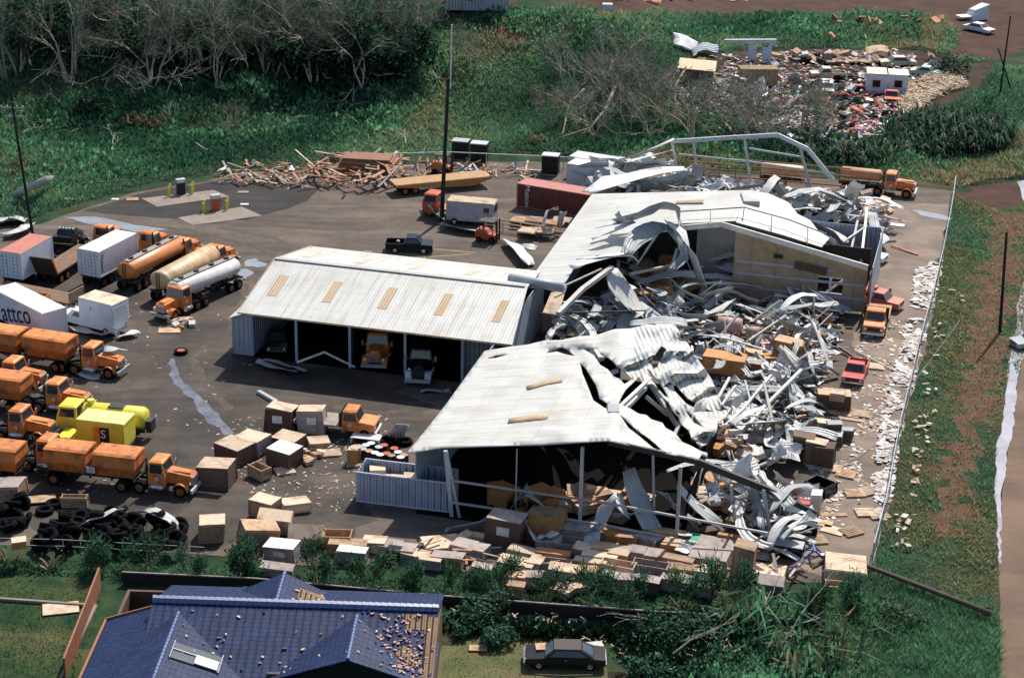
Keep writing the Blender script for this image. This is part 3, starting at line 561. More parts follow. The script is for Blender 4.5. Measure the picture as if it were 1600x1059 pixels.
# bushes and cane
def bush(name, label, loc, rx, ry, rz, n, lf, mats, w, blade=False, cat='bush', group=None):
    t = T(name, label, cat, loc, 0, group); mb = MB(); st = MB()
    for i in range(9):
        a = random.uniform(0, 6.28); st.tube([(0, 0, -.1), (math.cos(a) * rx * .3, math.sin(a) * ry * .3, rz * .5), (math.cos(a) * rx * .7, math.sin(a) * ry * .7, rz * .8)], [.06, .04, .02], 4)
    lump = [(random.uniform(-.7, .7) * rx, random.uniform(-.7, .7) * ry, random.uniform(.3, .85) * rz, random.uniform(.25, .5)) for _ in range(14)]
    for i in range(n):
        mb.m = random.choices(range(len(mats)), w)[0]
        if blade:
            a = random.uniform(0, 6.28); q = math.sqrt(random.random()); b = Vector((math.cos(a) * rx * q, math.sin(a) * ry * q, random.uniform(0, rz * .55) * (1 - q * .6)))
            an = random.uniform(0, 6.28); L = lf * random.uniform(.6, 1.3); h = L * random.uniform(.3, .9); o = Vector((math.cos(an), math.sin(an), 0)); s = Vector((-o.y, o.x, 0)) * .09
            m1 = b + o * L * .3 + Vector((0, 0, h)); e = b + o * L * .9 + Vector((0, 0, h * random.uniform(.1, .9)))
            mb.add([b - s, b + s, m1 + s, m1 - s, e], [(0, 1, 2, 3), (3, 2, 4)])
        else:
            l = random.choice(lump); v = Vector((random.gauss(0, 1), random.gauss(0, 1), random.gauss(0, 1))).normalized()
            c = Vector((l[0] + v.x * rx * l[3], l[1] + v.y * ry * l[3], max(.05, l[2] + v.z * rz * l[3] * .7)))
            u = Vector((random.gauss(0, 1), random.gauss(0, 1), random.gauss(0, .6))).normalized() * lf; s = u.cross(v).normalized() * lf * .45 if u.cross(v).length > .01 else Vector((lf, 0, 0))
            mb.quad(c - u * .5, c + s * .5, c + u * .5, c - s * .5)
    P('stem', st, BARK_D, t); P('foliage', mb, mats, t); return t
random.seed(52)
CANE = [LEAF[0], LEAF[1], LEAF[4], leafmat('pale_cane_leaf', (.26, .28, .16))]
bush('cane_thicket', 'big dark clump of long cane leaves right of the scrap yard', on(1480, 222), 8.0, 6.5, 4.2, 2600, 2.6, CANE, [5, 4, 4, .8], True, 'cane clump')
bush('cane_thicket', 'smaller cane clump spilling onto the grass above the dirt drive', on(1425, 240), 4.5, 3.0, 2.4, 800, 2.0, CANE, [4, 3, 3, .8], True, 'cane clump')
bush('cane_thicket', 'low clump of flattened cane behind the bare steel frame', on(1305, 250), 7, 3.0, 1.9, 800, 2.0, CANE, [3, 3, 3, 1.4], True, 'cane clump')
bush('bush', 'dark round shrub between the white cabins and the dirt road', on(1488, 118), 2.6, 2.2, 3.0, 500, .55, LEAF[:2] + [LEAF[4]], [3, 2, 3])
for i, (x, y, sx, h, lab) in enumerate([(1035, 1000, 3.2, 2.6, 'broad glossy green bush right of the black car'), (1010, 1058, 2.0, 1.8, 'rounded green bush at the bottom edge right of the lawn'), (760, 965, 2.4, 2.2, 'dark bush at the right corner of the blue roof'), (780, 1000, 1.6, 1.3, 'bright green shrub left of the black car'), (1090, 985, 2.6, 2.2, 'dark glossy bush under the long hedge row'), (1120, 1045, 2.4, 1.3, 'low weedy bush on the dark soil at the bottom'), (725, 985, 1.4, 1.2, 'small shrub beside the torn end of the blue roof'), (1395, 965, 2.4, 1.9, 'brownish bush beside the lower end of the fence'), (370, 935, 1.8, 1.1, 'low shrub behind the blue roof ridge')]):
    bush('bush', lab, on(x, y + 6), sx * .85, sx * .7, h * .8, 1000 if i < 5 else 550, .32, [LEAF[0], LEAF[1], LEAF[2], LEAF[4], LEAF[3]], [4, 3, 1.4 if i != 7 else .3, 3, .3 if i != 7 else 3])
FRD = [LEAF[2], LEAF[1], LEAF[3]]
bush('bush', 'dark square clump of shrub standing alone on the left bank', on(150, 188), 3.4, 2.2, 3.0, 900, .5, [LEAF[4], LEAF[0], LEAF[4]], [5, 2, 3])
for i, (x, y, lab) in enumerate([(210, 196, 'tuft of tan dry grass on the left bank, left of two'), (238, 200, 'tuft of tan dry grass on the left bank, right of two'), (840, 232, 'tuft of dry grass at the foot of the green bank near the pole')]): bush('grass_tuft', lab, on(x, y), 1.6, 1.2, 1.2, 90, 1.5, [LEAF[3], LEAF[1]], [4, 1], True, 'grass tuft')
bush('palm_fronds', 'torn pale green palm fronds sprawled at the bottom right of the soil', on(1255, 1035), 3.6, 2.4, 1.0, 90, 3.0, FRD, [3, 2, 3], True, 'palm')
bush('palm_fronds', 'drooping palm crown between the hedge and the dark garden', on(1185, 985), 2.6, 2.0, 2.0, 120, 2.6, FRD, [2, 4, .6], True, 'palm')
# ------------------------------------------------------------ the warehouse and the shed
def PW(name, mb, mats, parent, smooth=False):
    o = P(name, mb, mats, parent, smooth); o.location = -parent.location; return o
def PSW(name, rows, m, parent, **kw):
    o = PS(name, rows, m, parent, **kw); o.location = -parent.location; return o
def poly_slab(pts, thick, uvf):
    """flat slab over a polygon of world points (in order), with UV"""
    mb = MB(); n = len(pts); mb.add(list(pts) + [p - Vector((0, 0, thick)) for p in pts], [tuple(range(n)), tuple(range(2 * n - 1, n - 1, -1))] + [((i + 1) % n, i, i + n, (i + 1) % n + n) for i in range(n)])
    return mb, uvf
def slab_part(name, pts, m, parent, thick=.06, axis='b'):
    if (pts[1] - pts[0]).cross(pts[2] - pts[0]).z < 0: pts = pts[::-1]
    mb, _ = poly_slab(pts, thick, None); me = mb.mesh(name, m)
    bm = bmesh.new(); bm.from_mesh(me); bmesh.ops.triangulate(bm, faces=[f for f in bm.faces if len(f.verts) > 4]); bmesh.ops.recalc_face_normals(bm, faces=bm.faces); bm.to_mesh(me); bm.free()
    uvproj(me, lambda c: (to_ab(c)[1], to_ab(c)[0]) if axis == 'b' else to_ab(c))
    o = P(name, me, None, parent); o.location = -parent.location; return o
def wallquad(name, a0, b0, a1, b1, z0, z1, m, parent, th=.08, z1b=None):
    p, q = bl(a0, b0), bl(a1, b1); d = (q - p).normalized(); n = Vector((-d.y, d.x, 0)) * th; mb = MB()
    zb = z1 if z1b is None else z1b
    mb.hexa([(p.x, p.y, z0), (q.x, q.y, z0), (q.x + n.x, q.y + n.y, z0), (p.x + n.x, p.y + n.y, z0), (p.x, p.y, z1), (q.x, q.y, zb), (q.x + n.x, q.y + n.y, zb), (p.x + n.x, p.y + n.y, z1)])
    me = mb.mesh(name, m); L = (q - p).length
    uvproj(me, lambda c: ((c - Vector((p.x, p.y, c.z))).dot(d), c.z)); o = P(name, me, None, parent); o.location = -parent.location; return o
def uvbox(me):
    uvproj(me, lambda c: (c.x + c.y, c.z))
# --- main warehouse
W = T('warehouse', 'long pale metal warehouse, its middle torn open and collapsed to the right', 'warehouse', bl(0, 0))
west = [(925, 303), (1168, 297), (1150, 345), (1062, 349), (1030, 353), (988, 372), (979, 395), (932, 399), (898, 418), (884, 440), (860, 448), (818, 450)]
slab_part('roof', [roofpt(*p) for p in west], ROOF, W)
east = [(1168, 297), (1200, 302), (1232, 316), (1246, 334), (1266, 344), (1278, 360), (1296, 372), (1284, 386), (1220, 366), (1150, 347)]
slab_part('roof', [roofpt(*p, .02) for p in east], ROOF, W)
sk = slab_part('skylight', [roofpt(1057, 314, .04), roofpt(1100, 312, .04), roofpt(1100, 315.5, .04), roofpt(1055, 317, .04)], SKYL, W, .02)
fan = MB(); p = roofpt(1172, 312); fan.box(p.x - .8, p.x + .8, p.y - 1.6, p.y + 1.6, p.z - .3, p.z + .35); PW('roof_vent', fan, SHEET, W)
# gutter beam and rail along the break
mb = MB(); BB = 52.2
zr = lambda a: 5 + .2 * (a if a < 15 else 30 - a)
mb.bar(bl(6, BB, zr(6) - .3), bl(15, BB, zr(15) - .3), .2, .5); mb.bar(bl(15, BB, zr(15) - .3), bl(29.2, BB, zr(29.2) - .3), .2, .5); PW('rafter', mb, BEAM, W)
mb = MB()
for p0, p1 in (((1056, 331), (1163, 324)), ((1163, 324), (1232, 343)), ((1232, 343), (1292, 366))): mb.bar(roofpt(*p0, .9), roofpt(*p1, .9), .1, .1)
for p0, p1 in (((1110, 352), (1110, 328)), ((1160, 346), (1163, 324)), ((1205, 362), (1206, 338)), ((1262, 382), (1262, 356))): mb.bar(roofpt(*p0, 0), roofpt(*p1, .9), .09, .09)
PW('purlin_rail', mb, mat('dull_rail', (.13, .13, .125), .6), W)
# board partition closing the standing part
pp = MB(); A0, A1 = 16.4, 29.2
def ppt(a, z): q = bl(a, BB + .25); return (q.x, q.y, z)
holes = (24.6, 27.0)
pp.add([ppt(A0, .2), ppt(holes[0], .2), ppt(holes[0], zr(holes[0]) - .6), ppt(A0, zr(A0) - .6)], [(0, 1, 2, 3)])
pp.add([ppt(holes[1], .2), ppt(A1, .2), ppt(A1, zr(A1) - .6), ppt(holes[1], zr(holes[1]) - .6)], [(0, 1, 2, 3)])
pp.add([ppt(holes[0], .2), ppt(holes[1], .2), ppt(holes[1], 1.8), ppt(holes[0], 1.8)], [(0, 1, 2, 3)])
pp.add([ppt(holes[0], 3.4), ppt(holes[1], 3.4), ppt(holes[1], zr(holes[1]) - .6), ppt(holes[0], zr(holes[0]) - .6)], [(0, 1, 2, 3)])
part_ = PW('partition_wall', pp, TANPANEL, W); md = part_.modifiers.new('s', 'SOLIDIFY'); md.thickness = .08
fr = MB()
for (a, b, z0, z1) in ((holes[0], holes[1], 1.75, 1.85), (holes[0], holes[1], 3.35, 3.45)):
    fr.bar(bl(a, BB + .2, (z0 + z1) / 2), bl(b, BB + .2, (z0 + z1) / 2), .1, .1)
fr.bar(bl(25.8, BB + .2, 1.9), bl(25.8, BB + .2, 3.3), .25, .1); PW('window_frame', fr, WHITE, W)
jt = MB()
for z in (1.5, 2.9, 4.1): jt.bar(bl(A0 + .2, BB + .17, z), bl(A1 - .2 if z < 4 else 26, BB + .17, z), .02, .26)
for a in (18, 20.4, 22.8, 28): jt.bar(bl(a, BB + .16, .3), bl(a, BB + .16, zr(a) - .8), .02, .1)
hb = MB(); hb.bar(bl(20.2, BB + .12, 5.0), bl(21.1, BB + .12, 5.0), .04, .4); PW('wall_hole', hb, BLACK, W); hb = MB(); hb.bar(bl(22.3, BB + .05, 4.35), bl(25.4, BB - .1, 4.0), .06, .75); PW('hanging_board', hb, PLY_D, W)
PW('panel_joint', jt, mat('lilac_joint_tape', (.42, .39, .42), .8), W)
wallquad('back_panel', 12, 57, 16, 57, 0, 5.8, mat('pale_grey_board', (.42, .41, .40), .8, col2=(.33, .32, .31), scale=1), W)
wallquad('dark_baffle', 1, 58.5, 29, 58.5, 0, 4.6, DARK, W)
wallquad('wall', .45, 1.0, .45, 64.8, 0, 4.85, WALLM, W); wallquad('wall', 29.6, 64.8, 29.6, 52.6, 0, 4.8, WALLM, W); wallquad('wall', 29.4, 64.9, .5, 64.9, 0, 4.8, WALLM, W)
wallquad('dark_baffle', .6, 22.5, 11.5, 22.5, 0, 5.0, mat('shade_black_wall', (.010, .009, .009), .9), W)  # added partition blocks light; its near-black colour paints interior shade
SHADE_DARK = mat('interior_shade_black', (.009, .008, .008), .95, coords='World', spec=.03)  # near-black base colour paints the shade of the covered interiors
wallquad('dark_baffle', 11.6, 22.5, 18, 22.5, 0, 3.2, SHADE_DARK, W); wallquad('dark_baffle', 20.5, 18, 20.5, 3.5, 0, 2.7, SHADE_DARK, W)  # dark walls added to keep light out of the open front
mb = MB(); mb.hexa([bl(.6, .2, .03), bl(22, .2, .03), bl(22, 22.4, .03), bl(.6, 22.4, .03), bl(.6, .2, .06), bl(22, .2, .06), bl(22, 22.4, .06), bl(.6, 22.4, .06)]); PW('floor', mb, SHADE_DARK, W)
wallquad('wall', 29.5, 52.2, 29.5, 51.0, .05, 4.6, mat('dark_corner_post', (.02, .02, .024), .5), W)
# front block: one buckled roof skin with rips, hanging down into the wreck on its right
from mathutils.geometry import delaunay_2d_cdt
RIM = [(635, 708), (690, 699), (850, 694), (950, 688), (1000, 699), (1045, 709), (1092, 718), (1098, 706), (1080, 696), (1066, 690), (1055, 676), (1040, 668), (1035, 660), (1018, 655), (1010, 648), (998, 646), (985, 638), (966, 630), (972, 618), (978, 608), (986, 600), (998, 588), (1003, 596), (1008, 602), (1018, 599), (1026, 607), (1034, 619), (1044, 628), (1050, 641), (1060, 650), (1064, 662), (1076, 672), (1080, 684), (1094, 698), (1104, 694), (1112, 684), (1120, 674), (1122, 660), (1134, 652), (1142, 637), (1128, 632), (1122, 616), (1112, 592), (1090, 560), (1072, 532), (1057, 511), (1030, 508), (1010, 507), (985, 513), (960, 514), (930, 524), (905, 525), (878, 531), (850, 532), (825, 538), (800, 541), (757, 548), (730, 585), (700, 627), (667, 669)]
RIPS = [[(910, 544), (930, 547), (948, 556), (956, 563), (964, 572), (976, 580), (987, 592), (976, 600), (968, 591), (959, 588), (950, 577), (938, 570), (928, 555)],
        [(906, 566), (914, 574), (920, 583), (931, 601), (937, 622), (950, 631), (964, 641), (956, 642), (943, 636), (927, 625), (918, 602), (910, 583)],
        [(850, 552), (868, 545), (878, 542), (888, 547), (898, 556), (882, 553), (870, 549)], [(1018, 562), (1034, 540), (1041, 545), (1026, 574), (1020, 577)],
        [(966, 644), (978, 656), (996, 672), (1016, 686), (1034, 702), (1020, 699), (1000, 682), (982, 668)], [(757, 561), (775, 555), (796, 553), (775, 559)],
        [(1048, 588), (1060, 606), (1074, 622), (1098, 638), (1116, 643), (1096, 643), (1072, 630), (1054, 610)], [(1010, 574), (1020, 596), (1038, 618), (1046, 622), (1030, 596)], [(1070, 640), (1086, 652), (1100, 668), (1084, 660)]]
ZC = [(635, 708, 5.0), (950, 688, 8.0), (955, 655, 7.75), (946, 614, 7.35), (926, 577, 6.95), (872, 573, 6.5), (812, 546, 5.5), (858, 550, 5.8), (868, 538, 6.4), (896, 556, 6.5), (905, 530, 6.9), (960, 518, 7.4), (1010, 508, 7.6), (1057, 512, 7.4), (957, 552, 7.1), (996, 545, 7.3), (1034, 540, 7.1), (1072, 538, 6.6), (994, 588, 6.3), (1026, 579, 6.1), (1056, 570, 5.9), (1090, 568, 5.1), (1040, 626, 4.6), (1062, 617, 4.2), (1080, 605, 4.0), (1108, 596, 3.6), (1066, 664, 3.0), (1086, 652, 2.7), (1102, 637, 2.7), (1120, 617, 2.6), (1096, 694, 2.2), (1124, 645, 2.9), (1138, 634, 3.2), (1000, 698, 7.0), (1045, 708, 6.3), (1092, 718, 5.6), (1000, 674, 6.9), (1040, 688, 6.2), (1092, 708, 5.4), (968, 632, 7.4), (1008, 650, 6.7), (1048, 674, 5.9), (976, 604, 6.6), (952, 620, 7.2), (940, 592, 7.0)]
PZ = [(p[0], p[1], p[2] - roofpt(p[0], p[1]).z) for p in ZC] + [(x, y, 0.0) for x, y in ((740, 698), (850, 693), (667, 669), (765, 659), (860, 656), (700, 627), (790, 620), (866, 617), (730, 585), (805, 578), (757, 548), (690, 690), (780, 600), (900, 690))]
def skin_pt(x, y):
    b = roofpt(x, y).z; sw = sr = 0.0
    for px, py, r in PZ: w_ = 1.0 / ((px - x) ** 2 + ((py - y) * 1.4) ** 2 + 30) ** 2; sw += w_; sr += w_ * r
    k = sstep(760, 900, x) * (1 - sstep(690, 715, y)); buck = (.30 * noise.noise((x * .022, y * .06, 3)) + .12 * noise.noise((x * .07, y * .12, 8))) * k + .05 * noise.noise((x * .02, y * .03, 5))
    return at(x, y, b + sr / sw + buck)
def build_skin():
    V2 = []; E2 = []
    def loop(l):
        o = len(V2); n = 0
        for i, p in enumerate(l):
            q = l[(i + 1) % len(l)]; m_ = max(1, int(math.hypot(q[0] - p[0], q[1] - p[1]) / 9))
            for k in range(m_): V2.append(Vector((p[0] + (q[0] - p[0]) * k / m_, p[1] + (q[1] - p[1]) * k / m_))); n += 1
        E2.extend([(o + i, o + (i + 1) % n) for i in range(n)])
    loop(RIM); [loop(r) for r in RIPS]
    rim = np.array(RIM); gx, gy = np.meshgrid(np.arange(640, 1145, 9.0), np.arange(506, 715, 7.0)); gx = gx.ravel(); gy = gy.ravel()
    k = inpoly(gx, gy, RIM)
    for r in RIPS: k &= ~inpoly(gx, gy, r)
    V2.extend([Vector((x, y)) for x, y in zip(gx[k], gy[k])])
    vo, eo, fo, *_ = delaunay_2d_cdt(V2, E2, [], 0, .01)
    c = np.array([[sum(vo[i].x for i in f) / 3, sum(vo[i].y for i in f) / 3] for f in fo]); kk = inpoly(c[:, 0], c[:, 1], RIM)
    for r in RIPS: kk &= ~inpoly(c[:, 0], c[:, 1], r)
    mb = MB(); pts = [skin_pt(v.x, v.y) for v in vo]; mb.v = [tuple(p) for p in pts]
    for f, ok, cc in zip(fo, kk, c):
        if ok:
            f = tuple(f); n = (pts[f[1]] - pts[f[0]]).cross(pts[f[2]] - pts[f[0]]); mb.f.append(f if n.z > 0 else f[::-1]); mb.mi.append(1 if cc[0] > 985 + .25 * (640 - cc[1]) * .2 and cc[1] < 650 else 0)
    me = mb.mesh('roof_skin', [ROOF, mat('ribbed_torn_sheet', (.54, .55, .535), .5, col2=(.44, .45, .44), scale=1, ribs=.42, ribd=.38, grime=(.36, .30, .25), gscale=.6, gamt=.5)], True)
    bm = bmesh.new(); bm.from_mesh(me); bmesh.ops.delete(bm, geom=[v for v in bm.verts if not v.link_faces], context='VERTS'); bm.to_mesh(me); bm.free()
    UVl = me.uv_layers.new(name='UVMap'); cache = {}
    for pl in me.polygons:
        for li in pl.loop_indices:
            vi = me.loops[li].vertex_index
            if vi not in cache: co = me.vertices[vi].co; xx, yy = project(co.x, co.y, co.z); cache[vi] = (xx, yy, to_ab(roofpt(xx, yy)))
            xx, yy, ab_ = cache[vi]; UVl.data[li].uv = ((xx * .914 - yy * .406) / 17.0, yy / 17.0) if pl.material_index else (ab_[1], ab_[0])
    o = P('roof', me, None, W); o.location = -W.location; md = o.modifiers.new('thick', 'SOLIDIFY'); md.thickness = .07; md.offset = -1
build_skin()
for q in ([(822, 604), (850, 596), (879, 590), (879, 597), (852, 602), (824, 610)], [(795, 655), (825, 650), (858, 647), (856, 655), (826, 658), (793, 662)]):
    rr = [[skin_pt(q[i][0] + (q[j][0] - q[i][0]) * t, q[i][1] + (q[j][1] - q[i][1]) * t) + Vector((0, 0, .05)) for (i, j, t) in ((a_, b_, .0), (a_, b_, .5), (b_, c_, 0), (b_, c_, .5), (b_, c_, 1))] for a_, b_, c_ in ((0, 1, 2), (5, 4, 3))]
    PSW('skylight', rr, SKYL, W, sub=1, thick=.02)
mb = MB(); p = skin_pt(958, 640); mb.box(p.x - .5, p.x + .5, p.y - .9, p.y + .7, p.z - .15, p.z + .22, .1, .1); PW('ridge_vent', mb, SHEET_G, W)
# open front: columns, girts, bent rafter
for a, t in ((3.4, .25), (13.2, 0), (20.4, 0)): mb = MB(); mb.bar(bl(a, .5, 0), bl(a - t * 2, .4, min(zr(a), 7.4) - .25), .22, .3); PW('column', mb, GALV, W)
mb = MB(); mb.bar(bl(4.0, .5, 0), bl(3.0, .4, zr(3) - .3), .14, .2); PW('column', mb, GALV, W); mb = MB(); mb.bar(bl(8.3, .5, 0), bl(8.3, .5, zr(8) - .3), .1, .12); PW('column', mb, GALV, W)
for p, q in (((1145, 815), (1143, 758)), ((1205, 845), (1193, 765)), ((1022, 800), (1020, 705)), ((1152, 830), (1146, 790))): mb = MB(); mb.bar(at(*p, 0), at(*q, 3.6), .2, .22); PW('column', mb, GALV, W)
for z, a1 in ((1.3, 26), (3.1, 27)): mb = MB(); mb.bar(bl(3.4, .35, z), bl(15, .3, z - .1), .1, .16); mb.bar(bl(15, .3, z - .1), bl(a1, .2, z - .7), .1, .16); PW('girt', mb, GALV, W)
mb = MB(); mb.bar(at(950, 690, 7.7), at(1092, 722, 5.2), .3, .4); mb.bar(at(1092, 722, 5.2), at(1200, 765, 3.4), .35, .5); mb.bar(at(1200, 765, 3.4), at(1275, 802, 1.6), .3, .4)
PW('bent_rafter', mb, DARK, W)
for p, q in (((1010, 605, 5.0), (978, 638, 5.6)), ((1043, 648, 3.2), (1010, 620, 5)), ((938, 560, 6.8), (930, 548, 6.9)), ((943, 559, 6.7), (930, 564, 6.5)), ((965, 578, 6.4), (953, 585, 6.2)), ((1065, 655, 3), (1050, 690, 2)), ((1010, 590, 5.6), (1060, 668, 2.6)), ((970, 635, 6.6), (1016, 592, 6.2))): mb = MB(); mb.bar(at(*p), at(*q), .28, .3); PW('purlin', mb, BEAM, W)
# --- vehicle shed
Sh = T('equipment_shed', 'open-fronted shed with a pale ribbed roof and tan skylights, left of the wreck', 'shed', bl(-12, 32))
def gp(a, b, z): return bl(a, b, z)
def shed_slab(name, a0, a1, a0r, a1r, b0, b1, z0, z1, m, th=.08):
    slab_part(name, [gp(a0, b0, z0), gp(a1, b0, z0), gp(a1r, b1, z1), gp(a0r, b1, z1)], m, Sh, th, 'a')
ZR = 6.9
shed_slab('roof', -22.8, 2.0, -22.8, 1.0, 23.0, 32.0, 5.0, ZR, ROOF); shed_slab('roof', -22.8, 1.0, -22.8, -.1, 32.0, 41.3, ZR, 5.0, ROOF)
for i in range(5):
    a = -20.9 + 5.15 * i; z = lambda b: 5 + (b - 23) / 9 * 1.9 + .03
    shed_slab('skylight', a - .42, a + .42, a - .42, a + .42, 26.0, 29.4, z(26), z(29.4), SKYL, .02)
    if i < 4: zz = lambda b: ZR - (b - 32) / 9.3 * 1.9 + .03; shed_slab('skylight', a - .3, a + .5, a - .3, a + .5, 34.6, 37.6, zz(34.6), zz(37.6), mat('faded_skylight', (.62, .54, .42), .5, ribs=.25, ribd=.5), .02)
mb = MB(); mb.bar(gp(-22.8, 32, ZR + .05), gp(.8, 32, ZR + .05), .5, .06); PW('ridge_cap', mb, ROOF, Sh)
mb = MB(); mb.bar(gp(-22.85, 22.95, 4.93), gp(2, 22.95, 4.93), .06, .16); mb.bar(gp(-22.85, 23, 4.95), gp(-22.85, 32, ZR - .05), .06, .2); mb.bar(gp(-22.85, 32, ZR - .05), gp(-22.85, 41.3, 4.95), .06, .2); PW('fascia', mb, mat('cream_trim', (.62, .52, .36), .6), Sh)
for a in (-18.3, -13.3, -8.2, -3.0):
    mb = MB(); mb.bar(gp(a, 25.2, 0), gp(a, 25.2, 5.3), .22, .26); PW('column', mb, WALLM, Sh)
wallquad('wall', -22.4, 40.8, 1.5, 40.8, 0, 5.0, WALLM, Sh); wallquad('wall', -22.5, 25.2, -22.5, 40.8, 0, 5.2, WALLM, Sh)
wallquad('wall', -24.4, 25.2, -22.4, 25.2, 0, 3.4, WALLM, Sh, z1b=4.2); wallquad('wall', -24.4, 31, -24.4, 25.2, 0, 3.4, WALLM, Sh); wallquad('wall', -3.0, 25.6, .3, 25.6, 0, 5.3, mat('grey_green_wall', (.25, .29, .30), .6, ribs=.4, ribd=.8), Sh)
slab_part('lean_to_roof', [gp(-24.6, 25.0, 3.5), gp(-22.5, 25.0, 4.3), gp(-22.5, 31, 4.3), gp(-24.6, 31, 3.5)], ROOF, Sh, .05)
mb = MB(); mb.hexa([gp(-22.3, 25, .03), gp(.3, 25, .03), gp(.3, 40.7, .03), gp(-22.3, 40.7, .03), gp(-22.3, 25, .06), gp(.3, 25, .06), gp(.3, 40.7, .06), gp(-22.3, 40.7, .06)]); PW('floor', mb, SHADE_DARK, Sh); wallquad('dark_baffle', -22.2, 40.6, 1.4, 40.6, 0, 4.9, DARK, Sh); wallquad('dark_baffle', -.2, 40.5, -.2, 26, 0, 4.9, DARK, Sh)  # dark floor and linings added to paint the shade inside the bays
wallquad('dark_baffle', -13.3, 26, -13.3, 40.5, 0, 5.0, DARK, Sh)
mb = MB(); q0, q1 = gp(-1.3, 34.5, 6.55), gp(4.0, 33.2, 6.7); mb.cyl(q0, q1, .45, n=10); ONE('duct', mb, SHEET_G, 'grey pipe-like rolled sheet lying on the right end of the shed roof', 'duct', smooth=True)
# --- steel frame of another building behind
def bpt(px, py, b0):
    lo, hi = -2.0, 14.0
    for _ in range(40):
        m_ = (lo + hi) / 2; b = to_ab(at(px, py, m_))[1]
        if b > b0: lo = m_
        else: hi = m_
    return at(px, py, lo)
F = T('steel_frame', 'bare gabled steel frame with rusty rails behind the warehouse', 'building frame', bl(12, 86))
BF = 88.0
mb = MB(); pk = [(1052, 221), (1130, 216), (1215, 211), (1262, 233), (1302, 282)]
for i in range(len(pk) - 1): mb.bar(bpt(*pk[i], BF), bpt(*pk[i + 1], BF), .3, .45)
PW('rafter', mb, GALV, F)
for p, q in (((1050, 222), (1062, 285)), ((1083, 220), (1092, 283)), ((1163, 215), (1175, 295)), ((1250, 230), (1272, 285))):
    a, b = bpt(*p, BF), bpt(*q, BF); mb = MB(); mb.bar(a, (b.x, b.y, 0), .22, .26); PW('post', mb, GALV, F)
mb = MB()
for p, q in (((1060, 241), (1172, 253)), ((1172, 253), (1302, 272)), ((1170, 232), (1255, 246))): mb.bar(bpt(*p, BF), bpt(*q, BF), .12, .2)
PW('rail', mb, GALV, F)
mb = MB()
for y0, y1, d in ((245, 258, .4), (252, 270, .5), (262, 276, .3), (272, 286, .2)): mb.bar(bpt(1078, y0, BF + d), bpt(1180, (y0 + y1) / 2, BF + d), .1, .14); mb.bar(bpt(1180, (y0 + y1) / 2, BF + d), bpt(1330, y1 + 6, BF + d), .1, .14)
for x in (1100, 1125, 1150, 1205, 1230): a = bpt(x, 256 + (x - 1080) * .1, BF + .3); mb.bar(a, (a.x, a.y, 0), .08, .08)
PW('girt', mb, RUST, F)
# ------------------------------------------------------------ wreckage
def ribbon(name, label, cl, wd, tilt=0.0, m=None, curl=.1, group=None, cat='sheet metal', twist=0.0, sub=2, jit=.28, side=None):
    pts = [at(*p) for p in cl]; rows = []
    for i, p in enumerate(pts):
        t = (pts[min(i + 1, len(pts) - 1)] - pts[max(i - 1, 0)]).normalized(); s = t.cross(Vector((0, 0, 1)))
        s = s.normalized() if s.length > .05 else Vector((1, 0, 0)); n = s.cross(t)
        an = tilt + twist * i / max(1, len(pts) - 1); c = s * math.cos(an) + n * math.sin(an); up = n * math.cos(an) - s * math.sin(an)
        ww = wd[i] if isinstance(wd, (list, tuple)) else wd
        rows.append([p - c * ww / 2 + up * curl * ww, p, p + c * ww / 2 + up * curl * ww])
    rows = [[a_ + Vector(noise.noise_vector(a_ * 1.7)) * .22 for a_ in r_] for r_ in rows]
    o = PS(name, rows, m or SHEET, None, sub=sub, thick=.025, jit=jit, seed=len(pts), ribs_along='col'); return tag(o, label, cat, group)
R = ribbon
R('roofing_sheet', 'peeled roof sheet arched highest over the break, blue-grey underneath', [(960, 347, 7.4), (1000, 340, 8.5), (1034, 323, 9.3), (1056, 330, 8.8), (1062, 354, 7.6)], [1.2, 1.8, 2.0, 1.8, 1.4], .7, SHEET_G)
R('roofing_sheet', 'long pale sheet bowing down from the break towards the rubble', [(1040, 346, 8.2), (1064, 366, 7.4), (1080, 398, 5.6), (1096, 450, 2.0)], [1.3, 1.9, 1.8, 1.4], .35)
R('roofing_sheet', 'grey sheet hanging inside the long bowed pale one', [(1040, 354, 7.8), (1062, 378, 6.4), (1068, 404, 4.8), (1050, 422, 4.0)], 1.4, -.2, SHEET_G)
R('roofing_sheet', 'dark blue-grey flap folded under the peeled arch', [(978, 398, 6.4), (990, 376, 7.0), (1012, 362, 7.4), (1040, 352, 7.7)], [.8, 1.8, 1.8, 1.0], -.5, SHEET_G)
R('roofing_sheet', 'small grey triangular flap at the left end of the arch', [(962, 335, 7.8), (972, 344, 7.3), (988, 348, 7.2)], [1.4, 1.0, .5], .8, SHEET_G)
R('roofing_sheet', 'narrow strip lifted off the intact roof, upper of two', [(928, 360, 6.7), (955, 351, 7.1), (985, 346, 7.6)], [.5, .8, .7], .3)
R('roofing_sheet', 'narrow strip lifted off the intact roof, lower of two', [(924, 374, 6.6), (955, 361, 7.2), (992, 348, 7.8)], [.5, 1.0, .9], .3)
R('roofing_sheet', 'ragged strip along the torn lower edge of the intact roof', [(895, 420, 6.2), (925, 407, 6.6), (978, 398, 6.9)], [.9, 1.3, .8], .15)
R('roofing_sheet', 'pale strip bent across the tear beside the board wall', [(900, 405, 6.4), (950, 402, 6.8), (988, 400, 6.6), (997, 410, 6.0)], .5, .4)
R('roofing_sheet', 'broad white sheet sloping from the tear down to the middle of the wreck', [(955, 420, 5.6), (964, 450, 4.2), (984, 478, 2.8), (1012, 505, 1.8)], [1.0, 3.2, 3.4, 2.6], .3)
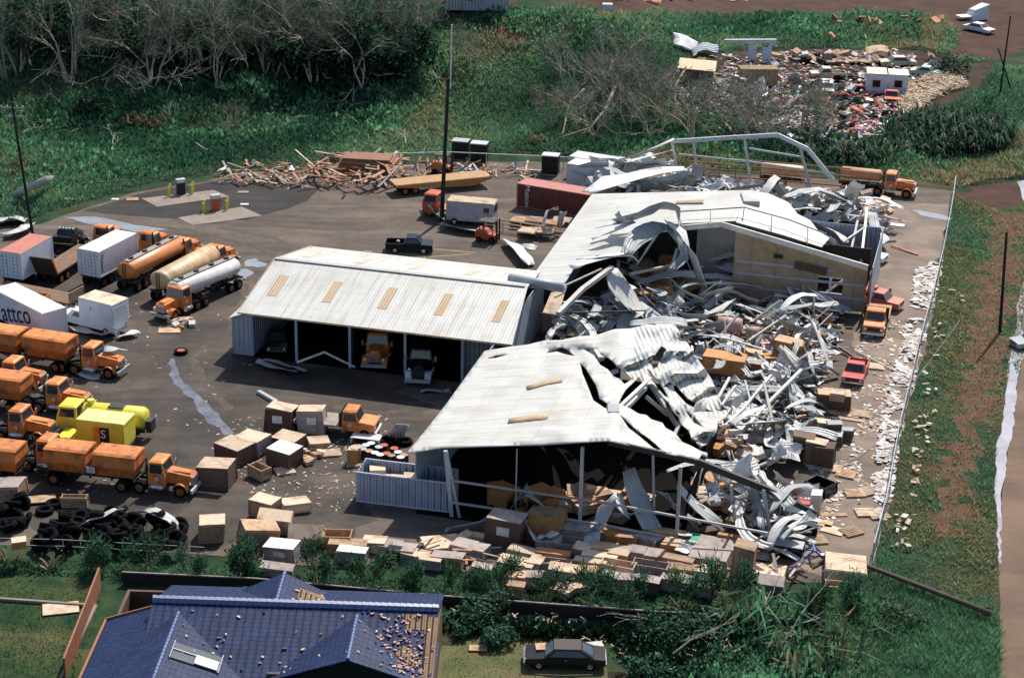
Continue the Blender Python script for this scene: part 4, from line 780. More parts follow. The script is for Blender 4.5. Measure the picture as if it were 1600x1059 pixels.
R('roofing_sheet', 'folded grey gutter-like strip beside the broad white sheet', [(998, 446, 3.4), (1012, 470, 2.4), (1032, 496, 1.2)], 1.1, .9, SHEET_G)
R('roofing_sheet', 'leaf-shaped white sheet tipped up in the middle of the wreck', [(1050, 438, 3.4), (1068, 458, 2.6), (1100, 470, 2.2)], [.6, 2.6, .6], .6)
R('roofing_sheet', 'crumpled white sheet on the heap before the board wall', [(1106, 408, 3.2), (1150, 398, 3.6), (1196, 408, 3.2), (1216, 428, 2.4)], [1.4, 2.2, 2.4, 1.4], .2)
R('roofing_sheet', 'grey ribbed sheet under the crumpled one before the board wall', [(1122, 412, 2.8), (1150, 422, 2.6), (1190, 436, 2.0)], 1.6, -.3, SHEET_G)
R('roofing_sheet', 'long pale sheet lying level below the heap', [(1085, 446, 2.2), (1130, 444, 2.2), (1185, 449, 1.8)], 1.6, .3)
R('roofing_sheet', 'pale sheet arched over a dark hollow in the middle of the wreck', [(1096, 468, 1.6), (1120, 458, 2.6), (1150, 460, 2.2), (1180, 474, 1.4)], 1.4, .5)
R('roofing_sheet', 'triangular ribbed sheet standing beside the round drums', [(1058, 490, 2.2), (1095, 500, 1.8), (1142, 470, 2.4)], [1.4, 2.8, .8], .5)
R('roofing_sheet', 'wide sheet in front of the triangular ribbed one', [(980, 470, 2.4), (1020, 500, 2.2), (1060, 520, 1.6)], 2.4, .2)
R('roofing_sheet', 'long grey curved sheet at the foot of the board wall', [(1262, 452, 2.6), (1285, 462, 2.2), (1318, 490, .8)], [1.0, 2.0, 1.8], .2, SHEET_G)
R('roofing_sheet', 'pale sheet beside the grey curved one at the board wall', [(1210, 462, 1.8), (1250, 470, 1.6), (1305, 497, .8)], 1.5, .3)
R('roofing_sheet', 'bowed ribbed sheet above the orange truck in the rubble', [(1212, 500, 2.4), (1238, 514, 2.0), (1262, 520, 1.6)], 2.6, .5)
R('roofing_sheet', 'tall white sheet leaning at the right edge of the wreck', [(1268, 500, 3.4), (1278, 530, 2.6), (1290, 565, 1.2)], 2.4, 1.0)
R('roofing_sheet', 'ribbed sheet dropping below the tall white one', [(1258, 545, 2.8), (1266, 570, 1.8), (1276, 597, .4)], 2.2, .8)
R('roofing_sheet', 'big ribbed sheet curved like a bowl near the dark crates', [(1165, 664, 2.6), (1205, 662, 1.8), (1240, 672, 1.2), (1252, 704, .5)], [2.0, 4.2, 4.2, 3.2], .4)
R('roofing_sheet', 'twisted upright scrap between the front roof and the beams', [(1100, 625, 3.4), (1088, 652, 2.4), (1080, 684, 1.6)], [.5, 1.6, 1.3], .9, twist=.5)
R('roofing_sheet', 'flat pale slab at the lower edge of the torn front roof', [(1040, 700, 4.4), (1070, 702, 4.2), (1105, 712, 3.8)], 1.6, .2)
R('roofing_sheet', 'dark grey panel tilted under the long steel beams', [(1222, 588, 2.4), (1240, 610, 1.4), (1246, 640, .5)], 2.6, .6, SHEET_G)
R('roofing_sheet', 'straight grey strip leaning from the open front to the crates', [(978, 735, 4.2), (994, 780, 2.2), (1016, 828, .9)], 1.9, .2, SHEET_G)
R('roofing_sheet', 'curved grey strip leaning right of the straight one', [(1030, 770, 3.2), (1050, 790, 1.8), (1092, 826, .5)], 1.5, .3, SHEET_G)
R('roofing_sheet', 'wide grey strip leaning rightmost of three in the open front', [(1055, 763, 3.4), (1085, 792, 2.0), (1126, 826, .5)], 2.2, .1, SHEET_G)
R('roofing_sheet', 'grey sheet folded like a tent at the left of the open front', [(800, 800, .5), (822, 764, 2.8), (850, 798, .6)], 2.4, .1, SHEET_G, curl=0)
R('roofing_sheet', 'white strip between the two upright crates', [(814, 806, 2.0), (824, 826, 1.0), (838, 852, .5)], 1.1, .8)
R('roofing_sheet', 'white curled sheet bent over the front crates', [(978, 800, 1.8), (962, 784, 2.8), (945, 800, 1.9), (926, 838, .4)], [1.6, 1.8, 1.2, 1.0], .4)
R('roofing_sheet', 'white scroll of sheet beside the curled one', [(955, 806, 1.4), (985, 804, 1.6), (1000, 798, 1.6)], 1.0, .9)
R('roofing_sheet', 'white sheet slumped at the right corner of the open front', [(1180, 742, 3.2), (1205, 764, 2.2), (1232, 800, .8)], 2.2, .3)
R('roofing_sheet', 'white sheet fanned out above the dark bin', [(1210, 738, 2.6), (1222, 755, 1.8), (1246, 772, .8)], 1.8, .5)
R('roofing_sheet', 'pale sheet standing beside the red seat at the right corner', [(1214, 770, 2.2), (1222, 790, 1.4), (1220, 815, .5)], 1.8, .9)
R('roofing_sheet', 'long white sheet running to the blue trestle', [(1168, 846, 1.0), (1200, 852, 1.0), (1246, 874, .5)], 1.3, .3)
R('roofing_sheet', 'pale sheet on the ground near the hollow tall crate', [(1170, 858, .4), (1185, 868, .4), (1200, 872, .3)], 1.4, .1)
R('roofing_sheet', 'large slanted slab of fallen roof behind the intact roof', [(920, 302, 3.6), (965, 286, 3.8), (1020, 272, 3.8), (1072, 266, 4.2)], [2.0, 4.2, 4.4, 2.6], .15)
R('roofing_sheet', 'white sheet crumpled at the left of the fallen roof', [(905, 268, 1.2), (925, 262, 2.4), (960, 258, 2.2)], 2.6, .5)
R('roofing_sheet', 'white torn sheet draped below the bare frame', [(925, 255, 2.2), (960, 256, 2.6), (1000, 262, 2.4), (1045, 256, 3.4)], 2.4, .6)
R('roofing_sheet', 'strip of roof still hanging from the left post of the bare frame', [(962, 252, 3.6), (1005, 238, 5.0), (1056, 218, 6.4)], [.8, 1.6, 1.6], .3)
R('roofing_sheet', 'narrow strip under the hanging roof strip', [(965, 258, 3.0), (1010, 246, 4.2), (1050, 236, 5.2)], 1.0, .3)
R('roofing_sheet', 'grey ribbed wall piece below the fallen roof slab', [(1000, 292, 1.6), (1040, 286, 1.8), (1075, 272, 2.4)], 2.0, 1.2, SHEET_G)
R('roofing_sheet', 'pale folded sheet behind the far edge of the warehouse roof', [(1150, 300, 2.2), (1185, 292, 2.8), (1230, 300, 2.4)], 2.2, .4)
R('roofing_sheet', 'long pale sheet creased like a ridge behind the warehouse', [(1225, 305, 3.0), (1275, 292, 4.4), (1320, 312, 2.4)], 3.2, .2, curl=-.1)
R('roofing_sheet', 'upright white sheet at the far right corner of the warehouse', [(1328, 312, 1.0), (1334, 296, 3.0), (1340, 286, 4.4)], 1.6, .5)
R('roofing_sheet', 'white sheet bunched over the far right corner roof', [(1270, 350, 4.6), (1300, 362, 4.4), (1318, 376, 4.2)], 1.8, .5)
R('roofing_sheet', 'white scrap curling down the end of the gutter beam', [(1284, 372, 5.4), (1298, 380, 4.8), (1310, 398, 3.4)], 1.1, .7)
R('roofing_sheet', 'white sheet in the dark ground before the shed bays, left of two', [(400, 566, .25), (425, 574, .4), (462, 584, .25)], .9, .1)
R('roofing_sheet', 'white sheet in the dark ground before the shed bays, right of two', [(412, 562, .5), (445, 571, .6), (476, 580, .3)], .8, .2)
R('roofing_sheet', 'thin white sheet on the ground beside the truck with white fenders', [(656, 610, .15), (680, 610, .15), (703, 611, .1)], .7, 0)
R('roofing_sheet', 'crumpled white sheet behind the tyres below the shed', [(600, 682, .2), (620, 680, .9), (630, 664, 1.9)], 1.2, .6)
R('roofing_sheet', 'pale crumpled sheet lying between the shed and the far yard', [(795, 378, .3), (812, 392, .7), (826, 414, .3)], 1.6, .4)
R('roofing_sheet', 'flat white board on the asphalt beside the crumpled sheet', [(812, 384, .12), (838, 387, .12)], 1.1, 0, curl=0)
R('roofing_sheet', 'bent silver sheet wrapped on the bumper of the far orange truck', [(668, 322, .3), (680, 332, .9), (692, 344, .3)], 1.6, .6, SHEET_G)
R('roofing_sheet', 'long silver sheet lying below the grey van body', [(692, 352, .4), (725, 358, .4), (770, 364, .3)], 1.7, .3, SHEET_G)
R('roofing_sheet', 'white bent sheet over the stacked pallets by the roof edge', [(850, 365, .3), (857, 330, 2.6), (872, 326, 2.8)], 1.2, .5)
R('roofing_sheet', 'small white curled sheet at the roof edge beside the pallets', [(874, 352, 1.0), (882, 330, 2.6)], 1.0, .7)
R('roofing_sheet', 'torn white sheet caught on the left pole', [(26, 312, .3), (48, 296, 1.8), (78, 282, 1.2)], [2.2, 3.2, 1.6], .7)
R('roofing_sheet', 'white sheet lying by the foot of the left pole', [(5, 368, .3), (30, 362, .5), (48, 350, .3)], 1.6, .2)
R('roofing_sheet', 'pale flattened sheet at the left edge below the bank', [(-10, 350, .2), (15, 342, .5), (40, 346, .2)], 2.4, .2)
R('roofing_sheet', 'long pale sheet sagging over the tyre heap', [(104, 838, .5), (140, 812, 1.4), (180, 800, 1.8), (190, 800, 1.6)], 1.1, .4)
R('roofing_sheet', 'bent pale sheet right of the tyre heap top', [(222, 797, 1.4), (250, 806, 1.5), (280, 826, .8)], 1.2, .3)
R('roofing_sheet', 'silver sheet under the box truck, left of three', [(118, 510, .2), (140, 520, .3), (160, 524, .2)], 1.3, .1)
R('roofing_sheet', 'silver sheet under the box truck, middle of three', [(158, 524, .3), (172, 518, .4), (185, 522, .2)], 1.0, .2)
R('roofing_sheet', 'silver sheet under the box truck, right of three', [(180, 528, .15), (198, 524, .25), (212, 521, .15)], 1.1, .1)
R('roofing_sheet', 'white flat sheet beside the wheel of the orange dump truck', [(122, 583, .15), (140, 586, .15), (157, 588, .15)], .9, 0, curl=0)
R('roofing_sheet', 'grey-blue sheet slanting from the silver container to the grey crate', [(700, 828, .3), (735, 820, .6), (760, 812, .8)], .9, .5, SHEET_G)
# long beams
def beam(label, pts, w=.26, m=None, cat='beam', group=None, name='steel_beam'):
    mb = MB(); q = [at(*p) for p in pts]
    for i in range(len(q) - 1): mb.bar(q[i], q[i + 1] + (q[i + 1] - q[i]).normalized() * .03, w * .72, w * .6)
    return ONE(name, mb, m or BEAM, label, cat, group)
beam('thick silver beam leaning beside the bowed sheet at the right of the wreck', [(1217, 541, 3.0), (1262, 597, .5)], .55)
beam('longest pale beam crossing the right half of the wreck', [(1252, 578, 2.8), (1190, 640, 2.0), (1130, 712, .8)], .38)
beam('pale beam just above the longest one', [(1205, 586, 3.0), (1160, 640, 2.2), (1090, 705, 1.2)], .3)
beam('short beam between the curled sheet and the crates', [(1150, 602, 3.2), (1112, 655, 1.8)], .28)
beam('beam beside the orange crates, ending at the curled sheet', [(1140, 590, 3.2), (1122, 622, 2.4)], .3)
beam('bent pale post bowed to the ground beside the longest beam', [(1193, 596, 3.4), (1203, 640, 2.0), (1214, 694, .2)], .3)
beam('thin bent post left of the bowed one', [(1164, 594, 3.2), (1176, 640, 1.8), (1182, 704, .2)], .22)
beam('white beam over the round drums', [(1170, 532, 1.8), (1228, 493, 3.2)], .28)
beam('white beam left of the drums', [(1154, 490, 2.8), (1128, 522, 1.2)], .3)
beam('long dark purlin lying level above the orange crates', [(1076, 520, 2.8), (1140, 530, 2.6), (1196, 547, 2.4)], .22, GALV)
beam('white beam standing up before the board wall window', [(1292, 456, .8), (1334, 426, 3.0)], .32)
beam('white beam leaning below the board wall', [(1214, 450, 1.2), (1258, 428, 2.8)], .32)
beam('white beam in the middle rubble left of the board wall', [(1180, 500, .8), (1219, 470, 2.6)], .34)
beam('upright pale post in the rubble above the orange truck', [(1272, 500, .2), (1272, 462, 3.0)], .24)
beam('heavy pale plank sloping from the tear to the doorway frame', [(956, 418, 6.0), (910, 452, 5.4), (872, 490, 4.8)], .6)
beam('thin pale strut above the heavy plank', [(940, 420, 6.2), (870, 452, 5.4)], .2)
beam('pale beam across the hollow below the arch', [(1062, 412, 3.4), (985, 428, 4.2)], .34)
beam('slanting pale strut under the arch, left', [(1002, 372, 6.6), (982, 408, 4.0)], .3)
beam('slanting pale strut under the arch, right', [(1030, 362, 7.0), (996, 412, 3.6)], .3)
beam('bent pipe-like post beneath the grey hanging sheet', [(1058, 388, 5.0), (1050, 415, 3.4), (1046, 450, 1.2)], .3)
beam('grey beam in the black hollow right of the bent post', [(1098, 415, 3.0), (1060, 448, 1.4)], .24, GALV)
beam('dark doorway frame at the shed end of the wreck', [(846, 520, 2.6), (845, 490, 4.2), (1008, 485, 3.8), (1007, 505, 2.6)], .16, DARK, 'frame', name='door_frame')
beam('black beam lying across the lane side of the wreck', [(1300, 535, .5), (1342, 562, .15)], .3, DARK)
beam('black beam poking out above the brown crates', [(1246, 596, 1.2), (1282, 620, .4)], .35, DARK)
beam('long pale pole lying from the black beam towards the fence', [(1338, 548, .2), (1424, 592, .15)], .16)
beam('orange bars lying on the lane', [(1392, 383, .2), (1434, 398, .1)], .2, ORANGE)
beam('pale truss leg standing at the far right corner', [(1345, 412, 3.2), (1355, 325, 5.6)], .35)
beam('inner truss leg beside the far right corner leg', [(1328, 400, 3.6), (1340, 345, 5.6)], .3)
beam('diagonal brace between the far right corner legs', [(1318, 378, 4.6), (1350, 356, 5.2)], .24)
beam('pale rail below the corner legs, sloping to the lane', [(1330, 388, 3.8), (1354, 400, 3.0)], .22)
beam('orange post standing in the far right rubble', [(1339, 338, .6), (1341, 312, 3.4)], .26, ORANGE_R)
beam('white post leaning beside the orange post', [(1328, 335, 1.0), (1336, 310, 3.6)], .3)
beam('white channel lying from the blue trestle to the crates', [(1228, 892, .3), (1256, 876, .6)], .4)
beam('white channel lying right of the blue trestle', [(1282, 868, .4), (1310, 868, .3)], .45)
beam('white peaked trim fallen before the second shed bay', [(464, 566, 1.4), (507, 550, 2.2), (554, 573, .8)], .22, WHITE, 'trim', name='trim_piece')
beam('pale plank on the dark ground below the crates at the shed', [(404, 612, .15), (432, 628, .15)], .5, SHEET_G, 'plank', name='plank')
mb = MB(); mb.box(-.75, .75, -.04, .04, 0, 2.7); ONE('door_panel', mb, PLY_L, 'pale board panel standing under the dark doorway frame', 'panel', loc=at(858, 520, 0), rz=VANG)
mb = MB(); q_ = [at(868, 440, 5.3), at(886, 446, 5.2), at(872, 492, 4.2), at(848, 488, 4.3)]; mb.add(q_ + [p - Vector((0, 0, .1)) for p in q_], [(0, 1, 2, 3), (7, 6, 5, 4), (0, 4, 5, 1), (1, 5, 6, 2), (2, 6, 7, 3), (3, 7, 4, 0)]); ONE('board_strip', mb, PLY_L, 'long tan board strip sloping down beside the heavy plank at the tear', 'board')
tr = T('trestle', 'blue metal trestle among white channels at the bottom right of the wreck', 'trestle', at(1270, 872))
for s in (-1, 1):
    mb = MB(); mb.bar((-.9, s * .5, 0), (0, s * .4, .9), .1, .1); mb.bar((.9, s * .5, 0), (0, s * .4, .9), .1, .1); mb.bar((-.5, s * .45, .45), (.5, s * .45, .45), .08, .08); P('leg', mb, BLUEP, tr)
mb = MB(); mb.bar((0, -.7, .92), (0, .7, .92), .14, .14); P('bar', mb, BLUEP, tr)
# scattered smaller pieces
random.seed(77)
WRECK = [[(985, 400), (1090, 420), (1210, 430), (1330, 495), (1290, 560), (1270, 640), (1255, 700), (1180, 730), (1090, 640), (1070, 520), (960, 500), (900, 500), (950, 440)], [(1090, 720), (1180, 735), (1260, 770), (1245, 850), (1170, 830), (1100, 780)], [(1150, 300), (1240, 300), (1330, 300), (1385, 330), (1375, 370), (1330, 350), (1260, 340)], [(900, 262), (1050, 250), (1110, 290), (1100, 300), (930, 300)]]
def rnd_in(poly):
    xs = [p[0] for p in poly]; ys = [p[1] for p in poly]
    while True:
        x, y = random.uniform(min(xs), max(xs)), random.uniform(min(ys), max(ys))
        if inpoly(np.array([x]), np.array([y]), poly)[0]: return x, y
scr = []
for k in range(7):
    L, wd = random.uniform(1.6, 4.0), random.uniform(.25, .8); n = 5; rows = []
    for i in range(n):
        t = i / (n - 1); x = (t - .5) * L; zz_ = random.gauss(0, .28); yy_ = random.gauss(0, .15); tw_ = random.gauss(0, .35); rows.append([Vector((x, yy_ + (j - 1) * wd / 2, zz_ + (j - 1) * tw_ * wd + random.gauss(0, .05))) for j in range(3)])
    mb, uv = grid_sheet(rows, 1, .02, 'col'); me = mb.mesh('metal_strip', SHEET if k % 3 else SHEET_G, k % 2 == 0)
    l = me.uv_layers.new(name='UVMap')
    for lp in me.loops: l.data[lp.index].uv = uv[lp.vertex_index]
    scr.append(me)
plates = []
for k in range(7):
    L, wd = random.uniform(2.2, 4.2), random.uniform(1.4, 2.4); nx, ny = 5, 4; H = [[0.0] * ny for _ in range(nx)]; fx = [random.uniform(-.55, .55) for _ in range(nx)]; kx = random.uniform(-.35, .35)
    rows = [[Vector(((i / (nx - 1) - .5) * L + random.gauss(0, .12), (j / (ny - 1) - .5) * wd + random.gauss(0, .12), fx[i] + kx * j + random.gauss(0, .08))) for j in range(ny)] for i in range(nx)]
    mb, uv = grid_sheet(rows, 1, .03, 'row' if k % 2 else 'col'); me = mb.mesh('scrap_sheet', SHEET); l = me.uv_layers.new(name='UVMap')
    for lp in me.loops: l.data[lp.index].uv = uv[lp.vertex_index]
    plates.append(me)
longs = []
for k in range(9):
    L = random.uniform(4.2, 7.5); wd = random.uniform(.55, 1.35); n = 8; A_ = random.uniform(-.5, .9); tw = random.uniform(-1.3, 1.3); yb = random.gauss(0, .5); rows = []; kink = random.randrange(2, 6); kz = random.gauss(0, .5)
    for i in range(n):
        t = i / (n - 1); an = tw * (t - .3); zc = A_ * math.sin(t * math.pi) + (kz * abs(t - kink / 7) * 1.5); yc = yb * math.sin(t * math.pi * 1.3); ww = wd * (1 - .5 * max(0, t - .75) * 2)
        rows.append([Vector(((t - .5) * L, yc + u * ww / 2 * math.cos(an), zc + u * ww / 2 * math.sin(an) + abs(u) * .12)) for u in (-1, -.3, .35, 1)])
    mb, uv = grid_sheet(rows, 2, .02, 'col', .1, k); me = mb.mesh('long_sheet', [SHEET, SHEET_G, MATS['ribbed_torn_sheet']][k % 3], True); l = me.uv_layers.new(name='UVMap')
    for lp in me.loops: l.data[lp.index].uv = uv[lp.vertex_index]
    longs.append(me)
bms = []
WRECK2 = [(890, 470), (1000, 465), (1065, 495), (1060, 515), (960, 512), (890, 525), (850, 530)]
for k in range(4):
    mb = MB(); L = random.uniform(2, 4.5); b = random.uniform(-.3, .3); w_ = random.uniform(.06, .16); mb.bar((-L / 2, 0, 0), (0, 0, b), w_, w_); mb.bar((0, 0, b), (L / 2, 0, 0), w_, w_); bms.append(mb.mesh('bent_beam', BEAM if k % 2 else GALV))
REG = ['in the collapsed middle of the warehouse', 'at the broken right corner of the open front', 'on the rubble behind the far end of the warehouse', 'on the fallen roof below the bare steel frame']
def strew(name, meshes, label, cat, group, polys, n, zmax, tilt, sc=(.8, 1.3)):
    for i in range(n):
        x, y = rnd_in(polys); z = random.uniform(.15, zmax)
        o = bpy.data.objects.new(name, random.choice(meshes)); COL.objects.link(o); o.location = at(x, y, z); o.rotation_euler = (random.gauss(0, tilt), random.gauss(0, tilt), random.uniform(0, 6.28)); o.scale = (random.uniform(*sc),) * 3; tag(o, label, cat, group)
strew('scrap_sheet', plates, 'bent sheet of pale roofing piled between the shed and the arched front roof', 'sheet metal', 'sheets piled beside the shed end', WRECK2, 18, 2.2, .4, (.5, 1.1))
strew('long_sheet', longs, 'long pale sheet draped over the hollow beside the shed end', 'sheet metal', 'long sheets beside the shed end', WRECK2, 22, 3.2, .22, (.5, .9))
strew('scrap_sheet', plates, 'pale roofing sheet strewn among the rusty rails below the bare frame', 'sheet metal', 'sheets below the bare frame', [(1075, 268), (1180, 280), (1220, 298), (1080, 298)], 26, 1.4, .4, (.45, .9))
for i, (n1, n2) in enumerate(((100, 110), (24, 30), (36, 46), (16, 16))):
    strew('metal_strip', scr, 'narrow torn strip of roofing ' + REG[i], 'sheet metal', 'strips of roofing ' + REG[i], WRECK[i], n1, 1.7, .45)
    strew('scrap_sheet', plates, 'bent scrap of pale roofing ' + REG[i], 'sheet metal', 'scraps of roofing ' + REG[i], WRECK[i], (46, 14, 24, 16)[i], 2.2, .45, (.4, .95))
    strew('long_sheet', longs, 'long twisted sheet of torn roofing ' + REG[i], 'sheet metal', 'long torn sheets ' + REG[i], WRECK[i], (66, 14, 20, 12)[i], 2.9, .22, (.55, 1.05))
    strew('bent_beam', bms, 'short bent steel strut ' + REG[i], 'beam', 'struts ' + REG[i], WRECK[i], n2, 1.9, .4)
# ------------------------------------------------------------ vehicles (local: x forward, z up, origin on the ground at mid length)
WM = {}
RIMO = mat('dirty_orange_rim', (.34, .12, .035), .7, col2=(.16, .06, .025), scale=5)
def wheel(par, x, y, r, w_, rim=None):
    rim = RIMO if rim is ORANGE else rim
    k = (r, w_, rim.name if rim else 'n')
    if k not in WM:
        a = MB(); a.lathe('y', (0, 0, 0), [(-w_ / 2, r * .6), (-w_ / 2, r * .92), (-w_ / 2 + .04, r), (w_ / 2 - .04, r), (w_ / 2, r * .92), (w_ / 2, r * .6)], 14)
        b = MB(); b.lathe('y', (0, 0, 0), [(-w_ / 2 - .02, r * .2), (-w_ / 2 + .0, r * .35), (-w_ / 2 - .015, r * .58), (w_ / 2 + .015, r * .58), (w_ / 2, r * .35), (w_ / 2 + .02, r * .2)], 12)
        WM[k] = (a.mesh('wheel', TYRE), b.mesh('rim', rim or CHROME))
    o = P('wheel', WM[k][0], None, par, loc=(x, y, r)); P('rim', WM[k][1], None, o)
def pane(par, name, pts, m=GLASS): mb = MB(); mb.quad(*pts); return P(name, mb, m, par)
def hl(par, x, ys, z, r=.1, nm='headlight'):
    for y in ys: mb = MB(); mb.lathe('x', (x, y, z), [(-.03, r), (.03, r), (.05, r * .6)], 8); P(nm, mb, LAMP, par)
def cabin(t, paint, x0, x1, wd, z0, zb, z1, fx, rx, tw, roofm=None, nm='cab'):
    """cab: box to the belt line zb, glasshouse to z1; fx/rx windscreen/rear slopes, tw side taper"""
    h = wd / 2; mb = MB(); mb.box(x0, x1, -h, h, z0, zb); g = [(x0, -h, zb), (x1, -h, zb), (x1, h, zb), (x0, h, zb)]; hp = h - tw
    tp = [(x0 + rx, -hp, z1), (x1 - fx, -hp, z1), (x1 - fx, hp, z1), (x0 + rx, hp, z1)]; mb.hexa(g + tp); P(nm, mb, paint, t)
    rb = MB(); rb.box(x0 + rx - .05, x1 - fx + .08, -hp - .04, hp + .04, z1, z1 + .07, .03, .03); z1 > 1.8 and rb.box(x0 + rx + .05, x1 - fx - .04, -hp + .08, hp - .08, z1 + .07, z1 + .14, .12, .12); P('roof', rb, roofm or paint, t)
    def L(p, q, a): return tuple(p[i] + (q[i] - p[i]) * a for i in range(3))
    def inset(a, b, c, d, off, i=.12, lo=.1, hi=.88):
        q = [L(L(a, b, i), L(d, c, i), lo), L(L(a, b, 1 - i), L(d, c, 1 - i), lo), L(L(a, b, 1 - i), L(d, c, 1 - i), hi), L(L(a, b, i), L(d, c, i), hi)]; return [tuple(Vector(p) + Vector(off)) for p in q]
    pane(t, 'windscreen', inset(g[1], g[2], tp[2], tp[1], (.02, 0, .01), .06)); pane(t, 'rear_window', inset(g[3], g[0], tp[0], tp[3], (-.02, 0, .01), .15))
    pane(t, 'side_window', inset(g[0], g[1], tp[1], tp[0], (0, -.02, 0), .1)); pane(t, 'side_window', inset(g[2], g[3], tp[3], tp[2], (0, .02, 0), .1))
    return h
def emblem(t, x, y, z):
    mb = MB(); s = 1 if y > 0 else -1; mb.lathe('y', (x, y, z), [(-.012, .16), (.012, .16)], 12); P('door_emblem', mb, PAPER, t)
    mb = MB(); mb.lathe('y', (x, y + s * .015, z), [(-.01, .07), (.012, .07)], 8); P('emblem_centre', mb, RED_P, t)
def tractor(label, paint=ORANGE, L=6.2, axles=2, rim=ORANGE, group=None, fend=None, stack=True):
    t = T('truck_tractor', label, 'truck', (0, 0, 0), 0, group); F = L / 2
    mb = MB(); mb.box(-F, F - .2, -.42, -.28, .62, .88); mb.box(-F, F - .2, .28, .42, .62, .88); mb.box(-F + .1, -F + .3, -.42, .42, .62, .85); P('frame', mb, DARK, t)
    xh = F - 2.15
    mb = MB(); mb.prism([(xh, .95), (F - .15, .95), (F - .12, 1.55), (F - .25, 1.68), (xh, 1.86)], -.55, .55); mb.box(xh + .1, F - .3, -.38, .38, 1.7, 1.86, .1, .1); P('hood', mb, paint, t)
    mb = MB(); mb.box(F - .13, F - .06, -.48, .48, .92, 1.58)
    for k in range(6): mb.box(F - .06, F - .04, -.42 + k * .15, -.36 + k * .15, .95, 1.52)
    P('grille', mb, CHROME if paint is not BLACK else DARK, t)
    mb = MB(); mb.box(F - .1, F + .08, -1.12, 1.12, .48, .78); P('bumper', mb, GALV, t)
    for s in (-1, 1):
        prof = [(.62 * math.cos(a), .62 * math.sin(a)) for a in [math.pi * k / 7 for k in range(8)]]; mb = MB(); xc = F - .95
        pr = [(xc + x, .58 + z) for x, z in prof] + [(xc + x * .88, .58 + z * .88) for x, z in reversed(prof)]
        mb.prism(pr, min(s * .55, s * 1.12), max(s * .55, s * 1.12)); P('fender', mb, fend or paint, t)
        mb = MB(); mb.cyl((xh - 1.3, s * .92, .62), (xh - .2, s * .92, .62), .27, n=10); P('fuel_tank', mb, CHROME, t, True)
        wheel(t, F - .95, s * .92, .52, .3, rim)
        for k in range(axles): wheel(t, -F + .75 + k * 1.25, s * .88, .52, .55, rim)
    h = cabin(t, paint, xh - 1.35, xh, 2.0, .85, 1.75, 2.6, .22, .08, .14)
    for s in (-1, 1): mb = MB(); mb.bar((xh - .1, s * 1.0, 1.8), (xh, s * 1.3, 1.9), .04, .04); mb.box(xh - .03, xh + .05, s * 1.3 - .1, s * 1.3 + .1, 1.65, 2.15); P('mirror', mb, CHROME, t)
    hl(t, F - .2, (-.8, .8), 1.15, .13); emblem(t, xh - .65, -1.01, 1.35); emblem(t, xh - .65, 1.01, 1.35)
    if stack: mb = MB(); mb.cyl((xh - 1.5, -.8, .9), (xh - 1.5, -.8, 3.0), .07, n=8); mb.cyl((xh - 1.5, -.8, 1.6), (xh - 1.5, -.8, 2.4), .12, n=8); P('exhaust_stack', mb, DARK, t)
    mb = MB(); mb.cyl((-F + 1.3, 0, .9), (-F + 1.3, 0, 1.05), .45, n=12); P('fifth_wheel', mb, DARK, t)
    return t
def place(t, pf, pr, L):
    """front of the vehicle on the ground at pixel pf, heading away from pixel pr"""
    f, r = at(*pf), at(*pr); d = (f - r).normalized(); c = f - d * (L / 2); t.location = (c.x, c.y, 0); t.rotation_euler = (0, 0, math.atan2(d.y, d.x)); return t
def trailer_base(t, L, axx, r=.5, rim=ORANGE, z=1.15, deckz=None, legs=True):
    mb = MB(); mb.box(-L / 2, L / 2, -.5, -.36, z - .3, z); mb.box(-L / 2, L / 2, .36, .5, z - .3, z)
    for k in range(5): x = -L / 2 + .2 + k * (L - .4) / 4; mb.box(x - .06, x + .06, -1.15, 1.15, z - .16, z)
    P('chassis', mb, DARK, t)
    for x in axx:
        for s in (-1, 1): wheel(t, x, s * .92, r, .5, rim)
    if legs:
        for s in (-1, 1): mb = MB(); mb.box(L / 2 - 2.2, L / 2 - 2.05, s * .7 - .06, s * .7 + .06, .05, z - .16); mb.box(L / 2 - 2.28, L / 2 - 1.97, s * .7 - .12, s * .7 + .12, 0, .05); P('landing_leg', mb, DARK, t)
def box_trailer(label, L, body, roofm, z0=1.2, z1=3.8, name='box_trailer', doors=True, rim=DARK):
    t = T(name, label, 'trailer'); trailer_base(t, L, (-L / 2 + .8, -L / 2 + 2.0), rim=rim)
    mb = MB(); mb.box(-L / 2, L / 2, -1.22, 1.22, z0, z1); P('body', mb, body, t)
    mb = MB(); mb.box(-L / 2 - .01, L / 2 + .01, -1.23, 1.23, z1, z1 + .05, .05, .05); P('roof', mb, roofm, t)
    mb = MB()
    for x in (-L / 2, L / 2):
        for s in (-1, 1): mb.box(x - .05, x + .05, s * 1.22 - .05, s * 1.22 + .05, z0 - .02, z1 + .02)
    for s in (-1, 1): mb.box(-L / 2, L / 2, s * 1.23 - .02, s * 1.23 + .02, z0 - .03, z0 + .1)
    P('edge_rail', mb, WHITE, t)
    if doors:
        for s in (-1, 1):
            mb = MB(); mb.box(-L / 2 - .05, -L / 2 - .01, min(s * .03, s * 1.12), max(s * .03, s * 1.12), z0 + .06, z1 - .08); d = P('door', mb, body, t)
            b = MB(); b.cyl((-L / 2 - .08, s * .35, z0 + .1), (-L / 2 - .08, s * .35, z1 - .1), .025, n=5); b.cyl((-L / 2 - .08, s * .8, z0 + .1), (-L / 2 - .08, s * .8, z1 - .1), .025, n=5)
            for k in range(6): b.box(-L / 2 - .07, -L / 2 - .05, min(s * .12, s * 1.05), max(s * .12, s * 1.05), z0 + .35 + k * .36, z0 + .39 + k * .36)
            P('lock_bar', b, GALV, d)
    return t
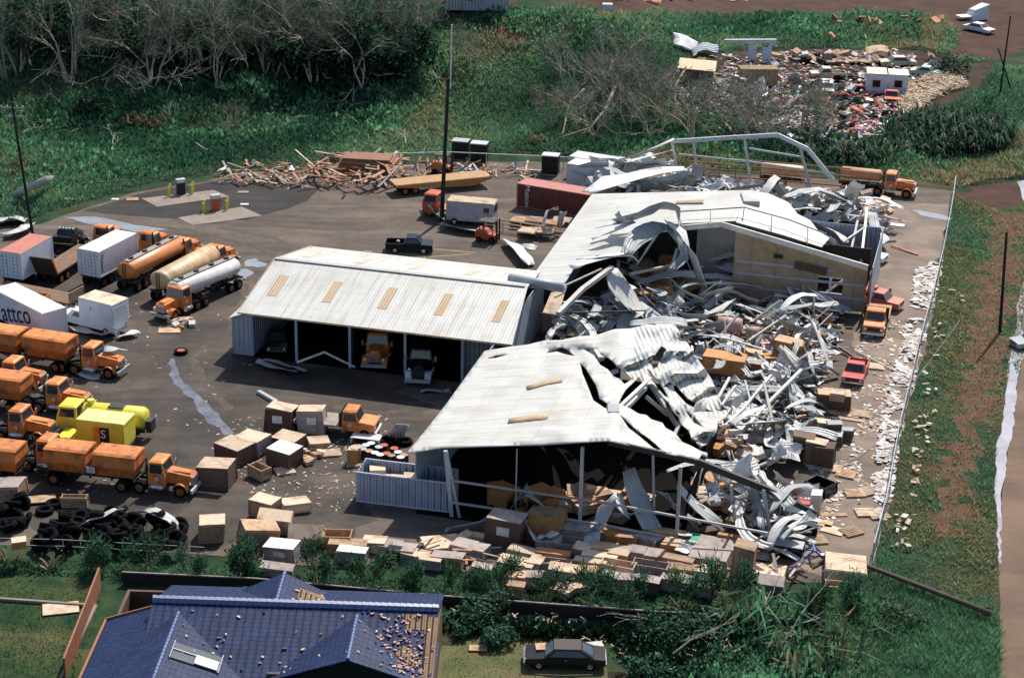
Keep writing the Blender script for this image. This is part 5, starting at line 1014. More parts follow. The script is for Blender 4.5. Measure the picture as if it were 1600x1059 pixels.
def tank_trailer(label, L, r, m, zc=2.15, bands=0, walk=True, rim=ORANGE, oval=.9):
    t = T('tank_trailer', label, 'trailer'); trailer_base(t, L, (-L / 2 + .7, -L / 2 + 1.9), rim=rim, z=1.2)
    mb = MB(); n = 20; pf = [(-L / 2, r * .55), (-L / 2 + .12, r * .85), (-L / 2 + .32, r), (-L / 2 + L * .5, r), (L / 2 - .32, r), (L / 2 - .12, r * .85), (L / 2, r * .55)]; mb.lathe('x', (0, 0, 0), pf, n); mb.v = [(x, y * 1.08, zc + z * oval) for x, y, z in mb.v]
    P('tank', mb, m, t, True)
    if bands:
        for k in range(bands): mb = MB(); x = -L / 2 + .5 + k * (L - 1) / (bands - 1); mb.lathe('x', (0, 0, 0), [(x - .05, r * 1.012), (x + .05, r * 1.012)], n); mb.v = [(x_, y * 1.08, zc + z * oval) for x_, y, z in mb.v]; P('tank_band', mb, GALV, t)
    if walk:
        mb = MB(); mb.box(-L / 2 + .4, L / 2 - .4, -.32, .32, zc + r * oval - .02, zc + r * oval + .1); P('walkway', mb, mat('walkway_grey', (.30, .28, .26), .7), t)
        for k in range(4): mb = MB(); x = -L / 2 + 1.2 + k * (L - 2.4) / 3; mb.cyl((x, 0, zc + r * oval + .08), (x, 0, zc + r * oval + .26), .26, n=10); P('hatch', mb, DARK, t)
    mb = MB()
    for s in (-.16, .16): mb.bar((-L / 2 - .06, s, .9), (-L / 2 - .02, s, zc + r * oval), .05, .05)
    for k in range(6): mb.bar((-L / 2 - .05, -.16, 1.1 + k * .3), (-L / 2 - .05, .16, 1.1 + k * .3), .04, .04)
    P('ladder', mb, DARK, t); return t
def hopper(par, x0, x1, m, nm='hopper', z0=1.15, z1=2.95):
    mb = MB(); h = 1.2; zm = (z0 + z1) / 2
    mb.hexa([(x0 + .3, -.85, z0), (x1 - .3, -.85, z0), (x1 - .3, .85, z0), (x0 + .3, .85, z0), (x0, -h, zm), (x1, -h, zm), (x1, h, zm), (x0, h, zm)])
    mb.hexa([(x0, -h, zm), (x1, -h, zm), (x1, h, zm), (x0, h, zm), (x0 + .06, -h + .14, z1), (x1 - .06, -h + .14, z1), (x1 - .06, h - .14, z1), (x0 + .06, h - .14, z1)])
    o = P(nm, mb, m, par); rb = MB()
    for k in range(5):
        x = x0 + .3 + k * (x1 - x0 - .6) / 4
        for s in (-1, 1): rb.bar((x, s * (h + .03), zm), (x, s * .9, z0), .07, .07)
    for s in (-1, 1): rb.box(x0, x1, s * h - .04, s * h + .04, zm - .05, zm + .05)
    P('stiffener', rb, m, o)
    tp = MB(); tp.box(x0 - .02, x1 + .02, -h + .1, h - .1, z1, z1 + .12, .05, .25); P('top_cover', tp, ORANGE, o); return o
def hopper_trailer(label, L, n=2, legs=False):
    t = T('hopper_trailer', label, 'trailer'); trailer_base(t, L, (-L / 2 + .7, L / 2 - 1.2), legs=legs, z=1.1)
    w_ = (L - .5 * (n - 1)) / n
    for k in range(n): hopper(t, -L / 2 + k * (w_ + .5), -L / 2 + k * (w_ + .5) + w_, HOPPER)
    return t
def pickup(label, paint, L=5.0, cat='pickup', bed=True, van=False, name='pickup_truck', rim=None, door_open=False, roofm=None):
    t = T(name, label, cat); F = L / 2; h = .92
    mb = MB()
    mb.prism([(-F, .42), (F - .1, .42), (F, .6), (F - .03, .95), (F - 1.5, 1.02), (F - 1.5, 1.05), (-F + (2.0 if bed else .0), 1.05), (-F + (2.0 if bed else 0), .62 if bed else 1.05), (-F, .62 if bed else 1.05)], -h, h)
    P('body', mb, paint, t)
    if bed:
        mb = MB(); mb.box(-F, -F + 2.0, -h, -h + .1, .62, 1.05); mb.box(-F, -F + 2.0, h - .1, h, .62, 1.05); mb.box(-F + 1.92, -F + 2.0, -h, h, .62, 1.05); P('bed_side', mb, paint, t)
        mb = MB(); mb.box(-F - .02, -F + .06, -h + .1, h - .1, .6, 1.05); P('tailgate', mb, paint, t)
    x1 = F - 1.2; x0 = -F + 2.0 if bed else -F + .25
    cabin(t, paint, x0, x1, 1.8, 1.0, 1.06, 1.58, .5, .18 if bed else .3, .18, roofm)
    mb = MB(); mb.box(F - .02, F + .08, -h, h, .45, .6); P('bumper', mb, CHROME, t); mb = MB(); mb.box(-F - .1, -F, -h, h, .45, .6); P('bumper', mb, CHROME, t)
    mb = MB(); mb.box(F - .03, F + .02, -.55, .55, .66, .88); P('grille', mb, DARK, t); hl(t, F, (-.72, .72), .76, .1)
    for s in (-1, 1):
        mb = MB(); mb.box(-F - .02, -F + .02, s * .8 - .08, s * .8 + .08, .72, .95); P('tail_light', mb, RED_P, t)
        for x in (F - .95, -F + 1.0): wheel(t, x, s * (h - .1), .36, .24, rim)
    if door_open: mb = MB(); mb.box(-.02, .9, -.05, .05, .5, 1.5, 0, 0); o = P('open_door', mb, paint, t, loc=(F - 2.2, h, 0)); o.rotation_euler = (0, 0, RAD(60)); pane(o, 'side_window', [(.1, -.06, 1.0), (.85, -.06, 1.0), (.85, -.06, 1.42), (.15, -.06, 1.42)])
    return t
def car(label, paint, L=4.8, cat='car', wagon=False, name='car', roofm=None, rim=None):
    t = T(name, label, cat); F = L / 2; h = .9; mb = MB()
    mb.prism([(-F + .05, .35), (F - .05, .35), (F, .55), (F - .06, .78), (F - 1.4, .88), (-F + (.1 if wagon else 1.1), .9), (-F, .8), (-F - .02, .55)], -h, h); P('body', mb, paint, t)
    x1 = F - 1.25; x0 = -F + (.15 if wagon else .75)
    cabin(t, paint, x0, x1, 1.68, .86, .9, 1.36, .65, .35 if wagon else .85, .2, roofm)
    for x, a in ((F, 1), (-F, -1)): mb = MB(); mb.box(min(x, x + a * .08), max(x, x + a * .08), -h, h, .42, .55); P('bumper', mb, CHROME, t)
    mb = MB(); mb.box(F - .03, F + .02, -.5, .5, .58, .72); P('grille', mb, DARK, t); hl(t, F - .02, (-.68, .68), .66, .09)
    for s in (-1, 1):
        mb = MB(); mb.box(-F - .04, -F + .02, s * .65 - .18, s * .65 + .18, .6, .72); P('tail_light', mb, RED_P, t)
        mb = MB(); mb.box(-.1, .05, s * h - .01, s * h + .02, .74, .78); P('door_handle', mb, CHROME, t)
        for x in (F - .9, -F + 1.0): wheel(t, x, s * (h - .12), .33, .22, rim)
    return t
def flat_truck(label, paint, L=7.5, deckm=PLY_G, big=False):
    """light truck with a hood, cab and flat deck"""
    t = T('flatbed_truck', label, 'truck'); F = L / 2
    mb = MB(); mb.box(-F, F - .3, -.4, -.26, .6, .8); mb.box(-F, F - .3, .26, .4, .6, .8); P('frame', mb, DARK, t)
    mb = MB(); mb.prism([(F - 1.45, .62), (F - .1, .62), (F, .8), (F - .03, 1.25), (F - .15, 1.32), (F - 1.45, 1.45)], -.95, .95); P('hood', mb, paint, t)
    mb = MB(); mb.box(F - .02, F + .03, -.7, .7, .78, 1.15); P('grille', mb, DARK, t); hl(t, F, (-.72, .72), .98, .13)
    mb = MB(); mb.box(F - .05, F + .12, -1.0, 1.0, .45, .66); P('bumper', mb, WHITE, t)
    cabin(t, paint, F - 2.75, F - 1.3, 1.95, .62, 1.4, 2.15, .35, .08, .14)
    mb = MB(); mb.box(-F, F - 2.9, -1.2, 1.2, .95, 1.1); P('deck', mb, deckm, t); mb = MB(); mb.box(F - 2.95, F - 2.85, -1.15, 1.15, 1.0, 2.2); P('headboard', mb, DARK, t)
    emblem(t, F - 2.1, -.99, 1.1); emblem(t, F - 2.1, .99, 1.1)
    for s in (-1, 1):
        prof = [(.52 * math.cos(a), .52 * math.sin(a)) for a in [math.pi * k / 6 for k in range(7)]]; mb = MB()
        mb.prism([(F - .85 + x, .5 + z) for x, z in prof], min(s * .9, s * 1.03), max(s * .9, s * 1.03)); P('fender', mb, paint, t)
        wheel(t, F - .85, s * .96, .44, .26, ORANGE); wheel(t, -F + 1.3, s * .88, .44, .5, ORANGE)
    return t
def cabover(label, paint, L, body=None):
    t = T('cabover_truck', label, 'truck'); F = L / 2
    mb = MB(); mb.box(-F, F - .2, -.42, -.28, .6, .85); mb.box(-F, F - .2, .28, .42, .6, .85); P('frame', mb, DARK, t)
    cabin(t, paint, F - 1.7, F, 2.1, .75, 1.6, 2.45, .25, .05, .12)
    mb = MB(); mb.box(F, F + .03, -.7, .7, .95, 1.45); P('grille', mb, DARK, t); hl(t, F + .02, (-.85, .85), 1.1, .13)
    mb = MB(); mb.box(F - .05, F + .14, -1.08, 1.08, .48, .72); P('bumper', mb, GALV, t); emblem(t, F - .85, 1.06, 1.25); emblem(t, F - .85, -1.06, 1.25)
    for s in (-1, 1):
        prof = [(.6 * math.cos(a), .6 * math.sin(a)) for a in [math.pi * k / 6 for k in range(7)]]; mb = MB(); mb.prism([(F - .8 + x, .52 + z) for x, z in prof], min(s * .9, s * 1.12), max(s * .9, s * 1.12)); P('fender', mb, paint, t)
        wheel(t, F - .8, s * .95, .48, .28, ORANGE); wheel(t, -F + 1.2, s * .88, .48, .52, ORANGE)
    return t
def lettering(par, s, size, m, loc, rot, name='lettering'):
    o = P(name, text_mesh(s, size, m), None, par, loc=loc); o.rotation_euler = rot; return o
INK = mat('dark_ink', (.015, .015, .02), .5); RINK = mat('rust_ink', (.35, .08, .04), .6)
H2 = math.pi / 2
# --- parked rows on the left
TR = tractor('orange tractor unit hitched to the white tanker, facing the camera'); place(TR, (250, 503), (357, 453), 6.2)
t = tank_trailer('white smooth tank trailer with tandem orange wheels, nearest of the three tankers', 9.0, .95, mat('white_tank', (.74, .74, .72), .35, grime=(.45, .40, .33), gscale=.6), rim=ORANGE); place(t, (272, 488), (366, 446), 9.0)
def tractor_copy(label, pf, pr, **k): o = dup(TR, (0, 0, 0), 0, label); return place(o, pf, pr, 6.2)
t = tank_trailer('tan rust-streaked tank trailer with grey bands between the white and orange tankers', 9.3, 1.05, TANKTAN, bands=7, walk=False, rim=ORANGE); place(t, (333, 427), (236, 480), 9.3)
t = tank_trailer('orange tank trailer with a black rear ladder, farthest of the three tankers', 9.3, .98, mat('orange_tank', (.56, .20, .055), .4, col2=(.50, .17, .045), grime=(.3, .12, .05)), rim=ORANGE); place(t, (281, 412), (183, 464), 9.3)
tractor_copy('orange tractor unit at the far end of the tan tank trailer', (362, 410), (310, 438)); tractor_copy('orange tractor unit at the far end of the orange tank trailer', (308, 398), (262, 424)); tractor_copy('orange tractor unit at the far end of the white box trailer', (258, 388), (218, 412))
t = box_trailer('white box trailer with slatted rear doors standing beside the orange tanker', 6.4, WHITE, WHITE); place(t, (200, 418), (136, 452), 6.4)
lettering(t, 'Matson', .62, INK, (-2.75, -1.25, 2.5), (H2, H2, 0))
t = box_trailer('bluish white box trailer with a faded red roof at the left edge', 5.6, WHITE_B, REDTOP); place(t, (68, 424), (14, 456), 5.6)
t = T('flatbed_trailer', 'brown decked trailer with its dark tailboard tipped up beside the red-roofed box', 'trailer'); trailer_base(t, 8.5, (-3.4, -2.2)); mb = MB(); mb.box(-4.25, 4.25, -1.22, 1.22, 1.15, 1.3); P('deck', mb, PLY_D if False else mat('brown_deck', (.20, .115, .07), .8, col2=(.13, .075, .045), scale=2), t)
mb = MB(); mb.hexa([(-4.3, -1.22, 1.2), (-4.15, -1.22, 1.2), (-4.15, 1.22, 1.2), (-4.3, 1.22, 1.2), (-5.2, -1.22, 3.1), (-5.08, -1.22, 3.1), (-5.08, 1.22, 3.1), (-5.2, 1.22, 3.1)]); P('tailboard', mb, mat('dark_brown_board', (.05, .03, .02), .8), t); mb = MB(); mb.bar((-4.22, -1.25, 1.2), (-5.14, -1.25, 3.1), .1, .12); P('edge_strip', mb, ORANGE, t); place(t, (140, 402), (66, 450), 8.5)
tractor_copy('orange tractor unit at the far end of the tipped-tailboard trailer', (186, 378), (148, 402))
tb = tractor('black tractor unit with bright roof lamps beside the red-roofed box', BLACK, rim=CHROME); place(tb, (125, 382), (84, 416), 6.2)
mb = MB()
for k in range(5): mb.cyl((.0, -.7 + k * .35, 2.7), (.0, -.7 + k * .35, 2.85), .12, n=8)
P('roof_lamp', mb, LAMP, tb); mb = MB(); mb.box(-1.4, .9, -1.0, 1.0, .85, 2.3); P('sleeper', mb, BLACK, tb)
mb = MB(); mb.box(-1.43, -1.40, -1.0, 1.0, 1.6, 1.66); P('yellow_stripe', mb, YELLOW, tb)
t = box_trailer('white box van body lettered in black on its long side, behind the orange hoppers', 8.5, WHITE_B, WHITE, doors=False); c_ = at(65.5, 489.7, 3.85); hd = RAD(-45); dv = Vector((math.cos(hd), math.sin(hd), 0)); c_ = c_ - dv * 4.25 + Vector((-dv.y, dv.x, 0)) * 1.22; t.location = (c_.x, c_.y, 0); t.rotation_euler = (0, 0, hd)
lettering(t, 'attco', 2.5, INK, (-.3, -1.25, 2.45), (H2, -.22, 0))
bt = pickup('white pickup with a tall square box body, standing below the box trailers', WHITE_B, 6.8, 'box truck', bed=False, name='box_truck')
mb = MB(); mb.box(-3.5, .4, -1.18, 1.18, .95, 3.2); P('box_body', mb, WHITE_B, bt); mb = MB(); mb.box(-3.55, .45, -1.22, 1.22, 3.2, 3.27, .06, .06); P('box_roof', mb, PLY_L, bt)
mb = MB(); mb.box(-3.55, -3.51, -1.1, 1.1, 1.05, 3.1)
for k in range(5): mb.box(-3.59, -3.55, -1.1, 1.1, 1.4 + k * .36, 1.44 + k * .36)
P('roller_door', mb, WHITE, bt); mb = MB(); mb.box(-1.1, -.95, 1.19, 1.2, 2.3, 2.55); P('red_sticker', mb, RED_P, bt); place(bt, (100, 500), (194, 524), 6.8)
t = T('flatbed_trailer', 'long brown flat trailer loaded with scraps behind the lettered van body', 'trailer'); trailer_base(t, 9, (-3.6, -2.4)); mb = MB(); mb.box(-4.5, 4.5, -1.22, 1.22, 1.15, 1.3); P('deck', mb, MATS['brown_deck'], t); mb = MB(); mb.box(4.4, 4.5, -1.2, 1.2, 1.3, 2.3); P('headboard', mb, PLY, t); place(t, (122, 488), (20, 468), 9)
for i, (x, y, m, lab) in enumerate([(12, 457, CREAM, 'pale slab lying on the brown flat trailer, left of two'), (44, 463, PLY_G, 'grey slab lying on the brown flat trailer, right of two')]):
    mb = MB(); mb.box(-.8, .8, -.5, .5, 0, .25, .05, .05); ONE('slab', mb, m, lab, 'slab', loc=at(x, y, 1.32), rz=.3 * i)
mb = MB()
for q in ((-.6, .6, -.5, -.42), (-.6, .6, .42, .5), (-.6, -.52, -.5, .5), (.52, .6, -.5, .5)): mb.box(*q, 0, .5)
ONE('open_bin', mb, ORANGE, 'small orange bin on the brown flat trailer', 'bin', loc=at(66, 468, 1.32), rz=-.2)
# dump combination and tractors
tractor_copy('orange tractor unit with a dented grey hood pulling the twin hoppers, facing right', (194, 588), (110, 576))
t = hopper_trailer('twin orange hopper trailer at the left edge below the lettered van', 9.2); place(t, (116, 578), (5, 561), 9.2)
ribbon('roofing_sheet', 'crumpled grey sheet caught on the hood of the orange tractor at the twin hoppers', [(162, 548, 2.0), (178, 546, 2.1), (198, 548, 1.9)], [.9, 1.1, .3], .2, SHEET_G)
tractor_copy('orange tractor unit behind the yellow tank truck, cab and long hood showing', (142, 646), (62, 636)); tractor_copy('orange tractor unit left of the yellow tank truck', (86, 690), (6, 680)); tractor_copy('orange tractor unit partly behind the front hopper trailer', (132, 738), (48, 727))
t = hopper_trailer('orange hopper trailer with a slanting end at the left edge, above the tractors', 5.0, 1); place(t, (46, 640), (-30, 630), 5.0)
tractor_copy('orange truck with a wide hood and bright grille at the left edge', (72, 612), (-8, 601))
t = hopper_trailer('orange hopper trailer at the left edge below the row of tractors', 5.0, 1); place(t, (38, 752), (-50, 742), 5.0)
t = hopper_trailer('two-hopper orange trailer with a grey patch, nearest the camera', 7.4); place(t, (222, 762), (95, 748), 7.4)
mb = MB(); mb.box(-.15, .55, -1.36, -1.32, 1.5, 2.0); P('grey_patch', mb, GALV, t)
tractor_copy('orange tractor unit nearest the camera, its nose against a slatted crate', (308, 771), (216, 760))
yt = cabover('yellow cab-over tank truck beside the orange tractors', YELLOW, 7.2)
mb = MB(); mb.lathe('x', (0, 0, 0), [(-3.7, .5), (-3.6, .75), (-3.35, .88), (1.4, .88), (1.6, .75), (1.7, .5)], 18); mb.v = [(x, y * 1.15, z + 1.75) for x, y, z in mb.v]; P('tank', mb, YELLOW, yt, True)
mb = MB(); mb.box(-1.9, -.6, -.45, .45, 2.58, 2.66); P('tank_panel', mb, DARK, yt); mb = MB(); mb.cyl((1.0, 0, 2.5), (1.0, 0, 2.95), .3, n=10); P('filler_cap', mb, YELLOW, yt); mb = MB(); mb.box(-4.2, -3.75, -.5, .5, .7, 1.7); P('pump', mb, DARK, yt)
place(yt, (98, 671), (232, 684), 7.2)
yv = pickup('yellow box van with an orange and black painted panel on its side', YELLOW, 5.8, 'van', bed=False, name='box_van')
mb = MB(); mb.box(-3.0, 1.0, -1.12, 1.12, .7, 2.75); P('box_body', mb, YELLOW, yv); mb = MB(); mb.box(-3.04, 1.04, -1.16, 1.16, 2.75, 2.83, .05, .05); P('box_roof', mb, mat('pale_yellow_roof', (.74, .70, .25), .5), yv)
mb = MB(); mb.box(-.95, -.4, 1.12, 1.135, .9, 2.35); P('orange_panel', mb, ORANGE, yv); mb = MB(); mb.box(-1.75, -.95, 1.12, 1.135, .9, 2.35); P('black_panel', mb, INK, yv); lettering(yv, 'S', 1.0, PAPER, (-1.25, 1.15, 1.75), (H2, 0, math.pi)); place(yv, (97, 692), (216, 706), 5.8)
# centre and far yard
t = flat_truck('orange flatbed truck behind the tall crates below the shed', ORANGE, 8.2); place(t, (590, 680), (425, 664), 8.2)
bp = pickup('black pickup parked alone on the open yard behind the shed roof', BLACK, 4.9, rim=CHROME); place(bp, (677, 393), (608, 391), 4.9)
mb = MB(); mb.lathe('z', (0, 0, 0), [(0, .1), (.1, .22), (.22, .1)], 8); ONE('sack', mb, CREAM, 'small white sack in the bed of the black pickup', 'sack', loc=at(622, 378, .7))
t = T('flatbed_trailer', 'long tan flatbed trailer with an orange side rail parked across the far yard', 'trailer'); trailer_base(t, 11.5, (-4.6, -3.4)); mb = MB(); mb.box(-5.75, 5.75, -1.25, 1.25, 1.15, 1.35); P('deck', mb, mat('tan_deck', (.42, .25, .13), .8, col2=(.33, .19, .10), scale=1.5), t)
mb = MB(); mb.prism([(-2.5, .75), (3.6, .45), (5.75, 1.1), (5.75, 1.3), (-5.75, 1.3), (-5.75, 1.05)], -1.32, -1.26); P('side_rail', mb, mat('ochre_paint', (.46, .23, .06), .6), t)
for s in (-1, 1): mb = MB(); mb.bar((5.6, s * 1.1, 1.3), (5.9, s * 1.1, 2.0), .1, .1); P('gate_post', mb, ORANGE, t)
place(t, (762, 288), (612, 303), 11.5)
tractor_o = cabover('red-orange cab-over truck parked nose-left beside the tall centre pole', ORANGE_R, 6.8); mb = MB(); mb.box(-3.4, 1.4, -1.2, 1.2, .95, 1.1); P('deck', mb, MATS['tan_deck'], tractor_o); place(tractor_o, (665, 333), (745, 343), 6.8)
gv = T('delivery_van', 'grey van with a tan roof and square dark window, right of the centre pole', 'van'); mb = MB(); mb.box(-2.6, 2.6, -1.1, 1.1, .55, 2.55); P('body', mb, mat('mauve_grey_paint', (.34, .32, .35), .6), gv); mb = MB(); mb.box(-2.65, 2.65, -1.12, 1.12, 2.55, 2.68, .1, .1); P('roof', mb, PLY_L, gv); pane(gv, 'side_window', [(1.5, -1.12, 1.6), (2.1, -1.12, 1.6), (2.1, -1.12, 2.2), (1.5, -1.12, 2.2)]); pane(gv, 'windscreen', [(2.62, -.9, 1.5), (2.62, .9, 1.5), (2.62, .9, 2.3), (2.62, -.9, 2.3)])
for s in (-1, 1):
    for x in (-1.7, 1.8): wheel(gv, x, s * 1.0, .4, .25)
place(gv, (774, 352), (702, 346), 5.2)
def forklift(label, name='forklift', paint=ORANGE_R):
    t = T(name, label, 'forklift'); mb = MB(); mb.prism([(-1.3, .35), (.9, .35), (.9, .9), (.1, .95), (-.2, 1.3), (-1.2, 1.35), (-1.35, 1.0)], -.6, .6); P('body', mb, paint, t)
    mb = MB()
    for x in (-.9, .6):
        for s in (-1, 1): mb.bar((x, s * .55, .9), (x * .9, s * .5, 2.3), .08, .08)
    mb.box(-1.0, .75, -.6, .6, 2.25, 2.33); P('overhead_guard', mb, DARK, t)
    mb = MB(); mb.box(-.55, -.1, -.25, .25, .95, 1.15); mb.box(-.6, -.5, -.25, .25, 1.1, 1.6); P('seat', mb, BLACK, t)
    for s in (-1, 1):
        mb = MB(); mb.box(.95, 1.1, s * .4 - .07, s * .4 + .07, .1, 2.5); P('mast', mb, DARK, t); mb = MB(); mb.box(1.1, 2.1, s * .35 - .08, s * .35 + .08, .1, .16); P('fork', mb, DARK, t)
        wheel(t, .55, s * .62, .36, .26, DARK); wheel(t, -.9, s * .62, .3, .24, DARK)
    return t
place(forklift('orange forklift among the pallets in front of the maroon container'), (786, 380), (742, 374), 3.2)
place(forklift('orange loader in the lumber heap beside the black bins', 'loader', ORANGE), (712, 272), (686, 270), 3.0)
def container(label, L, m, roofm, H=2.5, open_top=False, name='shipping_container', base=0.0):
    t = T(name, label, 'container'); mb = MB()
    if open_top:
        for q in ((-L / 2, L / 2, -1.2, -1.14), (-L / 2, L / 2, 1.14, 1.2), (-L / 2, -L / 2 + .06, -1.14, 1.14), (L / 2 - .06, L / 2, -1.14, 1.14)): mb.box(*q, .12, H)
    else: mb.box(-L / 2, L / 2, -1.2, 1.2, .12, H)
    me = mb.mesh('body', m); uvbox(me); P('body', me, None, t); mb = MB()
    for x in (-L / 2 + .05, L / 2 - .05):
        for s in (-1, 1): mb.box(x - .08, x + .08, s * 1.17 - .08, s * 1.17 + .08, 0, H + .03)
    for s in (-1, 1):
        for z in (.05, H - .06): mb.box(-L / 2, L / 2, s * 1.2 - .05, s * 1.2 + .05, z, z + .12)
    P('frame', mb, roofm, t)
    if not open_top: mb = MB(); mb.box(-L / 2 + .02, L / 2 - .02, -1.17, 1.17, H + .005, H + .04); P('roof', mb, roofm, t)
    return t
mc = container('maroon container with white lettering down its left end, beside the warehouse roof', 11.0, MAROON, MAROON_T, 2.7); f, r = at(806, 323), at(925, 343); d = (r - f).normalized(); c = f + d * 5.6 + Vector((-d.y, d.x, 0)) * 1.2; mc.location = (c.x, c.y, 0); mc.rotation_euler = (0, 0, math.atan2(d.y, d.x))
lettering(mc, 'Matson', .85, PAPER, (-4.2, -1.27, 1.45), (H2, H2, 0))
for i, (x, y, lab) in enumerate([(935, 297, 'white container behind the maroon one, nearer of two'), (938, 285, 'white container behind the maroon one, farther of two')]):
    wc = container(lab, 6.0, WHITE, WHITE, 2.4); p = at(x, y); wc.location = (p.x - .4, p.y + 2.0, 0); wc.rotation_euler = (0, 0, mc.rotation_euler.z)
sc_ = container('silver ribbed open-topped container beside the left corner of the open front', 7.3, mat('silver_blue_container', (.44, .50, .62), .5, col2=(.40, .46, .57), ribs=.5, ribd=1.0, grime=(.3, .27, .26), gscale=.5), MATS['silver_blue_container'], 2.5, True); f, r = at(556, 784), at(704, 802); d = (r - f).normalized(); c = (f + r) / 2 + Vector((-d.y, d.x, 0)) * 1.22; sc_.location = (c.x, c.y, 0); sc_.rotation_euler = (0, 0, math.atan2(d.y, d.x))
mb = MB(); mb.box(-3.5, 3.5, -1.1, 1.1, .15, .5); P('floor', mb, PLY_D, sc_)
for i, (x, y, w_, d_) in enumerate([(600, 738, 1.6, 1.2), (625, 742, 1.6, 1.3), (645, 740, 1.4, 1.2), (590, 730, 1.2, .9)]):
    mb = MB(); mb.box(-w_ / 2, w_ / 2, -d_ / 2, d_ / 2, 0, 1.3 + .12 * i); p = at(x, y, 2.2); ONE('carton', mb, PLY_L, 'pale carton packed inside the silver open-topped container', 'carton', 'cartons in the silver container', (p.x, p.y, .52), -.2 + .1 * i)
for i, (x, y, lab) in enumerate([(720, 249, 'tall black bin with a pale lid behind the yard fence, left of two together'), (749, 253, 'tall black bin with a pale lid behind the yard fence, right of two together'), (860, 272, 'tall black bin on a wooden pallet, standing alone near the warehouse')]):
    t = T('black_bin', lab, 'bin', at(x, y), -.2); mb = MB(); mb.box(-.95, .95, -.7, .7, .15, 2.3); me = mb.mesh('body', mat('black_ribbed', (.012, .014, .014), .5, ribs=.3, ribd=.8)); uvbox(me); P('body', me, None, t); mb = MB(); mb.box(-1.0, 1.0, -.75, .75, 2.3, 2.42); P('lid', mb, GALV, t); mb = MB(); [mb.box(-.95, .95, y0, y0 + .2, 0, .15) for y0 in (-.7, -.1, .5)]; P('pallet_base', mb, PLY, t)
# right lane and far corner
t = flat_truck('orange flatbed truck facing the camera on the lane beside the wreck', ORANGE, 6.6, MATS['tan_deck']); place(t, (1363, 530), (1376, 478), 6.6)
t = pickup('salmon red pickup with its door swung open on the lane', SALMON, 4.8, door_open=True); place(t, (1408, 486), (1350, 474), 4.8)
t = pickup('small red pickup facing the camera beside the wreck, lower on the lane', RED_P, 4.6); place(t, (1330, 606), (1344, 570), 4.6)
t = car('white car half buried under the rubble at the far end of the lane', WHITE, 4.6, wagon=True); place(t, (1384, 412), (1342, 404), 4.6)
t = car('crushed red car between the rubble and the salmon pickup', RED_P, 4.4); place(t, (1364, 462), (1338, 452), 4.4)
tractor_copy('orange tractor unit facing right at the far corner of the yard', (1430, 308), (1356, 300))
t = tank_trailer('rusty orange tank trailer hitched at the far corner, behind the bare frame', 4.8, .72, mat('rusty_tank', (.46, .22, .10), .6, col2=(.36, .15, .07), scale=1), walk=False); place(t, (1376, 303), (1290, 294), 4.8)
t = tank_trailer('pale rusty tank lying behind the posts of the bare steel frame', 5.0, .72, TANKTAN, walk=False); place(t, (1268, 298), (1176, 288), 7.0)
# inside the shed
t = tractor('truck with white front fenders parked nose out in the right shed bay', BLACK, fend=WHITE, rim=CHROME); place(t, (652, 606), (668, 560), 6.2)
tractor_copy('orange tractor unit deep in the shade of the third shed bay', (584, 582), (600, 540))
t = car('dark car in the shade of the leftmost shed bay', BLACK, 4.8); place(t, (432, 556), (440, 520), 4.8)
# foreground car
fc = car('old black coupe with a long hood parked on the lawn at the bottom', BLACK, 5.2, rim=CHROME, roofm=mat('brown_vinyl', (.05, .035, .03), .7)); place(fc, (820, 1034), (942, 1037), 5.2)
mb = MB(); mb.box(-.55, .55, -.4, .4, 0, .06); p = at(850, 1010, .9); ONE('board', mb, PLY, 'tan board lying on the hood of the black coupe', 'board', loc=p, rz=.1)
mb = MB(); mb.box(-.5, .5, -.35, .35, 0, .3); ONE('white_box', mb, CREAM, 'white box behind the boot of the black coupe', 'box', loc=at(930, 1012, .4), rz=.2)
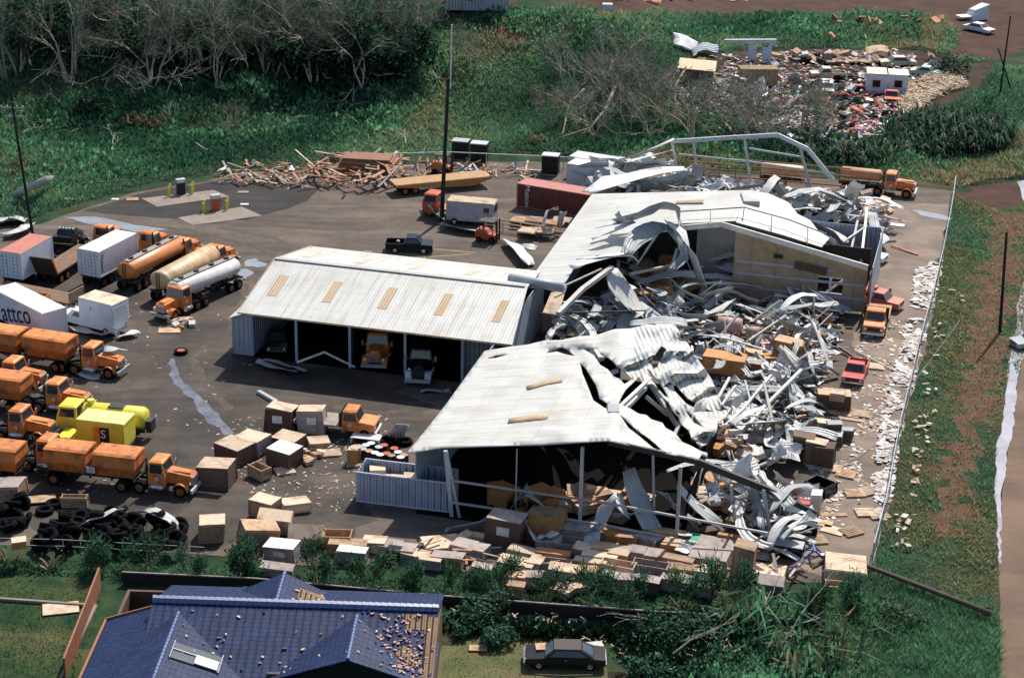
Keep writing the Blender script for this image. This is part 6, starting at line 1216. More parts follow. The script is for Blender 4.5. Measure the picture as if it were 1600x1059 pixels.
# ------------------------------------------------------------ crates and loose goods
random.seed(91)
def crate(label, px, py, w_, d_, h, m=PLY, lid=None, ang=None, z0=0.0, open_=False, slats=False, name='crate', group=None, rot=None, patch=False, cat='crate', skid=True):
    """px,py = centre of the crate's top in the photo"""
    p = at(px, py, z0 + h); ang = VANG + random.gauss(0, .06) if ang is None else ang
    t = T(name, label, cat, (p.x, p.y, z0), ang, group)
    if rot: t.rotation_euler = (rot[0], rot[1], ang)
    a, b = w_ / 2 * 1.05, d_ / 2 * 1.05; mb = MB(); s = .12 if skid else 0; k1, k2, k3, k4 = [random.gauss(0, .045) for _ in range(4)]
    def rack(m_): m_.v = [(x + k1 * z + k4 * y, y + k2 * z, z * (1 + k3 * x / max(w_, .5))) for x, y, z in m_.v]; return m_
    if open_:
        th = .06
        for q in ((-a, a, -b, -b + th), (-a, a, b - th, b), (-a, -a + th, -b + th, b - th), (a - th, a, -b + th, b - th)): mb.box(*q, s, h)
        mb.box(-a + th, a - th, -b + th, b - th, s, s + .08); P('body', rack(mb), m, t)
    else:
        mb.box(-a, a, -b, b, s, h - .05); P('body', rack(mb), m, t)
        mb = MB()
        if slats:
            k = max(4, int(d_ / .22))
            for i in range(k): y = -b + d_ * i / k; mb.box(-a - .03, a + .03, y + .02, y + d_ / k - .03, h - .05, h)
        else: mb.box(-a - .03, a + .03, -b - .03, b + .03, h - .05, h)
        if not rot and random.random() < .3: ll = random.gauss(0, .09); mb.v = [(x * math.cos(ll) - y * math.sin(ll) + .06, x * math.sin(ll) + y * math.cos(ll), z + .012) for x, y, z in mb.v]
        P('lid', rack(mb), lid or m, t)
        if not rot and d_ > .5: t.rotation_euler = (random.gauss(0, .025), random.gauss(0, .03), ang + random.gauss(0, .05))
    bt = MB()
    for x in (-a, a):
        for y in (-b, b): bt.box(x - .05, x + .05, y - .05, y + .05, s, h - .06 if not open_ else h + .01)
    for y in (-b - .025, b + .025): bt.box(-a, a, y - .02, y + .02, s, s + .12); bt.box(-a, a, y - .02, y + .02, h - .2, h - .07)
    P('batten', rack(bt), m, t)
    if skid:
        sk = MB()
        for y in (-b + .1, 0, b - .1): sk.box(-a, a, y - .06, y + .06, 0, s)
        P('skid', sk, PLY_G, t)
    if patch: mb = MB(); mb.box(-a * .35, a * .4, -b - .06, -b - .048, h * .45, h * .75); P('paper_label', mb, PAPER, t)
    return t
MT_ = {'p': (PLY, 'tan'), 'l': (PLY_L, 'pale'), 'o': (PLY_O, 'orange-brown'), 'g': (PLY_G, 'grey'), 'd': (PLY_D, 'dark brown')}
LIL = mat('lilac_grey_board', (.42, .39, .43), .8, col2=(.34, .31, .35), scale=2, rnd=.12)
def row(rowname, items):
    items = sorted(items, key=lambda q: q[0])
    for i, q in enumerate(items):
        px, py, w_, d_, h, k = q[:6]; kw = q[6] if len(q) > 6 else {}; m, cn = MT_[k[0]]; lid = MT_[k[1]][0] if len(k) > 1 else None; kind = 'open crate' if kw.get('open_') else 'crate'
        crate('%s %s, %s from the left in the %s' % (cn, kind, ORD[i], rowname), px, py, w_, d_, h, m, lid, **kw)
O_ = dict(open_=True)
row('back crate row under the open front', [(902, 822, 2.0, 1.2, 1.1, 'g'), (954, 830, 1.35, 1.1, .9, 'o'), (981, 833, 1.35, 1.1, .9, 'op'), (1014, 837, 1.6, 1.3, .9, 'g', dict(ang=VANG - .35)), (1046, 829, 2.4, .8, 1.0, 'p'), (1053, 847, 1.35, 1.0, 1.2, 'op'), (1120, 846, 2.5, 1.4, 1.0, 'dg'), (859, 841, 1.5, 1.2, .9, 'g'), (888, 843, 1.5, 1.3, .9, 'g', O_), (1148, 836, 2.2, .3, 1.2, 'o')])
row('third row of crates from the hedge', [(916, 854, 1.9, 1.1, 1.0, 'gl'), (944, 852, 1.2, 1.1, 1.1, 'p'), (968, 858, 1.35, 1.3, 1.1, 'ol'), (994, 857, 1.35, 1.1, 1.1, 'g'), (1021, 862, 1.6, 1.2, 1.0, 'pg'), (1080, 856, 1.5, .9, .9, 'gl'), (1112, 864, 2.6, 1.8, 1.1, 'g'), (823, 858, 2.4, .9, 1.0, 'gl', dict(patch=False)), (862, 861, 2.3, .7, 1.1, 'o')])
row('second row of crates from the hedge', [(806, 874, 2.4, 1.2, 1.0, 'gl'), (838, 874, .9, 1.2, 1.0, 'gl'), (868, 875, 2.2, .9, 1.0, 'g', O_), (937, 865, 2.4, .8, 1.0, 'l'), (925, 874, 2.2, .7, .9, 'pl'), (966, 879, 2.3, 1.0, 1.1, 'lg', O_), (1018, 880, 2.4, 1.0, 1.1, 'gl', O_), (1058, 870, 2.4, .8, 1.0, 'p'), (1070, 884, 2.4, 1.0, .9, 'p', dict(slats=True)), (1108, 888, 1.4, 1.1, 1.0, 'gl')])
row('crate row nearest the hedge', [(752, 884, 1.3, .8, 1.5, 'dg'), (806, 896, 1.3, .9, 1.0, 'gp'), (832, 896, 1.4, .9, 1.0, 'g'), (880, 886, 1.9, 1.1, 1.1, 'gl'), (915, 888, 1.6, 1.0, 1.1, 'gp'), (955, 895, 1.3, .9, 1.2, 'g'), (985, 899, 1.3, .9, 1.2, 'g'), (1012, 902, 1.5, .9, 1.1, 'dg'), (1048, 900, 1.4, .8, 1.0, 'g'), (1078, 905, 1.6, 1.0, .9, 'dg'), (1102, 912, 1.2, .9, .9, 'g'), (804, 911, 1.2, .7, 1.0, 'p'), (900, 912, 1.3, 1.0, .5, 'l', dict(ang=.4)), (878, 918, 1.3, 1.0, .6, 'l', dict(ang=-.5))])
row('slumped row left of the grey upright crate', [(606, 847, 1.8, 1.2, .8, 'lg'), (585, 842, 1.6, 1.1, .9, 'gl'), (632, 853, 1.6, 1.2, .9, 'lg'), (652, 862, 1.7, 1.0, .8, 'gl'), (700, 866, 2.2, 1.0, .9, 'pg'), (672, 871, 1.5, .9, .8, 'gl'), (735, 850, 2.4, 1.3, .9, 'g'), (690, 845, 2.6, 1.5, .5, 'l', dict(ang=.35, rot=(.15, .06))), (726, 834, 1.0, .7, .6, 'l', dict(ang=.8)), (748, 835, 1.0, .6, .5, 'l')])
crate('dark grey upright crate with a pale lid, tallest at the left of the front crates', 789, 804, 2.4, 1.6, 2.3, PLY_D, PLY_G, VANG + .05, patch=True)
crate('square orange-brown upright crate under the tent-like folded sheet', 856, 799, 2.4, 1.6, 1.9, PLY_O, PLY, VANG - .03)
crate('green-topped crate in the middle of the front crates', 1081, 838, 1.4, 1.2, .9, PLY_G, GREENC, VANG)
crate('tall tan crate with a hollow dark front at the right end of the front crates', 1163, 850, 1.35, 1.2, 2.4, PLY, PLY, VANG, open_=False)
mb = MB(); p = at(1160, 872, 1.4); mb.box(-.5, .5, -.02, .02, -1.1, .6); o = ONE('hollow_shade', mb, BLACK, 'black patch painting the shade in the hollow front of the tall tan crate', 'panel', loc=(p.x - .1, p.y - .25, 1.35), rz=VANG)  # black sheet stands in for the shade inside the hollow crate
crate('wide pale crate slumped open right of the hollow tall crate', 1195, 888, 2.8, 1.6, .7, PLY_L, PLY_L, VANG - .1, patch=False)
crate('grey board crate tilted forward below the slumped pale one', 1207, 902, 1.7, 1.0, .9, PLY_G, PLY_G, VANG, rot=(.25, 0))
crate('broad slatted pallet crate at the lower end of the fence', 1320, 878, 2.7, 2.8, .9, PLY_L, PLY_L, VANG + .12, slats=True)
crate('open tan crate jammed against the broad slatted crate', 1310, 912, 1.7, .9, .9, PLY, None, VANG + .12, open_=True)
# left clusters
crate('cream crate tipped up on its edge in the left heap', 484, 806, 2.3, 1.0, 2.0, PLY_L, PLY_L, -.02, rot=(.75, 0))
crate('slumped orange-tan crate with a torn side in the left heap', 398, 818, 2.4, 1.4, 1.8, PLY, PLY, .35, rot=(.1, .22))
crate('tan crate at the back of the left heap', 413, 778, 1.8, 1.4, 1.4, PLY, PLY_L, -.45)
crate('pale crate printed with red marks in the left heap', 432, 796, 2.3, 1.0, 1.7, PLY_G, PLY_L, -.12, rot=(.35, 0))
crate('pale lid-like crate behind the cream tipped one', 462, 782, 1.9, 1.2, .8, PLY_L, PLY_L, .3)
crate('grey crate with a bright white top at the foot of the left heap', 442, 848, 2.2, 1.4, 1.3, PLY_G, PAPER, -.30, patch=True)
crate('half open tan crate right of the cream tipped one', 528, 832, 1.9, 1.2, 1.0, PLY, None, -.05, open_=True)
crate('long orange-brown crate under the half open tan one', 545, 846, 2.6, .9, .9, PLY_O, PLY, -.1)
crate('white topped crate at the right foot of the left heap', 550, 858, 2.0, .9, 1.0, PLY_G, PAPER, -.12)
crate('low grey crate against the hedge below the left heap', 432, 884, 2.2, 1.0, .7, PLY_G, PLY_G, -.1)
crate('dark sided crate with a worn pale lid, left of the pair by the puddle', 367, 691, 2.3, 1.9, 1.5, PLY_D, PLY_L, -.55)
crate('tan crate pressed behind the dark sided one by the puddle', 396, 679, 2.2, 1.7, 1.4, PLY_G, PLY_L, -.5)
crate('pale topped crate behind the white topped one', 452, 680, 2.2, 1.6, 1.2, PLY_D, PLY_L, -.55)
crate('white topped crate with grey lit side in the middle of the dark yard', 444, 697, 2.1, 1.7, 1.5, PLY_D, PAPER, -.62, patch=False)
crate('small empty open crate standing alone on the dark yard', 405, 728, 1.5, .9, 1.0, PLY, None, -.75, open_=True)
crate('black-brown upright crate with white labels beside the orange flatbed', 436, 634, 2.1, 1.3, 2.2, PLY_D, PLY_L, -.06, patch=True)
crate('pinkish upright crate with white labels beside the orange flatbed', 489, 638, 2.0, 1.3, 2.1, PLY_G, PLY_L, -.04, patch=True)
crate('crushed tan carton below the pinkish upright crate', 495, 686, 1.6, 1.1, .7, PLY, PLY_L, .4, rot=(.12, .1), name='carton', skid=False)
crate('slim tan carton standing on end among the spilled cartons', 551, 700, .7, .6, 1.3, PLY_O, PLY_L, -.2, name='carton', skid=False)
crate('slatted crate open at the side, touching the nose of the nearest tractor', 338, 722, 2.3, 1.9, 1.9, PLY_D, PLY_L, -.08, slats=True)  # dark body and pale lid paint in the shaded opening and sunlit top
crate('tan upright box with a white sheet on top, among the tyres', 328, 810, 1.7, 1.5, 1.6, PLY, PLY_L, .12, skid=False)
crate('open tan tray standing on edge above the tyre heap', 117, 775, 1.8, .6, .9, PLY, None, -.02, open_=True)
crate('grey weathered stack of boards at the left edge above the tyres', 8, 752, 2.6, 1.6, 1.4, PLY, PLY_G, -.05)
crate('small tan box caught in the leafless tree at the left edge', 29, 842, .9, .8, .6, PLY_O, PLY_L, .2, z0=1.4, skid=False, name='carton')
mb = MB(); mb.box(-1.0, 1.0, -.6, .6, 0, .08); ONE('board', mb, PLY, 'tan board lying flat left of the open tray', 'board', loc=at(66, 780, .15), rz=.25)
mb = MB(); mb.box(-.55, .55, -.35, .35, 0, .9, .03, .03); mb.box(-.4, .4, -.37, -.35, .2, .75); ONE('television', mb, BLACK, 'black television-like box with a round dial among the slumped crates', 'television', loc=at(617, 872, 0), rz=VANG)
# crates in the wreck and along the lane
crate('large orange-brown crate in the wreck, left of a pair', 1121, 553, 2.0, 1.7, 1.5, PLY_O, PLY_O, VANG, z0=1.2)
crate('large orange-brown crate in the wreck, right of a pair', 1149, 557, 1.9, 1.7, 1.5, PLY_O, PLY_O, VANG, z0=1.2)
crate('dark crate carrying the left orange-brown one in the wreck', 1121, 575, 2.0, 1.7, 1.2, PLY_D, PLY_D, VANG)
crate('dark crate carrying the right orange-brown one in the wreck', 1150, 580, 1.9, 1.7, 1.2, PLY_D, PLY_D, VANG)
crate('brown crate with a pale top right of the orange pair', 1180, 562, 1.5, 1.3, 1.8, PLY_D, PLY_G, VANG)
crate('orange-brown crate tipped behind the brown one in the wreck', 1172, 548, 1.8, 1.3, 1.4, PLY_O, PLY, VANG + .6, rot=(0, .3))
crate('tall ochre crate standing by the bowed sheet', 1233, 532, 2.4, 1.3, 2.4, PLY_O, PLY, VANG - .1)
crate('orange crate lying in front of the tall ochre one', 1210, 556, 1.5, 1.2, 1.2, PLY_O, PLY_O, VANG + .3)
crate('dark crate with a tan box on it beside the small red pickup', 1304, 612, 2.6, 1.5, 1.5, PLY_D, PLY, VANG + .05)
crate('tan box on top of the dark crate beside the small red pickup', 1309, 611, 1.1, .9, .7, PLY, PLY_L, VANG, z0=1.5, skid=False)
crate('reddish upright crate at the right edge of the wreck', 1258, 678, 1.6, 1.3, 2.1, PLY_D, PLY_D, VANG)
crate('tan topped crate beside the reddish upright one', 1275, 688, 1.5, 1.2, 2.0, PLY_D, PLY_L, VANG)
crate('dark crate at the right end of the brown upright crates', 1292, 694, 1.3, 1.2, 1.9, PLY_D, PLY_D, VANG)
crate('grey-green crate above the brown upright crates, left of three', 1303, 660, 1.1, .9, 1.5, PLY_D, SHEET_G, VANG)
crate('grey-green crate above the brown upright crates, right of three', 1324, 670, .9, .7, 1.0, PLY_D, SHEET_G, VANG)
crate('grey-green crate above the brown upright crates, lowest of three', 1306, 676, 1.2, .9, 1.0, PLY_D, SHEET_G, VANG)
crate('pale tan crate leaning behind the grey-green crates', 1283, 658, 1.3, .9, 1.4, PLY, PLY_L, VANG + .4, rot=(0, .2))
crate('black open bin with pale boards inside on the lane', 1284, 752, 1.8, 1.5, .9, BLACK, None, VANG - .5, open_=True, skid=False, name='bin', cat='bin')
crate('pale cabinet beside the black open bin', 1276, 768, .7, 1.0, 1.7, CREAM, PAPER, VANG, skid=False, name='cabinet', cat='cabinet')
crate('grey white-topped cabinet at the right corner of the open front', 1246, 795, 1.7, 1.4, 1.5, PLY_G, PAPER, VANG, skid=False, name='cabinet', cat='cabinet')
crate('dark cabinet with a pale square top below the white-topped one', 1268, 812, .9, .9, 1.2, BLACK, PLY_L, VANG, skid=False, name='cabinet', cat='cabinet')
crate('black box half buried beside the long white sheet', 1232, 848, 2.0, 1.1, 1.0, BLACK, SHEET_G, VANG, skid=False, name='bin', cat='bin')
t = T('red_seat', 'red padded seat with a wire back at the right corner of the wreck', 'seat', at(1252, 792), VANG); mb = MB(); mb.box(-.7, .7, -.5, .5, .3, .55); P('cushion', mb, RED_P, t); mb = MB()
for k in range(6): mb.bar((-.6 + k * .24, .5, .5), (-.6 + k * .24, .75, 1.3), .05, .05)
mb.bar((-.65, .75, 1.3), (.65, .75, 1.3), .05, .05); P('wire_back', mb, GALV, t); mb = MB(); mb.box(-.65, .65, -.45, .45, 0, .3); P('base', mb, DARK, t)
for i, (x, y, r, L, m, lab) in enumerate([(1140, 508, .75, 2.2, PINKW, 'large pinkish roll lying in the rubble beside the triangular sheet'), (1176, 520, .6, 1.2, PINKW, 'short brown drum beside the pinkish roll'), (1200, 506, .6, .5, RUST, 'rusty disc standing in the rubble right of the roll')]):
    mb = MB(); mb.lathe('x', (0, 0, r), [(-L / 2, r * .5), (-L / 2 + .02, r), (L / 2 - .02, r), (L / 2, r * .5)], 14); p = at(x, y, r + .8); ONE('drum', mb, m, lab, 'drum', loc=(p.x, p.y, .8), rz=VANG + .2 * i, smooth=True)
# repeated small goods, one mesh each kind, copied
def protos(name, fn, n, mats): return [fn(k).mesh(name, m) for k, m in zip(range(n), mats)]
def boxm(k): mb = MB(); a, b, h = [(.5, .4, .5), (.6, .35, .4), (.4, .35, .6), (.7, .5, .35)][k % 4]; mb.box(-a, a, -b, b, 0, h); mb.box(-a - .01, a + .01, -.05, .05, .0, h + .012); return mb
CART = protos('carton', boxm, 6, [PLY, PLY_L, PLY_O, PINKW, CREAM, PLY_G])
def many(name, meshes, label, cat, group, poly, n, z=(0, .3), tilt=.2, sc=(.8, 1.3)):
    for i in range(n):
        x, y = rnd_in(poly); o = bpy.data.objects.new(name, random.choice(meshes)); COL.objects.link(o); o.location = at(x, y, random.uniform(*z)); o.rotation_euler = (random.gauss(0, tilt), random.gauss(0, tilt), random.uniform(0, 6.28)); o.scale = (random.uniform(*sc),) * 3; tag(o, label, cat, group)
many('carton', CART, 'small carton spilled among the beams in the right half of the wreck', 'carton', 'cartons spilled in the wreck', [(1085, 660), (1150, 670), (1200, 690), (1185, 725), (1120, 715)], 46, (0, 1.2))
many('carton', CART[:4], 'small carton spilled behind the front girts at the right corner', 'carton', 'cartons spilled at the right corner', [(1080, 735), (1180, 760), (1200, 830), (1140, 815), (1080, 780)], 36, (0, .8))
many('carton', CART[1:], 'pinkish or pale carton strewn past the far right corner of the warehouse', 'carton', 'cartons strewn at the far corner', [(1345, 300), (1380, 310), (1388, 360), (1378, 395), (1352, 390), (1345, 340)], 40, (0, .6))
many('carton', CART[:2] + CART[4:5], 'little tan carton spilled on the dark yard below the upright crates', 'carton', 'cartons spilled on the yard', [(470, 690), (500, 690), (520, 705), (480, 728), (465, 712), (440, 735)], 34, (0, .1), .1, (.45, .75))
many('carton', CART[:3], 'dark-shaded carton stacked inside the open front of the warehouse', 'carton', 'cartons inside the open front', [(760, 775), (1000, 770), (1010, 800), (770, 800)], 30, (0, .3), .05, (1.2, 1.9))
many('carton', CART[:3], 'orange-brown carton in the hollow under the arched roof sheet', 'carton', 'cartons under the arched sheet', [(985, 410), (1080, 405), (1085, 460), (1000, 475)], 40, (0, 1.0), .1, (1.2, 2.0))
many('carton', CART, 'small carton or scrap lying among the sheets in front of the board wall', 'carton', 'cartons before the board wall', [(1120, 490), (1300, 500), (1265, 560), (1120, 545)], 22, (0, .6), .3)
def pal(k):
    mb = MB()
    for i in range(6): mb.box(-.6, .6, -.5 + i * .18, -.38 + i * .18, .1, .13)
    for y in (-.45, 0, .45): mb.box(-.6, .6, y - .05, y + .05, .02, .1)
    return mb
PALM = [pal(0).mesh('pallet', PLY_L), pal(0).mesh('pallet', PLY)]
def pallet(x, y, label, rz=0, z=0.0, group=None, tilt=0, sc=1.0): o = bpy.data.objects.new('pallet', PALM[hash(label) % 2 if False else len(label) % 2]); COL.objects.link(o); o.location = at(x, y, z); o.rotation_euler = (tilt, 0, rz); o.scale = (sc,) * 3; return tag(o, label, 'pallet', group)
for i, (x, y, r, lab) in enumerate([(1272, 728, .3, 'pallet below the brown upright crates, leftmost of a line of three'), (1300, 733, -.3, 'pallet below the brown upright crates, middle of a line of three'), (1322, 742, -.4, 'pallet below the brown upright crates, rightmost of a line of three'), (1335, 772, .1, 'pale pallet at the fence, left of two'), (1355, 769, .5, 'pale pallet at the fence, right of two'), (1352, 802, .1, 'pallet at the fence below the salmon board, upper of two'), (1373, 806, .2, 'pallet at the fence below the salmon board, lower of two'), (1275, 845, .2, 'pallet with cartons beside the dark cabinet'), (1330, 832, .5, 'dark broken pallet on the lane near the plywood sheet'), (1295, 640, -.4, 'broken pallet beside the tan planks, left'), (1345, 648, -.3, 'broken pallet beside the tan planks, right'), (445, 737, .4, 'pallet lying flat between the open crate and the spilled cartons'), (518, 709, .2, 'pallet beside the slim standing carton'), (556, 725, .1, 'pallet at the end of the silver container'), (1368, 574, -.2, 'pallet on the lane right of the small red pickup')]): pallet(x, y, lab, r, .02, None, 0, 1.25)
random.seed(12)
for k in range(22):
    x, y = random.choice([(815, 345), (835, 345), (865, 350), (825, 362), (850, 362), (880, 345)]); o = pallet(x + random.gauss(0, 2), y, 'dark pallet in the stacks between the maroon container and the warehouse roof', VANG + random.gauss(0, .1), .14 * (k // 3), 'pallets stacked by the maroon container', 0, 1.5); o.data = PALM[k % 2]
mb = MB()
for z in (.5, .9, 1.3): mb.bar((-5, 0, z), (5, 0, z), .06, .12)
for k in range(6): mb.bar((-5 + k * 2, 0.05, 0), (-5 + k * 2, .05, 1.4), .1, .1)
p, q = at(775, 360), at(878, 376); ONE('stake_rail', mb, PLY_L, 'pale slatted rail running in front of the stacked pallets', 'rail', loc=(p + q) / 2, rz=math.atan2((q - p).y, (q - p).x))
for i, (x, y, w_, d_, r, m, lab) in enumerate([(1376, 762, 1.6, 1.0, -.2, PINKW, 'salmon board lying by the fence above the pallets'), (1302, 829, 1.7, 1.2, -.5, PLY_L, 'pale plywood sheet lying diamond-wise on the lane'), (1284, 818, 1.6, 1.0, -.3, PLY, 'tan plywood sheet under the pale diamond one'), (1303, 805, 2.0, .5, .1, PLY, 'long tan board with ribs on the lane'), (1318, 648, 2.6, .6, -.35, PLY, 'tan plank lying below the dark crate, upper'), (1330, 656, 2.2, .5, -.3, PLY_L, 'tan plank lying below the dark crate, lower'), (1306, 472, 1.6, 1.0, 0, PLY, 'tan board beside the crushed red car'), (1400, 352, 1.8, .9, -.3, PAPER, 'white board lying at the top of the lane'), (1392, 322, 1.0, .8, 0, WHITE_B, 'pale blue box lid at the far corner of the wreck'), (95, 951, 2.4, 1.5, .25, PLY_L, 'pale door-like board lying on the left lawn'), (207, 312, 1.3, 1.0, .2, PLY, 'brown board on the asphalt near the first fuel pad'), (180, 312, .8, .5, 0, PAPER, 'white scrap on the asphalt near the first fuel pad'), (110, 312, 1.3, .7, 0, PLY_G, 'grey board at the grass edge left of the fuel pads'), (382, 320, .9, .5, .1, PAPER, 'pale scrap right of the second fuel pump'), (380, 301, 1.2, .7, .1, PLY_G, 'grey board right of the first fuel pump'), (860, 975, 2.4, 1.1, -.6, PINKW, 'striped pink panel lying behind the black coupe'), (902, 972, 1.2, .7, -.1, SHEET_G, 'grey panel lying behind the black coupe'), (265, 517, 2.0, 1.2, .1, PLY, 'broken board in front of the orange tractor of the white tanker'), (325, 771, 2.4, .3, -.2, PLY, 'long tan plank under the slatted crate'), (747, 1013, 1.2, .7, 0, PLY, 'tan tile stack on the centre lawn'), (575, 394, .8, .3, 0, PLY, 'lone plank scrap on the open yard behind the shed'), (690, 415, 1, .4, .2, PLY_L, 'pale scrap beside the parking lines')]):
    mb = MB(); mb.box(-w_ / 2, w_ / 2, -d_ / 2, d_ / 2, .03, .09); mb.box(-w_ / 2, w_ / 2, -.04, .04, .0, .1); ONE('board', mb, m, lab, 'board', loc=at(x, y, .02), rz=r)
many('carton', CART[1:], 'pale scrap dumped in front of the white tanker', 'scrap', 'scraps by the white tanker', [(255, 498), (300, 495), (305, 510), (270, 520)], 14, (0, .1), .3, (.4, .8))
def plank(k): mb = MB(); L = [2.4, 3.2, 1.8, 4.0][k % 4]; mb.box(-L / 2, L / 2, -.13, .13, 0, .06); return mb
PLK = protos('plank', plank, 8, [WOOD_R, WOOD_R, PLY, PLY_G, WOOD_R, PLY_O, PLY_D, PLY_L])
many('plank', PLK, 'loose plank in the heaped reddish lumber along the back of the yard', 'plank', 'planks of the lumber heap', [(480, 252), (530, 240), (615, 240), (640, 262), (600, 285), (540, 292), (480, 280)], 120, (0, 1.5), .25)
many('plank', PLK, 'loose plank in the low debris left of the lumber heap', 'plank', 'planks left of the lumber heap', [(345, 262), (400, 250), (480, 258), (480, 290), (400, 285), (345, 280)], 60, (0, .6), .2, (.6, 1.0))
many('plank', PLK, 'grey or brown plank scattered right of the lumber heap', 'plank', 'planks right of the lumber heap', [(615, 250), (690, 250), (850, 262), (840, 275), (760, 270), (640, 276)], 50, (0, .7), .2, (.5, .9))
t = T('lumber_stack', 'stack of long reddish boards sliding off to the left in the lumber heap', 'lumber', at(568, 268), -.12)
for k in range(9): mb = MB(); mb.box(-3.2 + k * .12, 3.2 + k * .12 - (k % 3) * .4, -1.4, 1.4, k * .22, k * .22 + .16); P('board_layer', mb, WOOD_R, t)
many('metal_strip', scr, 'grey metal scrap in the debris left of the lumber heap', 'sheet metal', 'scraps left of the lumber heap', [(345, 255), (470, 255), (470, 280), (345, 278)], 10, (.1, .4), .2, (.5, .8))
many('metal_strip', scr, 'metal scrap lying along the far yard fence', 'sheet metal', 'scraps along the far fence', [(600, 262), (690, 255), (850, 262), (850, 275), (690, 268)], 14, (.1, .4), .2, (.5, .8))
many('plank', PLK, 'loose board jammed among the front crate rows', 'plank', 'boards among the front crates', [(660, 838), (760, 845), (900, 850), (1180, 850), (1290, 880), (1200, 905), (1000, 895), (760, 885), (660, 862)], 70, (.1, 1.0), .25, (.5, .85))
many('scrap_sheet', [plates[0], plates[3]], 'bent roofing scrap dropped on the front crates', 'sheet metal', 'scraps on the front crates', [(760, 830), (1150, 820), (1180, 850), (900, 860)], 8, (.8, 1.3), .3, (.4, .7))
# tyres and drums
tym = MB(); tym.lathe('z', (0, 0, .16), [(-.16, .34), (-.16, .5), (-.1, .56), (.1, .56), (.16, .5), (.16, .34), (.05, .3), (-.05, .3)], 16); TYM = tym.mesh('tyre', TYRE, True)
many('tyre', [TYM], 'worn black tyre in the heap behind the hedge trees', 'tyre', 'tyre heap', [(60, 815), (110, 805), (200, 800), (290, 815), (300, 850), (180, 855), (60, 850)], 80, (0, 1.3), .5, (.95, 1.35))
many('tyre', [TYM], 'loose tyre or hub at the left end of the tyre heap', 'tyre', 'tyres at the left end', [(-5, 785), (40, 775), (50, 820), (0, 830)], 16, (0, .8), .6, (.95, 1.4))
for x, y, lab in ((85, 790, 'black tyre lying flat beside the open tray, upper of two'), (70, 801, 'pale-rimmed tyre lying flat beside the open tray, lower of two'), (132, 806, 'black tyre lying alone above the tyre heap'), (606, 692, 'tyre lying flat behind the drums, left of two'), (632, 693, 'tyre lying flat behind the drums, right of two')):
    o = bpy.data.objects.new('tyre', TYM); COL.objects.link(o); o.location = at(x, y, .02); o.scale = (1.2,) * 3; tag(o, lab, 'tyre')
t = T('tyre_on_rim', 'orange-rimmed wheel lying flat on the dark yard', 'wheel', at(283, 552)); o = P('tyre', TYM, None, t); mb = MB(); mb.lathe('z', (0, 0, .2), [(-.1, .38), (.06, .4), (.1, .3)], 14); P('rim', mb, ORANGE_R, t)
t.scale = (1.1,) * 3
drb = MB(); drb.lathe('z', (0, 0, 0), [(0, .29), (.3, .29), (.31, .31), (.33, .29), (.6, .29), (.61, .31), (.63, .29), (.88, .29)], 12); DRB = drb.mesh('body', DARK); drt = MB(); drt.lathe('z', (0, 0, .88), [(0, .28), (.02, .28)], 12)
DRT = [drt.mesh('top', m) for m in (WHITE_B, PAPER, GALV, ORANGE_R, PLY)]
random.seed(4)
for i, (x, y) in enumerate([(572, 697), (580, 694), (592, 700), (600, 697), (577, 706), (586, 709), (594, 712), (567, 703), (604, 710), (612, 713), (622, 708), (626, 716), (560, 699), (616, 702), (632, 712)]):
    t = T('drum', 'black drum with a light top in the cluster behind the silver container', 'drum', at(x, y + 16), 0, 'drums behind the silver container'); P('body', DRB, None, t); P('top', DRT[i % 5], None, t); t.scale = (1.15,) * 3
t = T('drum', 'tan fibre drum at the left of the black drums', 'drum', at(556, 722)); mb = MB(); mb.lathe('z', (0, 0, 0), [(0, .42), (1.3, .42)], 14); P('body', mb, PLY_O, t); mb = MB(); mb.lathe('z', (0, 0, 1.3), [(0, .43), (.05, .43)], 14); P('lid', mb, PLY_L, t)
mb = MB(); [mb.box(-1.2, 1.2, -.6 + k * .2, -.45 + k * .2, .5, .54) for k in range(6)]; mb.box(-1.2, -1.1, -.6, .6, 0, .5); mb.box(1.1, 1.2, -.6, .6, 0, .5); ONE('white_rack', mb, PAPER, 'white slatted rack lying behind the drums', 'rack', loc=at(573, 690), rz=-.2)
# fuel pumps
for i, (x, y, lab, m) in enumerate([(283, 303, 'dark fuel pump with four yellow bollards on the farther concrete pad', DARK), (337, 328, 'orange fuel pump with four yellow bollards on the nearer concrete pad', ORANGE_R)]):
    t = T('fuel_pump', lab, 'fuel pump', at(x, y, .05), .45); mb = MB(); mb.box(-.45, .45, -.3, .3, 0, 1.35); P('cabinet', mb, m, t); mb = MB(); mb.box(-.5, .5, -.33, .33, 1.35, 1.75); P('head', mb, GALV, t); mb = MB(); mb.tube([(.46, 0, 1.2), (.75, 0, .9), (.7, 0, .3), (.5, 0, .5)], .04, 5); P('hose', mb, BLACK, t); mb = MB(); mb.box(-.3, .3, -.345, -.33, 1.42, 1.68); P('dial', mb, PAPER, t)
    for j, (bx, by) in enumerate([(-1.5, -.4), (-1.1, .5), (1.1, -.5), (1.5, .4)]): mb = MB(); mb.lathe('z', (bx, by, 0), [(0, .14), (1.05, .14), (1.15, .06)], 10); P('bollard', mb, YELLOW, t)
